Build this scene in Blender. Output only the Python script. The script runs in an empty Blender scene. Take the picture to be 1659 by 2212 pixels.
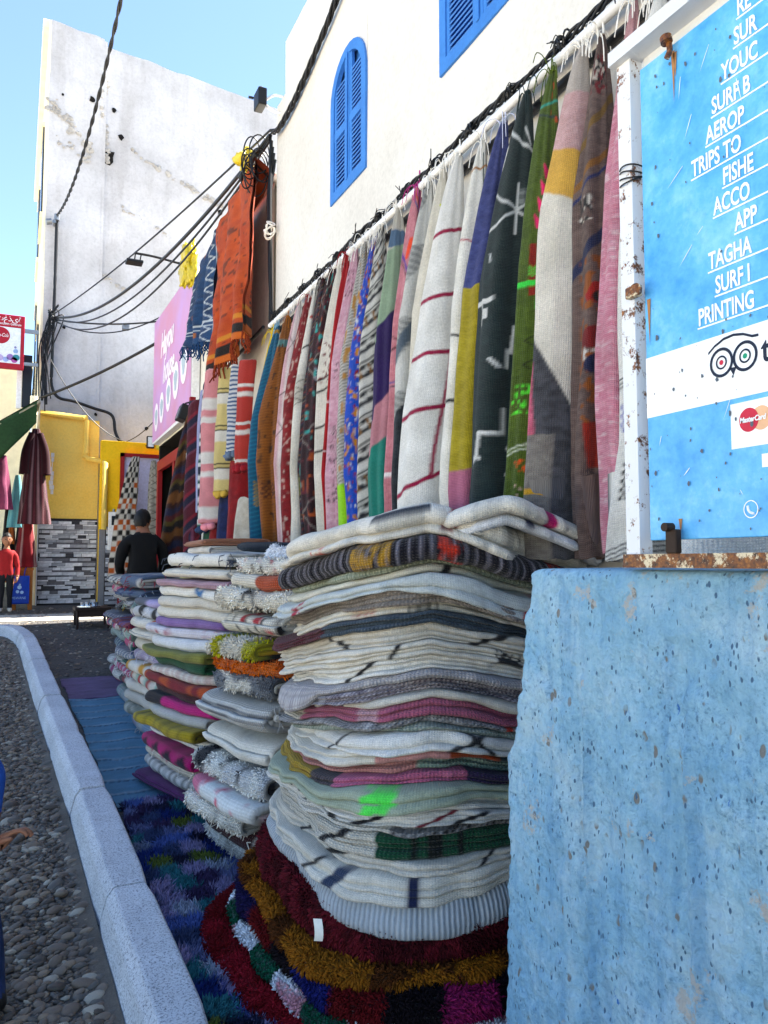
import bpy, bmesh, math, random
import numpy as np
from mathutils import Vector, Matrix

# ------------------------------------------------------------------ camera, sky, sun, exposure
scene = bpy.context.scene
GR = 0.055                                   # the lane climbs gently away from the viewer
EYE = 1.42
cam_d = bpy.data.cameras.new('camera'); cam = bpy.data.objects.new('camera', cam_d)
scene.collection.objects.link(cam); scene.camera = cam
cam.location = (0, 0, EYE)
cam.rotation_euler = (math.radians(90 + 3.76), 0, math.radians(-25.6))
cam_d.sensor_width = 36; cam_d.lens = 36 * 1660 / 2212
cam_d.clip_start = 0.05; cam_d.clip_end = 600
scene.render.resolution_x = 768; scene.render.resolution_y = 1024

SUN_EL, SUN_AZ = math.radians(52), math.radians(80)
world = bpy.data.worlds.new('World'); scene.world = world; world.use_nodes = True
nt = world.node_tree; nt.nodes.clear()
sky = nt.nodes.new('ShaderNodeTexSky'); sky.sky_type = 'NISHITA'; sky.sun_disc = False
sky.sun_elevation = SUN_EL; sky.sun_rotation = SUN_AZ
sky.altitude = 20; sky.air_density = 1.0; sky.dust_density = 0.15; sky.ozone_density = 2.2
bg = nt.nodes.new('ShaderNodeBackground'); bg.inputs['Strength'].default_value = 0.063
out = nt.nodes.new('ShaderNodeOutputWorld')
nt.links.new(sky.outputs[0], bg.inputs['Color']); nt.links.new(bg.outputs[0], out.inputs['Surface'])
sun_d = bpy.data.lights.new('sun', 'SUN'); sun_d.energy = 5.0; sun_d.angle = math.radians(0.53); sun_d.color = (1, .95, .86)
sun = bpy.data.objects.new('sun', sun_d); scene.collection.objects.link(sun)
sdir = Vector((math.sin(SUN_AZ) * math.cos(SUN_EL), math.cos(SUN_AZ) * math.cos(SUN_EL), math.sin(SUN_EL)))
sun.rotation_euler = sdir.to_track_quat('Z', 'Y').to_euler(); sun.location = (6, 6, 12)
vs = scene.view_settings
vs.view_transform = 'Standard'; vs.look = 'None'; vs.gamma = 1; vs.exposure = 2.58; vs.use_curve_mapping = False

# ------------------------------------------------------------------ helpers
rng = np.random.default_rng(7)
random.seed(7)
COL = scene.collection

def L(h):
    """hex sRGB -> linear rgb"""
    if not isinstance(h, str): return np.array(h, float)
    h = h.lstrip('#'); h = h if len(h) == 6 else ''.join(c * 2 for c in h); v = np.array([int(h[i:i+2], 16) / 255 for i in (0, 2, 4)])
    return np.where(v <= .04045, v / 12.92, ((v + .055) / 1.055) ** 2.4)

def tag(o, label=None, cat=None, group=None, kind=None):
    if label: o['label'] = label
    if cat: o['category'] = cat
    if group: o['group'] = group
    if kind: o['kind'] = kind
    return o

def thing(name, label, cat, loc=(0, 0, 0), group=None, kind=None):
    o = bpy.data.objects.new(name, None); COL.objects.link(o)
    o.location = loc; o.empty_display_size = .05
    return tag(o, label, cat, group, kind)

def h3(ix, iy, iz, seed):
    n = (ix.astype(np.int64) * 374761393 + iy.astype(np.int64) * 668265263 + iz.astype(np.int64) * 2147483647 // 7 + seed * 974634777) & 0xffffffff
    n = ((n ^ (n >> 13)) * 1274126177) & 0xffffffff
    n = ((n ^ (n >> 16)) * 2246822519) & 0xffffffff
    return ((n ^ (n >> 15)) & 0xffffff) / float(0xffffff)

def vn(x, y, z=0., seed=0):
    """value noise in -1..1"""
    x, y, z = np.broadcast_arrays(np.asarray(x, float), np.asarray(y, float), np.asarray(z, float))
    fx, fy, fz = np.floor(x), np.floor(y), np.floor(z)
    tx, ty, tz = x - fx, y - fy, z - fz
    tx, ty, tz = [t * t * (3 - 2 * t) for t in (tx, ty, tz)]
    r = 0
    for a in (0, 1):
        for b in (0, 1):
            for c in (0, 1):
                w = (tx if a else 1 - tx) * (ty if b else 1 - ty) * (tz if c else 1 - tz)
                r = r + w * h3(fx + a, fy + b, fz + c, seed)
    return r * 2 - 1

def fbm(x, y, z=0., seed=0, o=3):
    r = 0; a = 1.; k = 1.; t = 0
    for i in range(o):
        r = r + a * vn(np.asarray(x) * k, np.asarray(y) * k, np.asarray(z) * k, seed + i * 17); t += a; a *= .5; k *= 2.03
    return r / t

def mesh(name, v, f, m=None, parent=None, col=None, uv=None, smooth=True, mats=None, fm=None):
    me = bpy.data.meshes.new(name)
    v = np.asarray(v, float).reshape(-1, 3)
    if isinstance(f, np.ndarray):
        n, k = f.shape
        me.vertices.add(len(v)); me.vertices.foreach_set('co', v.ravel())
        me.loops.add(n * k); me.loops.foreach_set('vertex_index', f.ravel().astype(np.int32))
        me.polygons.add(n); me.polygons.foreach_set('loop_start', np.arange(0, n * k, k, dtype=np.int32))
        me.polygons.foreach_set('loop_total', np.full(n, k, np.int32))
        me.update(calc_edges=True)
    else:
        me.from_pydata([tuple(a) for a in v], [], [tuple(int(i) for i in q) for q in f])
    if uv is not None:
        li = np.empty(len(me.loops), np.int32); me.loops.foreach_get('vertex_index', li)
        l = me.uv_layers.new(name='UVMap'); l.data.foreach_set('uv', np.asarray(uv, float).reshape(-1, 2)[li].ravel())
    if col is not None:
        a = me.color_attributes.new('Col', 'FLOAT_COLOR', 'POINT')
        c = np.ones((len(v), 4)); c[:, :3] = np.asarray(col).reshape(-1, 3); a.data.foreach_set('color', c.ravel())
    if mats:
        for q in mats: me.materials.append(q)
        if fm is not None: me.polygons.foreach_set('material_index', np.asarray(fm, np.int32))
    elif m: me.materials.append(m)
    if smooth: me.polygons.foreach_set('use_smooth', np.ones(len(me.polygons), bool))
    me.validate(); me.update()
    o = bpy.data.objects.new(name, me); COL.objects.link(o)
    if parent: o.parent = parent
    return o

def quads(n, m, wu=False, wv=False):
    i = np.arange(n if wu else n - 1); j = np.arange(m if wv else m - 1)
    I, J = np.meshgrid(i, j, indexing='ij'); I2 = (I + 1) % n; J2 = (J + 1) % m
    return np.stack([I * m + J, I2 * m + J, I2 * m + J2, I * m + J2], -1).reshape(-1, 4)

class MB:
    """collects shapes that make up ONE part"""
    def __init__(s): s.v = []; s.f = []
    def add(s, v, f):
        b = len(s.v); s.v += [tuple(p) for p in v]; s.f += [tuple(int(i) + b for i in q) for q in f]; return s
    def box(s, a, b, bev=0., rot=None, at=None):
        bm = bmesh.new(); bmesh.ops.create_cube(bm, size=1)
        c = [(a[i] + b[i]) / 2 for i in range(3)]; d = [abs(b[i] - a[i]) for i in range(3)]
        for q in bm.verts: q.co = Vector((q.co.x * d[0], q.co.y * d[1], q.co.z * d[2]))
        if bev > 0: bmesh.ops.bevel(bm, geom=list(bm.edges), offset=bev, segments=2, affect='EDGES', profile=.5)
        for q in bm.verts:
            p = q.co
            if rot: p = rot @ p
            q.co = p + Vector(c)
        bm.verts.index_update()
        s.add([q.co[:] for q in bm.verts], [[w.index for w in q.verts] for q in bm.faces]); bm.free(); return s
    def tube(s, pts, r, n=8, cap=True):
        v, f = tube_vf(pts, r, n); s.add(v, f)
        if cap:
            k = len(pts); b = len(s.v) - k * n
            s.f.append(tuple(b + i for i in range(n))[::-1]); s.f.append(tuple(b + (k - 1) * n + i for i in range(n)))
        return s
    def disc(s, c, ax, r, h, n=20):
        c = np.array(c, float); ax = np.array(ax, float); ax /= np.linalg.norm(ax)
        return s.tube([c - ax * h / 2, c + ax * h / 2], r, n)
    def build(s, name, m, parent=None, smooth=False):
        o = mesh(name, s.v, s.f, m, parent, smooth=smooth)
        return o

def tube_vf(pts, r, n=8):
    p = np.array(pts, float); k = len(p); r = np.broadcast_to(np.asarray(r, float), (k,))
    t = np.gradient(p, axis=0); t /= np.linalg.norm(t, axis=1)[:, None] + 1e-9
    up = np.array([0, 0, 1.]) if abs(t[:, 2]).mean() < .9 else np.array([1., 0, 0])
    a = np.cross(t, up); a /= np.linalg.norm(a, axis=1)[:, None] + 1e-9
    b = np.cross(a, t)
    th = np.arange(n) * 2 * math.pi / n
    v = p[:, None, :] + r[:, None, None] * (np.cos(th)[None, :, None] * a[:, None, :] + np.sin(th)[None, :, None] * b[:, None, :])
    return v.reshape(-1, 3), quads(k, n, False, True).tolist()

def spline(pts, n=40):
    p = np.array(pts, float)
    if len(p) == 2: return p[0] + (p[1] - p[0]) * np.linspace(0, 1, n)[:, None]
    q = np.vstack([2 * p[0] - p[1], p, 2 * p[-1] - p[-2]]); o = []
    seg = len(p) - 1; per = max(2, n // seg)
    for i in range(seg):
        P0, P1, P2, P3 = q[i:i + 4]; t = np.linspace(0, 1, per, endpoint=False)[:, None]
        o.append(.5 * ((2 * P1) + (-P0 + P2) * t + (2 * P0 - 5 * P1 + 4 * P2 - P3) * t * t + (-P0 + 3 * P1 - 3 * P2 + P3) * t ** 3))
    return np.vstack(o + [p[-1:]])

def sag(a, b, s, n=24):
    a, b = np.array(a, float), np.array(b, float); t = np.linspace(0, 1, n)[:, None]
    p = a + (b - a) * t; p[:, 2] -= (4 * s * t * (1 - t))[:, 0]; return p

# ------------------------------------------------------------------ materials
MATS = {}
def nodes(name):
    m = bpy.data.materials.new(name); m.use_nodes = True; n = m.node_tree
    return m, n, n.nodes['Principled BSDF']
def N(n, t, **k):
    a = n.nodes.new(t)
    for q, v in k.items():
        if q.startswith('_'): setattr(a, q[1:], v)
        else: a.inputs[q.replace('__', ' ')].default_value = v
    return a
def ramp(n, fac, stops):
    r = n.nodes.new('ShaderNodeValToRGB'); n.links.new(fac, r.inputs[0])
    e = r.color_ramp.elements
    e[0].position, e[0].color = stops[0][0], (*stops[0][1], 1); e[1].position, e[1].color = stops[-1][0], (*stops[-1][1], 1)
    for p, c in stops[1:-1]:
        q = e.new(p); q.color = (*c, 1)
    return r
def mixc(n, fac, a, b, mode='MIX'):
    m = n.nodes.new('ShaderNodeMix'); m.data_type = 'RGBA'; m.blend_type = mode
    for s, v in ((0, fac), (6, a), (7, b)):
        if hasattr(v, 'links'): n.links.new(v, m.inputs[s])
        elif s == 0: m.inputs[0].default_value = v
        else: m.inputs[s].default_value = (*v, 1)
    return m.outputs[2]
def bump(n, b, h, s, d=.01, prev=None):
    k = N(n, 'ShaderNodeBump', Strength=s, Distance=d); n.links.new(h, k.inputs['Height'])
    if prev is not None: n.links.new(prev, k.inputs['Normal'])
    n.links.new(k.outputs[0], b.inputs['Normal']); return k.outputs[0]
def coords(n, which='Object', scale=1.):
    t = n.nodes.new('ShaderNodeTexCoord'); mp = N(n, 'ShaderNodeMapping')
    mp.inputs['Scale'].default_value = scale if isinstance(scale, tuple) else (scale,) * 3
    n.links.new(t.outputs[which], mp.inputs[0]); return mp.outputs[0]
def tex(n, co, s, detail=4., rough=.6, typ='ShaderNodeTexNoise'):
    t = n.nodes.new(typ); t.inputs['Scale'].default_value = s
    if typ == 'ShaderNodeTexNoise':
        t.inputs['Detail'].default_value = detail; t.inputs['Roughness'].default_value = rough
    n.links.new(co, t.inputs['Vector']); return t.outputs[0]

def plain(name, c, rough=.6, metal=0., var=.12, scale=30., bmp=.0, spec=.3):
    if name in MATS: return MATS[name]
    m, n, b = nodes(name); c = L(c)
    co = coords(n); t = tex(n, co, scale)
    r = ramp(n, t, [(.3, tuple(c * (1 - var))), (.7, tuple(np.minimum(c * (1 + var), 1)))])
    n.links.new(r.outputs[0], b.inputs['Base Color'])
    b.inputs['Roughness'].default_value = rough; b.inputs['Metallic'].default_value = metal
    b.inputs['Specular IOR Level'].default_value = spec
    if bmp: bump(n, b, t, bmp, .004)
    MATS[name] = m; return m

def fabric(name, wu=300., wv=300., bmp=.5, var=.25, dark=.0, rib=None):
    """woven cloth: the thread colours come from the dyed pattern stored on the mesh, weave from UV waves"""
    if name in MATS: return MATS[name]
    m, n, b = nodes(name)
    a = n.nodes.new('ShaderNodeVertexColor'); a.layer_name = 'Col'
    uv = n.nodes.new('ShaderNodeUVMap')
    nz = N(n, 'ShaderNodeTexNoise', Scale=95., Detail=6., Roughness=.8); n.links.new(uv.outputs[0], nz.inputs['Vector'])
    big = N(n, 'ShaderNodeTexNoise', Scale=7., Detail=3.); n.links.new(uv.outputs[0], big.inputs['Vector'])
    r1 = ramp(n, nz.outputs[0], [(.25, (1 - var,) * 3), (.7, (1 + var * .35,) * 3)])
    r2 = ramp(n, big.outputs[0], [(.3, (1 - var * .6, 1 - var * .62, 1 - var * .68)), (.7, (1.04, 1.04, 1.04))])
    c = mixc(n, 1., a.outputs[0], r1.outputs[0], 'MULTIPLY'); c = mixc(n, 1., c, r2.outputs[0], 'MULTIPLY')
    w1 = N(n, 'ShaderNodeTexWave', Scale=wu / 6.28, Distortion=1.5, Detail=2.); w1.bands_direction = 'X'
    w2 = N(n, 'ShaderNodeTexWave', Scale=wv / 6.28, Distortion=1.5, Detail=2.); w2.bands_direction = 'Y'
    w1.inputs['Detail Scale'].default_value = w2.inputs['Detail Scale'].default_value = .6
    for w in (w1, w2): n.links.new(uv.outputs[0], w.inputs['Vector'])
    h = N(n, 'ShaderNodeMath', _operation='MULTIPLY'); n.links.new(w1.outputs['Fac'], h.inputs[0]); n.links.new(w2.outputs['Fac'], h.inputs[1])
    hs = h.outputs[0]
    if rib: hs = (w1 if rib == 'u' else w2).outputs['Fac']
    if dark:
        rr = ramp(n, hs, [(.0, (1 - dark,) * 3), (.5, (1, 1, 1))]); c = mixc(n, 1., c, rr.outputs[0], 'MULTIPLY')
    n.links.new(c, b.inputs['Base Color'])
    b.inputs['Roughness'].default_value = .95; b.inputs['Specular IOR Level'].default_value = .1
    b.inputs['Sheen Weight'].default_value = .12; b.inputs['Sheen Roughness'].default_value = .6
    p = bump(n, b, hs, bmp, .004); bump(n, b, nz.outputs[0], .35, .006, p)
    MATS[name] = m; return m

def tuftmat():
    if 'tuft wool' in MATS: return MATS['tuft wool']
    m, n, b = nodes('tuft wool'); a = n.nodes.new('ShaderNodeVertexColor'); a.layer_name = 'Col'
    n.links.new(a.outputs[0], b.inputs['Base Color']); b.inputs['Roughness'].default_value = .9; b.inputs['Specular IOR Level'].default_value = .15
    co = coords(n); t = tex(n, co, 400.); bump(n, b, t, .4, .002)
    MATS['tuft wool'] = m; return m

def plaster(name, c, c2, rough=.9, big=1.2, fine=45., bs=.35, stains=None, bd=.02):
    if name in MATS: return MATS[name]
    m, n, b = nodes(name); co = coords(n)
    t = tex(n, co, big, 6., .65); f = tex(n, co, fine, 6., .7)
    r = ramp(n, t, [(.32, tuple(L(c2))), (.62, tuple(L(c)))])
    c_ = r.outputs[0]
    fr = ramp(n, f, [(.3, (.86, .86, .86)), (.6, (1, 1, 1))]); c_ = mixc(n, 1., c_, fr.outputs[0], 'MULTIPLY')
    for (sc, lo, hi, colr) in (stains or []):
        s = tex(n, coords(n, 'Object', sc), 1., 8., .7)
        k = ramp(n, s, [(lo, (0, 0, 0)), (hi, (1, 1, 1))]); c_ = mixc(n, k.outputs[0], c_, tuple(L(colr)))
    n.links.new(c_, b.inputs['Base Color']); b.inputs['Roughness'].default_value = rough; b.inputs['Specular IOR Level'].default_value = .2
    p = bump(n, b, t, bs * .6, bd * 2); bump(n, b, f, bs, bd * .5, p)
    MATS[name] = m; return m

def aa(pattern, A, B_):
    """pattern averaged over a 3x3 neighbourhood of each grid point, so dyed lines keep clean edges"""
    dA = np.gradient(A, axis=0); dB = np.gradient(B_, axis=1); r = 0
    for i in (-.34, 0, .34):
        for j in (-.34, 0, .34): r = r + pattern(A + dA * i, B_ + dB * j)
    return r / 9
M_FLAT = fabric('flat woven wool', 260, 300, .55, .34, .16)
M_KNIT = fabric('chunky knit wool', 170, 230, 1., .25, .38)
M_RIB = fabric('ribbed wool', 150, 400, 1., .2, .35, 'u')
M_KILIM = fabric('kilim weave', 420, 330, .7, .3, .3)
M_WHITEROPE = plain('white cotton string', '#e8e4dc', .9)
M_BLACK = plain('black cable sheath', '#0d0d10', .45, spec=.4)
M_WHITEPAINT = plain('white painted pipe', '#e9e9ea', .5)
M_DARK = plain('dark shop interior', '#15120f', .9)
M_STEEL = plain('dull grey steel', '#8d9094', .4, .8)
M_REDP = plain('dark red painted wood', '#8d1018', .5)
M_GLASS = plain('dark window glass', '#1c2630', .12, spec=.6)
M_CHIP = plain('bare cement under paint', '#8f8b86', .95, var=.3, scale=60., bmp=.6)
M_SKIN = plain('skin', '#8a5c44', .55)
M_HAIR = plain('black hair', '#0c0908', .6)
M_CREAMP = plain('cream painted render', '#f3e8c8', .85, scale=4.)

def text_mesh(name, body, size, m, parent, origin, xdir, xs=1., ext=.0006, off=0., shear=0., align='LEFT'):
    cu = bpy.data.curves.new(name, 'FONT'); cu.body = body; cu.size = size; cu.extrude = ext; cu.offset = off; cu.shear = shear
    cu.align_x = align; cu.resolution_u = 3
    o = bpy.data.objects.new(name, cu); COL.objects.link(o)
    bpy.context.view_layer.update()
    me = bpy.data.meshes.new_from_object(o.evaluated_get(bpy.context.evaluated_depsgraph_get()))
    bpy.data.objects.remove(o); me.materials.clear(); me.materials.append(m)
    x = Vector(xdir); z = x.cross(Vector((0, 0, 1)))
    me.transform(Matrix.Diagonal((xs, 1, 1, 1)))
    me.transform(Matrix(((x.x, 0, z.x, origin[0]), (x.y, 0, z.y, origin[1]), (x.z, 1, z.z, origin[2]), (0, 0, 0, 1))))
    r = bpy.data.objects.new(name, me); COL.objects.link(r)
    if parent: r.parent = parent
    return r

def loc0(o):
    return o

# ================================================================== THE SETTING
def gz(y): return GR * np.clip(y, 0, 17)

# road: one sheet, near patch finely divided
def pebble_mat():
    m, n, b = nodes('road of set pebbles'); co = coords(n)
    v = n.nodes.new('ShaderNodeTexVoronoi'); v.inputs['Scale'].default_value = 34.; v.inputs['Randomness'].default_value = 1.
    mp = coords(n, 'Object', (1., 1.6, 1.)); n.links.new(mp, v.inputs['Vector'])
    r = ramp(n, v.outputs['Color'], [(.0, tuple(L('#35322f'))), (.5, tuple(L('#4b4744'))), (1., tuple(L('#6f6a64')))])
    e = ramp(n, v.outputs['Distance'], [(.25, (1, 1, 1)), (.6, (.45, .43, .42))])
    c = mixc(n, 1., r.outputs[0], e.outputs[0], 'MULTIPLY')
    t = tex(n, co, 3., 5.); k = ramp(n, t, [(.4, (0, 0, 0)), (.6, (1, 1, 1))]); c = mixc(n, k.outputs[0], c, tuple(L('#4d4a47')))
    n.links.new(c, b.inputs['Base Color']); b.inputs['Roughness'].default_value = .75
    inv = N(n, 'ShaderNodeMath', _operation='MULTIPLY'); inv.inputs[1].default_value = -1; n.links.new(v.outputs['Distance'], inv.inputs[0])
    p = bump(n, b, inv.outputs[0], .8, .02); f = tex(n, co, 160., 4.); bump(n, b, f, .4, .005, p)
    return m
M_ROAD = pebble_mat()
def cement_mat():
    m, n, b = nodes('rough dark cement'); co = coords(n)
    t = tex(n, co, 6., 6., .7); f = tex(n, co, 130., 5., .7)
    r = ramp(n, t, [(.3, tuple(L('#4c443c'))), (.7, tuple(L('#73685c')))])
    fr = ramp(n, f, [(.3, (.6, .6, .6)), (.65, (1.1, 1.1, 1.1))])
    n.links.new(mixc(n, 1., r.outputs[0], fr.outputs[0], 'MULTIPLY'), b.inputs['Base Color'])
    b.inputs['Roughness'].default_value = .85; p = bump(n, b, f, .7, .008); bump(n, b, t, .5, .02, p)
    return m
M_CEM = cement_mat()
ys = np.concatenate([[-40, -12, -4, -1], np.linspace(.5, 17, 60), [30, 80, 300]]); xs_ = np.concatenate([[-200, -60, -20, -8, -4], np.linspace(-2.4, 2.4, 24), [6, 20, 80, 200]])
X, Y = np.meshgrid(xs_, ys, indexing='ij')
road = mesh('road', np.stack([X, Y, gz(Y)], -1), quads(len(xs_), len(ys)), M_ROAD); tag(road, kind='structure')
M_BOUNCE = plaster('pale bounce ground', '#cfc6b4', '#b9ae9b', .9, .8, 20., .2)
xs2 = np.array([-60, -30, -9, -4.2, -2.6]); ys2 = np.concatenate([[-30, -10], np.linspace(0, 17, 12), [40]])
X, Y = np.meshgrid(xs2, ys2, indexing='ij')
tag(mesh('bounce_ground', np.stack([X, Y, gz(Y) + .03], -1), quads(len(xs2), len(ys2)), M_BOUNCE), kind='structure')  # unseen pale ground added left of view to bounce sunlight onto the walls
# cement haunch that beds the pebbles, beside the kerb
KP = np.array([(.49, 1.), (.49, 2.04), (.463, 2.92), (.431, 4.0), (.385, 5.08), (.34, 6.15), (.299, 7.23), (.25, 8.4), (.19, 9.45), (.06, 10.05), (-.16, 10.3), (-.55, 10.42), (-1.6, 10.5)])
KC = spline(KP, 110)
tt = np.gradient(KC, axis=0); tt /= np.linalg.norm(tt, axis=1)[:, None]
nl = np.stack([-tt[:, 1], tt[:, 0]], 1)              # towards the road (left of travel)
def kpt(i, off, h):
    p = KC[i] + nl[i] * off
    return np.array([p[0], p[1], gz(p[1]) + h])
nk = len(KC)
G = np.zeros((nk, 12, 3))
for j, of in enumerate(np.linspace(.172, .27, 12)):
    for i in range(nk):
        p = kpt(i, of, 0); p[2] += .014 * (1 - j / 11) ** 1.6 + .004 * fbm(p[0] * 30, p[1] * 30, 0, 3) - (.012 if j == 11 else 0); G[i, j] = p
tag(mesh('cement_haunch', G, quads(nk, 12), M_CEM), kind='structure')

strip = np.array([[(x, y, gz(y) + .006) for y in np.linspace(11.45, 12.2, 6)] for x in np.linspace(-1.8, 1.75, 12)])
tag(mesh('painted_sun_strip', strip, quads(12, 6), plain('pale painted sunlight', '#b5aea2', .85, scale=12.)), kind='structure')  # pale colour laid on the road stands in for a patch of sunlight

# kerb: every stone a part
kerb = thing('kerb', None, None, kind='structure')
def kerb_mat():
    m, n, b = nodes('speckled precast concrete'); co = coords(n)
    t = tex(n, co, 3., 5., .6); f = tex(n, co, 160., 5., .75)
    r = ramp(n, t, [(.3, tuple(L('#b4b6bb'))), (.7, tuple(L('#d0d2d6')))])
    fr = ramp(n, f, [(.40, (.30, .30, .33)), (.47, (.95, .95, .95)), (.62, (1.12, 1.12, 1.12))])
    s = tex(n, co, 14., 6., .7); k = ramp(n, s, [(.55, (1, 1, 1)), (.75, (.8, .79, .77))])
    c = mixc(n, 1., r.outputs[0], fr.outputs[0], 'MULTIPLY'); c = mixc(n, 1., c, k.outputs[0], 'MULTIPLY')
    n.links.new(c, b.inputs['Base Color']); b.inputs['Roughness'].default_value = .85
    bump(n, b, f, .4, .004); return m
M_KERB = kerb_mat()
prof = [(0, -.06), (0, .118), (.008, .128), (.02, .13), (.118, .130), (.126, .128), (.146, .102), (.150, .094), (.188, -.06)]
arc = np.concatenate([[0], np.cumsum(np.linalg.norm(np.diff(KC, axis=0), axis=1))])
marks = [np.argmin(np.abs(KC[:, 1] - y)) for y in (1.0, 2.04, 2.92, 4.0, 5.08, 6.15, 7.23)]
cuts = list(arc[marks]) + [arc[marks[-1]] + d for d in (.5, .98, 1.3, 1.6, 1.9, 2.2, 2.6, 3.1, 3.6)]
cuts = [c for c in cuts if c < arc[-1]]
for a, b_ in zip(cuts[:-1], cuts[1:]):
    ss = np.linspace(a + .0055, b_ - .0055, 9)
    jx, jz = rng.normal(0, .004), rng.normal(0, .0025)
    V = []
    for q, s in enumerate(ss):
        c = np.array([np.interp(s, arc, KC[:, 0]), np.interp(s, arc, KC[:, 1])]); n2 = np.array([np.interp(s, arc, nl[:, 0]), np.interp(s, arc, nl[:, 1])])
        sh = .006 if q in (0, 8) else 0
        for (o_, h) in prof:
            o2 = o_ + (sh if o_ < .05 else -sh) + jx; p = c + n2 * o2
            w = .0005 * vn(s * 14, o_ * 60 + h * 40, 0, 9)
            V.append((p[0] + w, p[1], gz(p[1]) + h + jz + w - (sh if h > .05 else 0)))
    k = len(prof); F = quads(9, k).tolist(); F += [list(range(k)), list(range(8 * k, 9 * k))[::-1]]
    o = mesh('kerb_stone', V, F, M_KERB, kerb, smooth=False)

# pebbles: the ~300 that show largest are single stones, the rest one bed
def pebble_shape(seed, sub=2):
    bm = bmesh.new(); bmesh.ops.create_icosphere(bm, subdivisions=sub, radius=1)
    V = np.array([v.co[:] for v in bm.verts]); F = np.array([[w.index for w in f.verts] for f in bm.faces]); bm.free()
    V = V * (1 + .16 * fbm(V[:, 0] * 1.1, V[:, 1] * 1.1, V[:, 2] * 1.1, seed))[:, None]
    return V * np.array([1., .62 + .1 * (seed % 3), .5]), F
def peb_mat(nm, c):
    m, n, b = nodes(nm); co = coords(n); t = tex(n, co, 25., 5.)
    r = ramp(n, t, [(.3, tuple(L(c) * .65)), (.7, tuple(L(c) * 1.15))]); n.links.new(r.outputs[0], b.inputs['Base Color'])
    b.inputs['Roughness'].default_value = .55; bump(n, b, t, .3, .003); return m
PM = [peb_mat('pebble ' + k, c) for k, c in (('brown grey', '#65574b'), ('slate', '#565049'), ('tan', '#806f5c'), ('pale', '#9c9384'), ('dark', '#41372e'), ('warm grey', '#6f6153'))]
def kerb_x(y): return np.interp(y, KP[:8, 1], KP[:8, 0])
cand = []
pr = np.random.default_rng(21)
grid = {}
def try_add(x, y, s, lst, dens=.66):
    key = (int(x / .06), int(y / .06))
    for i in (-1, 0, 1):
        for j in (-1, 0, 1):
            for (a, b, t) in grid.get((key[0] + i, key[1] + j), []):
                if (a - x) ** 2 + ((b - y) * 1.25) ** 2 < (dens * (s + t) * .8) ** 2: return
    grid.setdefault(key, []).append((x, y, s)); lst.append((x, y, s))
for i in range(40000):
    y = 1.7 + 8.2 * pr.random() ** 1.5; x = pr.uniform(-.75, .29) if pr.random() < .3 else pr.uniform(-.12, .30)
    e = kerb_x(y) - .188 - x
    if e < .008 or (e < .07 and pr.random() < .35): continue
    s = np.clip(pr.lognormal(math.log(.0150), .42), .005, .034)
    try_add(x, y, s, cand)
vis = [c for c in cand if c[0] > -.02 * c[1] - .01 and c[1] > 2.05]
vis.sort(key=lambda c: -c[2] / c[1]); single = set(vis[:300])
shapes = []
for k in range(6):
    V, F = pebble_shape(k, 2); me = bpy.data.meshes.new('pebble'); me.from_pydata(V.tolist(), [], F.tolist())
    for p in me.polygons: p.use_smooth = True
    shapes.append(me)
BV, BF, BM = [], [], []; lowV, lowF = pebble_shape(3, 1); nb = 0
variants = {}
for (x, y, s) in cand:
    rz = pr.normal(.35, .5); tilt = pr.normal(0, .25)
    mi = pr.integers(0, 6)
    if mi == 3 and pr.random() < .5: mi = 0
    if (x, y, s) in single:
        key = (int(pr.integers(0, 6)), int(mi))
        if key not in variants:
            q = shapes[key[0]].copy(); q.materials.append(PM[key[1]]); variants[key] = q
        o = bpy.data.objects.new('pebble', variants[key]); COL.objects.link(o); o.parent = road
        o.location = (x, y, float(gz(y)) + s * .14); o.rotation_euler = (tilt, pr.normal(0, .25), rz); o.scale = (s * 1.15, s * 1.1, s)
    else:
        c, sn = math.cos(rz), math.sin(rz); P = lowV * np.array([1.15, 1.1, 1.]) * s
        P = np.stack([P[:, 0] * c - P[:, 1] * sn, P[:, 0] * sn + P[:, 1] * c, P[:, 2] + tilt * P[:, 0]], 1) + np.array([x, y, float(gz(y)) + s * .1])
        BV.append(P); BF.append(lowF + nb); nb += len(P); BM.append(np.full(len(lowF), mi))
bed = mesh('pebble_bed', np.vstack(BV), np.vstack(BF), None, road, mats=PM, fm=np.concatenate(BM)); tag(bed, kind='stuff')
# packed pebbly ground behind the kerb at the far end
BV, BF, BM = [], [], []; nb = 0
for i in range(1500):
    y = pr.uniform(7.4, 13.); x = pr.uniform(-.4, 1.4)
    if y < 10.4 and x < np.interp(y, KP[:, 1], KP[:, 0]) + .03: continue
    s = np.clip(pr.lognormal(math.log(.016), .3), .008, .03); P = lowV * s + np.array([x, y, float(gz(y))])
    BV.append(P); BF.append(lowF + nb); nb += len(P); BM.append(np.full(len(lowF), pr.integers(0, 6)))
tag(mesh('pebble_bed', np.vstack(BV), np.vstack(BF), None, road, mats=PM, fm=np.concatenate(BM)), kind='stuff')

# ================================================================== WHITE SHOP BUILDING
M_WALL = plaster('bright limewash', '#dcd9d3', '#cdc9c2', .9, .9, 38., .16, [((1.2, 1.2, .8), .60, .8, '#cfc9bf'), ((3., 9., .5), .66, .8, '#c9c4bc')])
M_WALL2 = plaster('dull parapet limewash', '#dcdad8', '#cfcdca', .9, 1.1, 30., .2)
wb = thing('white_shop_building', 'tall bright white building on the right with blue arched shutters above hanging rugs', 'building')
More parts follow.
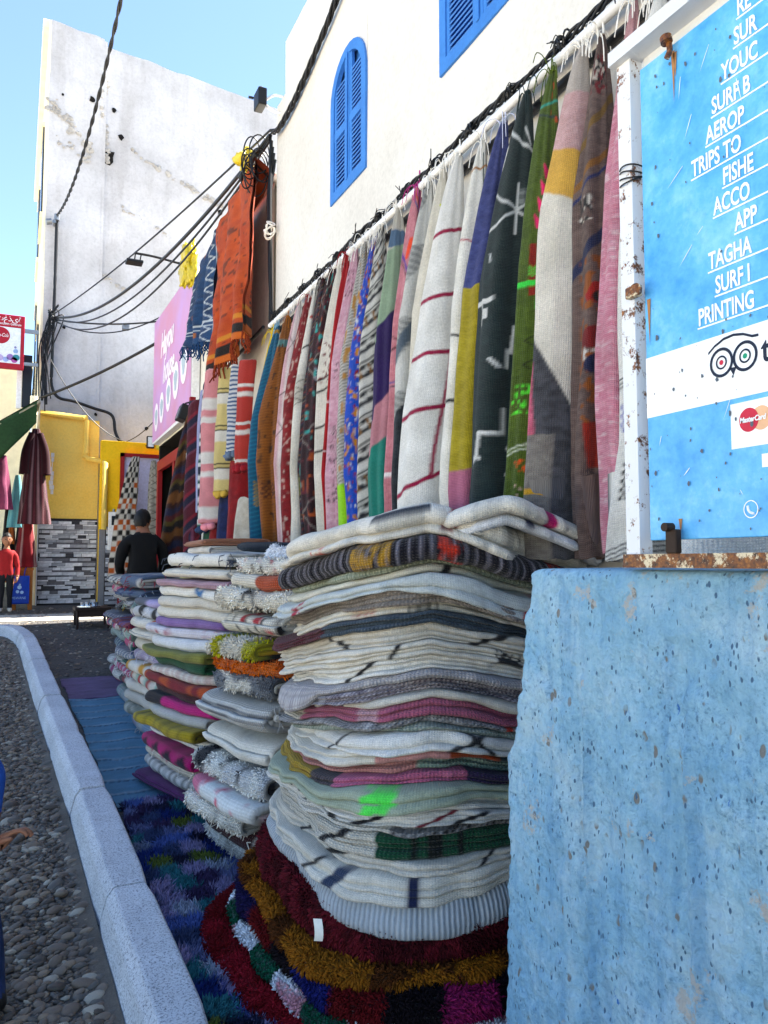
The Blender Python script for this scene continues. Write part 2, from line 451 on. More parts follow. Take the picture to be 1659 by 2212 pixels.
# front wall with two window openings: strips round the holes
W1 = (3.99, 4.54, 3.74, 4.66); W2 = (2.42, 3.105, 3.77, 4.75)
def wallstrip(y0, y1, z0, z1, nm='wall', m=M_WALL, x=1.8, parent=wb, amp=.008, step=.09):
    n1 = max(2, int((y1 - y0) / step)); n2 = max(2, int((z1 - z0) / step))
    Yg, Zg = np.meshgrid(np.linspace(y0, y1, n1), np.linspace(z0, z1, n2), indexing='ij')
    Xg = x + amp * fbm(Yg * 1.6, Zg * 1.6, 0, 5)
    return np.stack([Xg, Yg, Zg], -1).reshape(-1, 3), quads(n1, n2)
V, F, nb = [], [], 0
for r in ((-3, W2[0], -.3, 5.08), (W2[0], W2[1], -.3, W2[2]), (W2[0], W2[1], W2[3], 5.08), (W2[1], W1[0], -.3, 5.08), (W1[0], W1[1], -.3, W1[2]), (W1[0], W1[1], W1[3], 5.08), (W1[1], 5.70, -.3, 5.08)):
    v, f = wallstrip(*r); V.append(v); F.append(f + nb); nb += len(v)
mesh('front_wall', np.vstack(V), np.vstack(F), M_WALL, wb)
b = MB(); b.box((1.83, -3, -.3), (8, 5.70, 3.6)).box((1.96, -3, 3.6), (8, 5.70, 5.07)); b.box((1.80, 5.70, -.3), (8, 5.74, 5.08)); b.build('side_wall', M_WALL, wb)
MB().box((1.845, -3, 5.08), (8, 5.70, 5.62), .02).build('parapet', M_WALL2, wb)
M_BLUE = plaster('chipped blue gloss paint', '#3f7fcc', '#3874c0', .5, 6., 60., .2, [((30, 30, 30), .70, .74, '#b9b6a8')], .005)
def arch_pts(y0, y1, z0, z1, arch, n=14):
    c = (y0 + y1) / 2; w = (y1 - y0) / 2; zs = z1 - arch
    a = [(y0, z0), (y0, zs)] + [(c - w * math.cos(t), zs + arch * math.sin(t)) for t in np.linspace(0, math.pi, n)[1:-1]] + [(y1, zs), (y1, z0)]
    return a
def window(spec, arch, label):
    y0, y1, z0, z1 = spec
    outer = arch_pts(y0 - .005, y1 + .005, z0 - .005, z1, arch); k = len(outer)
    c = np.array([(y0 + y1) / 2, (z0 + z1) / 2])
    inner = [(y0 + .055, z0 + .06)] + [tuple(c + (np.array(p) - c) * np.array([1 - .11 / (y1 - y0), 1 - .12 / (z1 - z0)])) for p in outer[1:-1]] + [(y1 - .055, z0 + .06)]
    xo, xi = 1.787, 1.815
    V = [(xo, *p) for p in outer] + [(xo, *p) for p in inner] + [(xi, *p) for p in outer] + [(xi, *p) for p in inner]
    F = []
    for i in range(k):
        j = (i + 1) % k
        F += [(i, j, k + j, k + i), (k + i, k + j, 3 * k + j, 3 * k + i), (i, 2 * k + i, 2 * k + j, j)]
    w = mesh('window', V, F, M_BLUE, wb, smooth=False); w['label'] = label
    # spandrels: wall fills the corners over the arch
    if arch > 0:
        half = k // 2
        for side, cy in ((0, y0 - .004), (1, y1 + .004)):
            pts = [p for p in outer if (p[0] <= c[0] + 1e-6 if side == 0 else p[0] >= c[0] - 1e-6) and p[1] > z1 - arch - 1e-6]
            if side == 1: pts = pts[::-1]
            poly = [(1.7995, *p) for p in pts] + [(1.7995, pts[-1][0], z1 + .01), (1.7995, cy, z1 + .01)]
            # fan from the corner
            fan = [(len(poly) - 1, i, i + 1) for i in range(len(poly) - 2)]
            mesh('front_wall', poly, fan, M_WALL, wb, smooth=False)
    mesh('backing', [(1.835, *p) for p in outer], [list(range(k))], M_BLUE, w, smooth=False)
    cy = (y0 + y1) / 2
    MB().box((1.79, cy - .032, z0 + .05), (1.818, cy + .032, z1 - .05), .004).build('stile', M_BLUE, w)
    MB().box((1.780, cy - .012, z0 + .05), (1.789, cy + .012, z1 - .05), .003).build('stile', M_BLUE, w)
    zm = z0 + .06 + (z1 - z0) * .40
    def top_at(y):
        if arch <= 0: return z1 - .07
        t = np.clip(abs(y - cy) / ((y1 - y0) / 2 - .05), 0, 1); return z1 - arch - .0 + (arch - .06) * math.sqrt(max(0, 1 - t * t))
    for a, b2 in ((y0 + .055, cy - .032), (cy + .032, y1 - .055)):
        MB().box((1.792, a - .004, zm - .028), (1.817, b2 + .004, zm + .028), .003).build('rail', M_BLUE, w)
        # stile strips beside the louvres
        for yy in (a + .012, b2 - .012):
            MB().box((1.794, yy - .013, z0 + .055), (1.8165, yy + .013, top_at(yy) + .01), .003).build('stile', M_BLUE, w)
        z = z0 + .085
        while z < z1 - .08:
            if abs(z - zm) > .038 and z < min(top_at(a + .03), top_at(b2 - .03)) - .012:
                mb = MB(); mb.box((1.7925, a + .024, z - .0035), (1.829, b2 - .024, z + .0035), 0, Matrix.Rotation(math.radians(-38), 3, 'Y')).build('slat', M_BLUE, w)
            z += .0275
window(W1, .27, 'narrow blue arched window with closed louvred shutters')
window(W2, 0., 'blue louvred shutter window cut off by the top of the photo')

# ================================================================== SECOND, LOWER SHOP
M_CRW = plaster('cream white render', '#ece6da', '#dcd4c4', .9, 1.4, 30., .3)
ls = thing('low_shop_building', 'lower cream shop building between white building and pink signboard', 'building')
v, f = wallstrip(5.92, 8.5, -.2, 4.55, x=1.84); mesh('front_wall', v, f, M_CRW, ls)
v, f = wallstrip(8.5, 11.4, 3.1, 4.55, x=1.84); mesh('front_wall', v, f, M_CRW, ls)
MB().box((1.87, 5.92, -.2), (8, 8.5, 4.54)).build('body', M_CRW, ls)
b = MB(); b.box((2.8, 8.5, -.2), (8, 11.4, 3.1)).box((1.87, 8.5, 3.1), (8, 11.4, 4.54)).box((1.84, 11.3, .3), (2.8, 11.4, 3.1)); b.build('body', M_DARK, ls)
MB().box((1.80, 5.9, 4.55), (8, 11.4, 4.62), .01).build('coping', M_CRW, ls)
b = MB(); b.box((1.80, 8.52, 2.72), (1.86, 11.3, 2.86)); b.box((1.80, 10.0, .5), (1.86, 10.1, 2.72)); b.box((1.80, 11.2, .5), (1.86, 11.3, 2.72)); b.build('door_frame', M_REDP, ls)
MB().box((1.82, 9.2, 2.05), (1.85, 9.9, 2.68), .005).build('poster', plain('white enamel panel', '#d8d8dc', .4), ls)

# ================================================================== BLUE LOW WALL
def bluewall_mat():
    m, n, b = nodes('flaking sky blue paint'); co = coords(n)
    t = tex(n, co, 3.2, 7., .7); f = tex(n, co, 75., 6., .75); str_ = tex(n, coords(n, 'Object', (1, 9, .8)), 2.2, 6., .7)
    c = ramp(n, t, [(.30, tuple(L('#76b0d6'))), (.5, tuple(L('#9ccbe6'))), (.68, tuple(L('#c0dfef')))]).outputs[0]
    s = ramp(n, str_, [(.36, (.70, .80, .90)), (.5, (1, 1, 1)), (.64, (1.12, 1.08, 1.04))]); c = mixc(n, 1., c, s.outputs[0], 'MULTIPLY')
    fr = ramp(n, f, [(.36, (.50, .60, .70)), (.47, (.95, .97, 1.)), (.60, (1.12, 1.10, 1.08))]); fm_ = ramp(n, tex(n, co, 5., 4.), [(.38, (.25, .25, .25)), (.6, (1, 1, 1))]); c = mixc(n, fm_.outputs[0], c, mixc(n, 1., c, fr.outputs[0], 'MULTIPLY'))
    # grey chips where paint is gone (elongated), white patches of filler, old cobalt paint
    v = n.nodes.new('ShaderNodeTexVoronoi'); v.inputs['Scale'].default_value = 1.; n.links.new(coords(n, 'Object', (34, 34, 17)), v.inputs['Vector'])
    ch = ramp(n, v.outputs['Distance'], [(.17, (1, 1, 1)), (.22, (0, 0, 0))]); sel = tex(n, co, 11., 2.); sl = ramp(n, sel, [(.50, (0, 0, 0)), (.58, (1, 1, 1))])
    k = mixc(n, 1., ch.outputs[0], sl.outputs[0], 'MULTIPLY'); c = mixc(n, k, c, tuple(L('#8a8a88')))
    v2 = n.nodes.new('ShaderNodeTexVoronoi'); v2.inputs['Scale'].default_value = 1.; n.links.new(coords(n, 'Object', (95, 95, 40)), v2.inputs['Vector'])
    ch2 = ramp(n, v2.outputs['Distance'], [(.20, (1, 1, 1)), (.27, (0, 0, 0))]); sl2 = ramp(n, tex(n, co, 23., 2.), [(.5, (0, 0, 0)), (.55, (1, 1, 1))])
    k2 = mixc(n, 1., ch2.outputs[0], sl2.outputs[0], 'MULTIPLY'); c = mixc(n, k2, c, tuple(L('#54789a')))
    w = tex(n, co, 5.5, 8., .75); wk = ramp(n, w, [(.60, (0, 0, 0)), (.64, (1, 1, 1))]); c = mixc(n, wk.outputs[0], c, tuple(L('#c5c6c4')))
    o = tex(n, coords(n, 'Object', (9, 9, 5)), 1.3, 6., .7); ok = ramp(n, o, [(.67, (0, 0, 0)), (.70, (1, 1, 1))]); c = mixc(n, ok.outputs[0], c, tuple(L('#2f78cf')))
    n.links.new(c, b.inputs['Base Color']); b.inputs['Roughness'].default_value = .7; b.inputs['Specular IOR Level'].default_value = .25
    p = bump(n, b, f, 1., .012); p = bump(n, b, tex(n, co, 26., 5., .6), .7, .02, p); h = n.nodes.new('ShaderNodeMath'); h.operation = 'MULTIPLY'; h.inputs[1].default_value = -1; n.links.new(k, h.inputs[0]); bump(n, b, h.outputs[0], .6, .004, p)
    return m
M_BW = bluewall_mat()
bw = thing('blue_wall', 'rough flaking sky blue plastered low wall under the surf signboard', 'wall')
yy = np.concatenate([np.linspace(-1.6, .7, 24), np.linspace(.712, 1.46, 170)])
zz = np.linspace(0., 1.39, 220)
def end_y(z): return 1.505 + np.interp(z, [0, .3, .6, .88, .95, 1.03, 1.1, 1.39], [.135, .125, .112, .10, .092, .062, .04, .0]) + .012 * fbm(z * 9, 0, 0, 41) + .006 * fbm(z * 34, 0, 0, 43)
def bx(y, z):
    x = 1.1 + .014 * fbm(y * 5, z * 3, 0, 31, 4) + .010 * fbm(y * 20, z * 13, 0, 33, 4) + .0055 * fbm(y * 75, z * 60, 0, 35, 3)
    for c, w, h in ((1.30, .007, .016), (1.33, .012, -.008), (1.02, .008, .016), (1.05, .014, -.009), (.90, .006, -.006), (1.18, .03, .006)):      # trowel ridges
        cc = c + .012 * fbm(z * 3, c * 7, 0, 37); d = (y - cc) / w; x = x - h * np.exp(-d * d) * (z < 1.2) * np.clip((1.25 - z) * 4, 0, 1)
    pk = vn(y * 40, z * 22, 0, 47); x = x + .006 * np.clip(pk - .72, 0, 1) * 3
    # diagonal gouge near the corner
    d = (y - 1.49) * .62 + (z - 1.175) ; t = (y - 1.43)
    x = x + .012 * np.exp(-((z - 1.15 - (y - 1.44) * 1.1) / .012) ** 2) * np.clip(1 - abs(y - 1.45) / .055, 0, 1)
    return x
rows = []
# side return (end face), rounded corner, front, then over the top
R = .022
cols = []
Yc = np.concatenate([yy, [1.46]])
P = []
for z in zz:
    e = end_y(z)
    u = np.clip((yy - .7) / (1.46 - .7), 0, 1); ycol = np.where(yy > .7, .7 + u * (e - R - .7), yy)
    front = np.stack([bx(ycol, z), ycol, np.full_like(ycol, z)], 1)
    a = np.linspace(0, math.pi / 2, 9)[1:]
    x0 = bx(np.array([e - R]), z)[0]
    cor = np.stack([x0 + R * (1 - np.cos(a)) + .003 * fbm(a * 8, z * 25, 0, 51), e - R + R * np.sin(a) + .004 * fbm(a * 8, z * 30, 0, 53), np.full(8, z)], 1)
    xs3 = np.linspace(x0 + R + .04, 1.44, 6)
    side = np.stack([xs3, e + .006 * fbm(xs3 * 20, z * 20, 0, 55), np.full(6, z)], 1)
    P.append(np.vstack([front, cor, side]))
# round over the top edge
base = P[-1]
cen = np.array([1.27, 0, 0])
for a in np.linspace(0, math.pi / 2, 6)[1:]:
    q = base.copy(); ins = .022 * (1 - math.cos(a))
    q[:, 2] = 1.388 + .018 * math.sin(a)
    q[:, 0] = np.where(q[:, 0] < 1.3, q[:, 0] + ins, q[:, 0] - 0); q[:, 1] = np.where(q[:, 1] > 1.4, q[:, 1] - ins * 1.5, q[:, 1]); P.append(q)
for t in (.35, .7, 1.):
    q = P[len(zz) + 4].copy(); q[:, 0] = q[:, 0] + (1.42 - q[:, 0]) * t; q[:, 1] = np.minimum(q[:, 1], 1.47 - .03 * t); q[:, 2] = 1.406 + .003 * fbm(q[:, 0] * 15, q[:, 1] * 15, 0, 57); P.append(q)
P = np.array(P); n1, n2 = P.shape[:2]
o = mesh('plastered_face', P, quads(n1, n2)[:, ::-1].copy(), M_BW, bw)
MB().box((1.16, -1.6, 0), (1.43, 1.44, 1.385)).build('core', M_BW, bw)

# ================================================================== SIGNBOARD ON THE BLUE WALL
def rusty(name, base, amt, rust='#6b3c17'):
    m, n, b = nodes(name); co = coords(n); t = tex(n, co, 26., 8., .75); r2 = tex(n, co, 120., 5.)
    rc = ramp(n, r2, [(.3, tuple(L('#2b1a10'))), (.5, tuple(L(rust))), (.75, tuple(L('#a8681f')))])
    k = ramp(n, t, [(amt, (0, 0, 0)), (amt + .05, (1, 1, 1))])
    n.links.new(mixc(n, k.outputs[0], tuple(L(base)), rc.outputs[0]), b.inputs['Base Color'])
    b.inputs['Roughness'].default_value = .55; bump(n, b, t, .35, .004); return m
M_POST = rusty('white paint with rust spots', '#dfe1e4', .545)
M_RUST = rusty('rusty iron', '#d9c9a8', .43)
M_BARG = rusty('white bar paint', '#d6d7d8', .70)
sf = thing('sign_stand', 'white rusty steel angle frame standing on the blue wall', 'frame')
MB().box((1.086, 1.124, 1.436), (1.0895, 1.160, 2.46)).box((1.0895, 1.1565, 1.436), (1.125, 1.160, 2.46)).box((1.0895, 1.124, 1.436), (1.118, 1.1275, 2.44)).build('post', M_POST, sf)
MB().box((1.072, -.6, 2.432), (1.118, 1.166, 2.438)).box((1.068, -.6, 2.432), (1.072, 1.166, 2.462)).box((1.114, -.6, 2.402), (1.118, 1.115, 2.432)).build('top_bar', M_BARG, sf)
MB().box((1.080, -.6, 1.410), (1.130, 1.166, 1.416)).box((1.080, -.6, 1.416), (1.084, 1.164, 1.436)).build('bottom_bar', M_RUST, sf)
for y in (1.02, .62, .2):
    t = MB(); t.disc((1.078, y, 2.402), (0, .2, 1), .011, .012, 16); t.tube(spline([(1.084, y, 2.40), (1.082, y - .004, 2.38), (1.078, y, 2.366)], 6), .0055, 8); t.build('clip', M_RUST, sf)
t = MB(); t.box((1.066, 1.098, 1.935), (1.082, 1.130, 1.958), .003); t.disc((1.070, 1.104, 1.948), (1, .3, 0), .012, .006, 14); t.build('clip', M_RUST, sf)
t = MB(); t.box((1.07, 1.02, 1.436), (1.086, 1.045, 1.480), .003); t.disc((1.068, 1.035, 1.484), (1, 0, 0), .008, .02, 12); t.build('clip', plain('dark rusted steel', '#33251c', .7), sf)
t = MB()
for k in range(4): t.tube([(1.058 + .006 * math.cos(a) - .002, 1.147 + .026 * math.cos(a), 2.19 + k * .006 + .010 * math.sin(a + k)) if False else (1.105 + .026 * math.sin(a), 1.139 + .027 * math.cos(a), 2.185 + k * .007 + .008 * math.sin(a + k)) for a in np.linspace(0, 2 * math.pi, 22)], .0016, 6, False)
t.build('binding_wire', M_BLACK, sf)

def board_mat():
    m, n, b = nodes('weathered blue printed board'); co = coords(n)
    t = tex(n, co, 7., 7., .75); f = tex(n, co, 60., 6., .7)
    c = ramp(n, t, [(.34, tuple(L('#3f9bdc'))), (.52, tuple(L('#62b6ee'))), (.68, tuple(L('#8ecff4')))]).outputs[0]
    fr = ramp(n, f, [(.3, (.82, .86, .9)), (.5, (1, 1, 1))]); c = mixc(n, 1., c, fr.outputs[0], 'MULTIPLY')
    n.links.new(c, b.inputs['Base Color']); b.inputs['Roughness'].default_value = .42; bump(n, b, f, .15, .003); return m
M_BOARD = board_mat()
M_PRINT = plain('white print', '#f4f6f8', .45, var=.05)
M_NAVY = plain('navy print', '#0e1a33', .45)
sb = thing('surf_signboard', 'weathered blue surf shop signboard with white lettering in the rusty frame', 'sign')
XB = 1.096
MB().box((XB, -.5, 1.462), (XB + .012, 1.1075, 2.400), .002).build('board', M_BOARD, sb)
YD = (0, -1, 0)
lines = [('RE', .878, 2.354), ('SUR', .886, 2.306), ('YOUC', .913, 2.258), ('SURF B', .936, 2.209), ('AEROP', .950, 2.162), ('TRIPS TO', .984, 2.116), ('FISHE', .917, 2.071), ('ACCO', .938, 2.026), ('APP', .895, 1.980), ('TAGHA', .952, 1.932), ('SURF I', .939, 1.885), ('PRINTING', .978, 1.838)]
for (s, y, z) in lines:
    text_mesh('lettering', s, .043, M_PRINT, sb, (XB - .0012, y, z + .0055), YD, .60, .0004, .0009)
    MB().box((XB - .0014, .40, z - .001), (XB + .001, y + .002, z + .0018)).build('underline', M_PRINT, sb)
MB().box((XB - .0008, -.49, 1.698), (XB + .002, 1.1072, 1.815)).build('white_band', M_PRINT, sb)
def ring(cy, cz, r0, r1, x, m, nm, n=40):
    V = []; F = []
    for i in range(n):
        a = 2 * math.pi * i / n
        V += [(x, cy + r0 * math.cos(a), cz + r0 * 1.06 * math.sin(a)), (x, cy + r1 * math.cos(a), cz + r1 * 1.06 * math.sin(a))]
    for i in range(n):
        j = (i + 1) % n; F.append((2 * i, 2 * i + 1, 2 * j + 1, 2 * j))
    return mesh(nm, V, F, m, sb, smooth=False)
M_LRED = plain('red print', '#c81f3c', .45); M_LGRN = plain('green print', '#149a72', .45); M_LOR = plain('pale orange print', '#e6b48a', .45)
for (cy, c) in ((.931, M_LRED), (.883, M_LGRN)):
    ring(cy, 1.766, .0195, .0245, XB - .0016, M_NAVY, 'logo_ring'); ring(cy, 1.766, .0085, .0115, XB - .0016, M_NAVY, 'logo_ring'); ring(cy, 1.766, 0, .0042, XB - .0016, c, 'logo_pupil')
V = []; F = []
pa = [(.958, 1.790), (.944, 1.800), (.925, 1.808), (.905, 1.810), (.885, 1.806), (.868, 1.798), (.856, 1.797)]
for (y, z) in pa: V += [(XB - .0016, y, z), (XB - .0016, y, z - .0045)]
F = [(2 * i, 2 * i + 1, 2 * i + 3, 2 * i + 2) for i in range(len(pa) - 1)]
mesh('logo_brow', V, F, M_NAVY, sb, smooth=False)
mesh('logo_beak', [(XB - .0016, .914, 1.752), (XB - .0016, .900, 1.752), (XB - .0016, .907, 1.738)], [(0, 1, 2)], M_NAVY, sb, smooth=False)
text_mesh('lettering', 't', .06, M_NAVY, sb, (XB - .0016, .851, 1.748), YD, .8, .0004, .001)
MB().box((XB - .0009, .70, 1.612), (XB + .002, .9155, 1.689)).build('sticker', M_PRINT, sb)
ring(.8795, 1.657, 0, .019, XB - .0016, M_LRED, 'card_logo'); ring(.856, 1.657, 0, .019, XB - .0013, M_LOR, 'card_logo')
text_mesh('lettering', 'MasterCard', .0125, M_PRINT, sb, (XB - .0026, .8965, 1.6535), YD, .82, .0003, .0004, .2)
MB().box((XB - .0009, .80, 1.575), (XB + .002, .8575, 1.597)).build('sticker', M_PRINT, sb)
ring(.881, 1.508, .0125, .0142, XB - .0014, M_PRINT, 'phone_symbol')
t = MB(); t.tube(spline([(XB - .001, .887, 1.514), (XB - .001, .886, 1.507), (XB - .001, .881, 1.502), (XB - .001, .875, 1.501)], 8), .0022, 6); t.build('phone_symbol', M_PRINT, sb)
# paint chips
ch = MB(); cr = np.random.default_rng(3)
for i in range(210):
    y, z = cr.uniform(.55, 1.10), cr.uniform(1.47, 2.38); s = abs(cr.normal(.0011, .0009)) + .0006; a = [cr.uniform(.6, 1.3) for _ in range(7)]
    if z > 1.9 and cr.random() < .45: continue
    ch.add([(XB - .0022, y + s * a[k] * math.cos(k * .9), z + s * 1.7 * a[k] * math.sin(k * .9)) for k in range(7)], [tuple(range(7))])
sc_ = MB()
for i in range(34):
    y, z, l, a = cr.uniform(.6, 1.1), cr.uniform(1.48, 2.36), cr.uniform(.008, .05), cr.uniform(-2.2, -.6); w = cr.uniform(.0003, .0009); d = np.array([math.cos(a), math.sin(a)]) * l; n_ = np.array([-d[1], d[0]]) / l * w
    sc_.add([(XB - .0019, y + q[0], z + q[1]) for q in (-n_, d * .5 - n_ * 1.5, d, d * .5 + n_ * 1.5, n_)], [(0, 1, 2, 3, 4)])
tag(sc_.build('scratches', plain('pale scratch', '#dce9f2', .6), sb), kind='stuff')
rn = MB()
for (y, z, l) in ((1.02, 2.385, .10), (1.015, 2.38, .05), (1.095, 1.93, .09), (1.03, 1.50, .03), (.62, 2.38, .12)):
    rn.add([(XB - .0017, y - .004, z), (XB - .0017, y + .005, z), (XB - .0017, y + .002, z - l * .6), (XB - .0017, y + .0004, z - l), (XB - .0017, y - .001, z - l * .7)], [(0, 1, 2, 3, 4)])
tag(rn.build('rust_runs', plain('rust stain', '#a5764a', .8), sb), kind='stuff')
o = ch.build('paint_chips', plain('grey bare primer', '#5d6670', .7), sb); tag(o, kind='stuff')

# ================================================================== FAR WHITE BUILDING WITH YELLOW BASE
def facade_mat():
    m, n, b = nodes('weathered white render'); co = coords(n)
    t = tex(n, co, .9, 7., .65); f = tex(n, co, 22., 6., .7); st = tex(n, coords(n, 'Object', (2.4, 2.4, .25)), 1.2, 6., .7)
    c = ramp(n, t, [(.3, tuple(L('#aeacae'))), (.6, tuple(L('#cac9cc')))]).outputs[0]
    s = ramp(n, st, [(.34, (.80, .78, .76)), (.52, (1, 1, 1))]); c = mixc(n, .6, c, mixc(n, 1., c, s.outputs[0], 'MULTIPLY'))
    fr = ramp(n, f, [(.3, (.86, .86, .86)), (.55, (1, 1, 1))]); c = mixc(n, 1., c, fr.outputs[0], 'MULTIPLY')
    n.links.new(c, b.inputs['Base Color']); b.inputs['Roughness'].default_value = .92
    p = bump(n, b, f, .5, .02); bump(n, b, t, .4, .06, p); return m
M_FAC = facade_mat()
M_BREAK = plaster('broken bare masonry', '#bdb8b2', '#a09a93', .95, 6., 30., .9, None, .05)
fb = thing('far_building', 'tall blank white building at the end with weathered facade and yellow base', 'building')
YF = 13.5
def fy(x): return YF + .135 * (x - .3)
def facade(x0, x1, z0, z1, x_step=.12, off=0., seed=0, ztop=None):
    n1 = max(3, int((x1 - x0) / x_step)); n2 = max(3, int((z1 - z0) / x_step)); Xg, u = np.meshgrid(np.linspace(x0, x1, n1), np.linspace(0, 1, n2), indexing='ij')
    zt = z1 if ztop is None else ztop(Xg); Zg = z0 + u * (zt - z0)
    Yg = fy(Xg) + off + .012 * fbm(Xg * 1.3, Zg * 1.3, 0, 61 + seed) + .005 * fbm(Xg * 8, Zg * 8, 0, 63)
    return np.stack([Xg, Yg, Zg], -1), quads(n1, n2)
ztop = lambda x: 10.50 - .02 * (x - .3) + .03 * fbm(x * 3, 0, 0, 64)
P, F = facade(.29, 1.15, 3.3, 10.5, ztop=ztop); mesh('front_wall', P, F, M_FAC, fb)
P, F = facade(1.15, 5.2, 3.2, 10.4, off=.035, seed=2, ztop=lambda x: ztop(x) - .08); mesh('front_wall', P, F, M_FAC, fb)
MB().box((.30, 13.62, .3), (1.2, 20.5, 10.45)).box((1.2, 14.25, .3), (8, 20.5, 10.2)).build('body', M_FAC, fb)
# left cream side with window bays
MB().box((.262, 13.50, .6), (.298, 20.5, 10.48)).build('side_wall', M_CREAMP, fb)
for (y, z0, z1) in ((14.6, 7.6, 9.2), (17.4, 5.0, 6.8), (14.6, 3.9, 5.6), (17.4, 7.8, 9.3)):
    w = MB().box((.236, y, z0), (.262, y + 1.1, z1), .005).build('window', M_GLASS, fb)
    MB().box((.218, y - .1, z0 - .1), (.266, y + 1.2, z0)).build('sill', M_CREAMP, w)
    MB().box((.222, y - .06, z1), (.264, y + 1.16, z1 + .06)).build('lintel', M_CREAMP, w)
MB().box((.17, 13.55, 10.38), (.30, 20.5, 10.52), .01).build('cornice', M_CREAMP, fb)
# broken render: a torn band under the top floor, a torn vertical joint, and beam holes
def torn(pts, w, seed, nm='broken_render', dep=.0):
    r = np.random.default_rng(seed); mb = MB()
    for (x0, z0, x1, z1, k) in pts:
        for i in range(k):
            t = r.random(); x = x0 + (x1 - x0) * t + r.normal(0, w * .35); z = z0 + (z1 - z0) * t + r.normal(0, w * .35); s = abs(r.normal(.016, .014)) + .008
            y = float(fy(x)) - .012 + (.035 if x > 1.15 else 0)
            a = r.uniform(.5, 1.3, 7); cx = [(x + s * 1.3 * a[q] * math.cos(q * .9), y - r.uniform(0, .012), z + s * a[q] * math.sin(q * .9)) for q in range(7)]
            mb.add(cx + [(x, y - .016, z)], [(q, (q + 1) % 7, 7) for q in range(7)])
    return tag(mb.build(nm, M_BREAK, fb), kind='stuff')
torn([(.33, 9.05, .55, 8.85, 26), (.55, 8.85, .95, 8.45, 40), (.34, 8.55, .95, 8.22, 14)], .12, 5)
torn([(1.16, 10.3, 1.17, 9.4, 26), (1.16, 9.3, 1.24, 8.3, 46)], .07, 6)
torn([(1.6, 8.65, 2.9, 8.2, 30), (2.5, 8.35, 3.6, 7.95, 40), (1.4, 7.6, 2.8, 7.1, 16), (1.25, 6.3, 1.6, 6.1, 14)], .06, 7)
M_HOLE = plain('dark hole', '#120f0d', .95)
for (x, z, s) in ((.97, 9.32, .06), (1.33, 9.28, .045), (1.26, 8.42, .13), (1.46, 8.83, .06), (.5, 9.25, .025), (3.27, 7.95, .06), (.62, 5.3, .03), (2.0, 3.75, .04), (1.15, 3.9, .03)):
    y = float(fy(x)) - .018 + (.035 if x > 1.15 else 0); r = np.random.default_rng(int(x * 100)); a = r.uniform(.7, 1.25, 9)
    mesh('beam_hole', [(x + s * .8 * a[k] * math.cos(k * .7), y, z + s * a[k] * math.sin(k * .7)) for k in range(9)], [tuple(range(9))], M_HOLE, fb, smooth=False)
# yellow base
M_YEL = plaster('ochre yellow paint', '#ffd76c', '#fbca56', .85, 1.3, 30., .2, [((6, 6, 1.2), .70, .78, '#c98f2c')])
M_YEL2 = plaster('bright yellow paint', '#fccb20', '#f8c010', .8, 1.3, 30., .2)
P, F = facade(.30, 1.205, 2.13, 3.80, off=-.05, seed=3, ztop=lambda x: 3.84 - .06 * (x - .3)); mesh('yellow_base', P, F, M_YEL, fb)
MB().box((.30, 13.47, .5), (1.203, 13.66, 3.76)).build('base_core', M_YEL, fb)
MB().box((1.205, 13.12, .4), (2.6, 13.30, 3.40), .004).build('yellow_base', M_YEL2, fb)
# drain pipe along the top of the yellow base, then down
pp = MB(); pts = [(.30, 13.40, 3.83), (.98, 13.42, 3.79), (1.00, 13.42, 3.74), (1.00, 13.42, 3.17), (1.03, 13.40, 3.12), (1.245, 13.18, 3.06), (1.27, 13.07, 3.02), (1.27, 13.06, 1.95)]
pp.tube(pts, .042, 12)
for q in (1, 3, 5): pp.disc(pts[q], (1, 0, .1) if q != 3 else (0, 0, 1), .05, .07, 12)
pp.build('drain_pipe', M_YEL, fb, True)
# stripped plaster patch and stains
pt = MB(); r = np.random.default_rng(12)
for i in range(9):
    z = 3.17 - i * .075; pt.box((.475 + r.normal(0, .01), 13.445, z - .05), (.515 + r.normal(0, .01), 13.452, z + .02))
pt.build('bare_patch', plain('white filler', '#e4e0dc', .9), fb)
# stone strip tiles: every strip its own piece
TM = [plain('tile ' + k, c, .45, var=.25, scale=18., bmp=.3) for k, c in (('pale', '#c3c6cb'), ('mid grey', '#989aa0'), ('dark', '#5f5e64'), ('black', '#333238'), ('white', '#dcdde0'))]
tr = np.random.default_rng(5); tcache = {}
tile_wall = MB().box((.322, 13.45, .72), (1.203, 13.468, 2.13)).build('tile_panel', plain('dark grout', '#2e2d30', .9), fb)
def tile(w, h, mi, x, y, z, par):
    key = (round(w, 2), round(h, 3), int(mi))
    if key not in tcache:
        mb = MB().box((-w / 2, -.012, -h / 2), (w / 2, .012, h / 2), .0025); me = bpy.data.meshes.new('tile'); me.from_pydata(mb.v, [], mb.f); me.materials.append(TM[mi]); tcache[key] = me
    o = bpy.data.objects.new('tile', tcache[key]); COL.objects.link(o); o.parent = par; o.location = (x, y, z)
def tiles(x0, x1, z0, z1, y, par):
    z = z0; row = 0
    while z < z1 - .02:
        h = (.055, .026, .048, .020)[row % 4]; x = x0 - tr.uniform(0, .2)
        while x < x1 - .03:
            w = (.20, .12, .26)[int(tr.integers(0, 3))]; a, b2 = max(x, x0), min(x + w, x1)
            if b2 - a > .035:
                w2 = round((b2 - a) / .02) * .02 - .004
                mi = tr.choice(5, p=[.34, .28, .16, .10, .12] if h > .03 else [.12, .1, .18, .34, .26])
                tile(w2, h - .003, mi, (a + b2) / 2, y - tr.uniform(.0, .010), z + h / 2, par)
            x += w
        z += h; row += 1
tiles(.328, 1.20, .765, 2.125, 13.448, tile_wall)
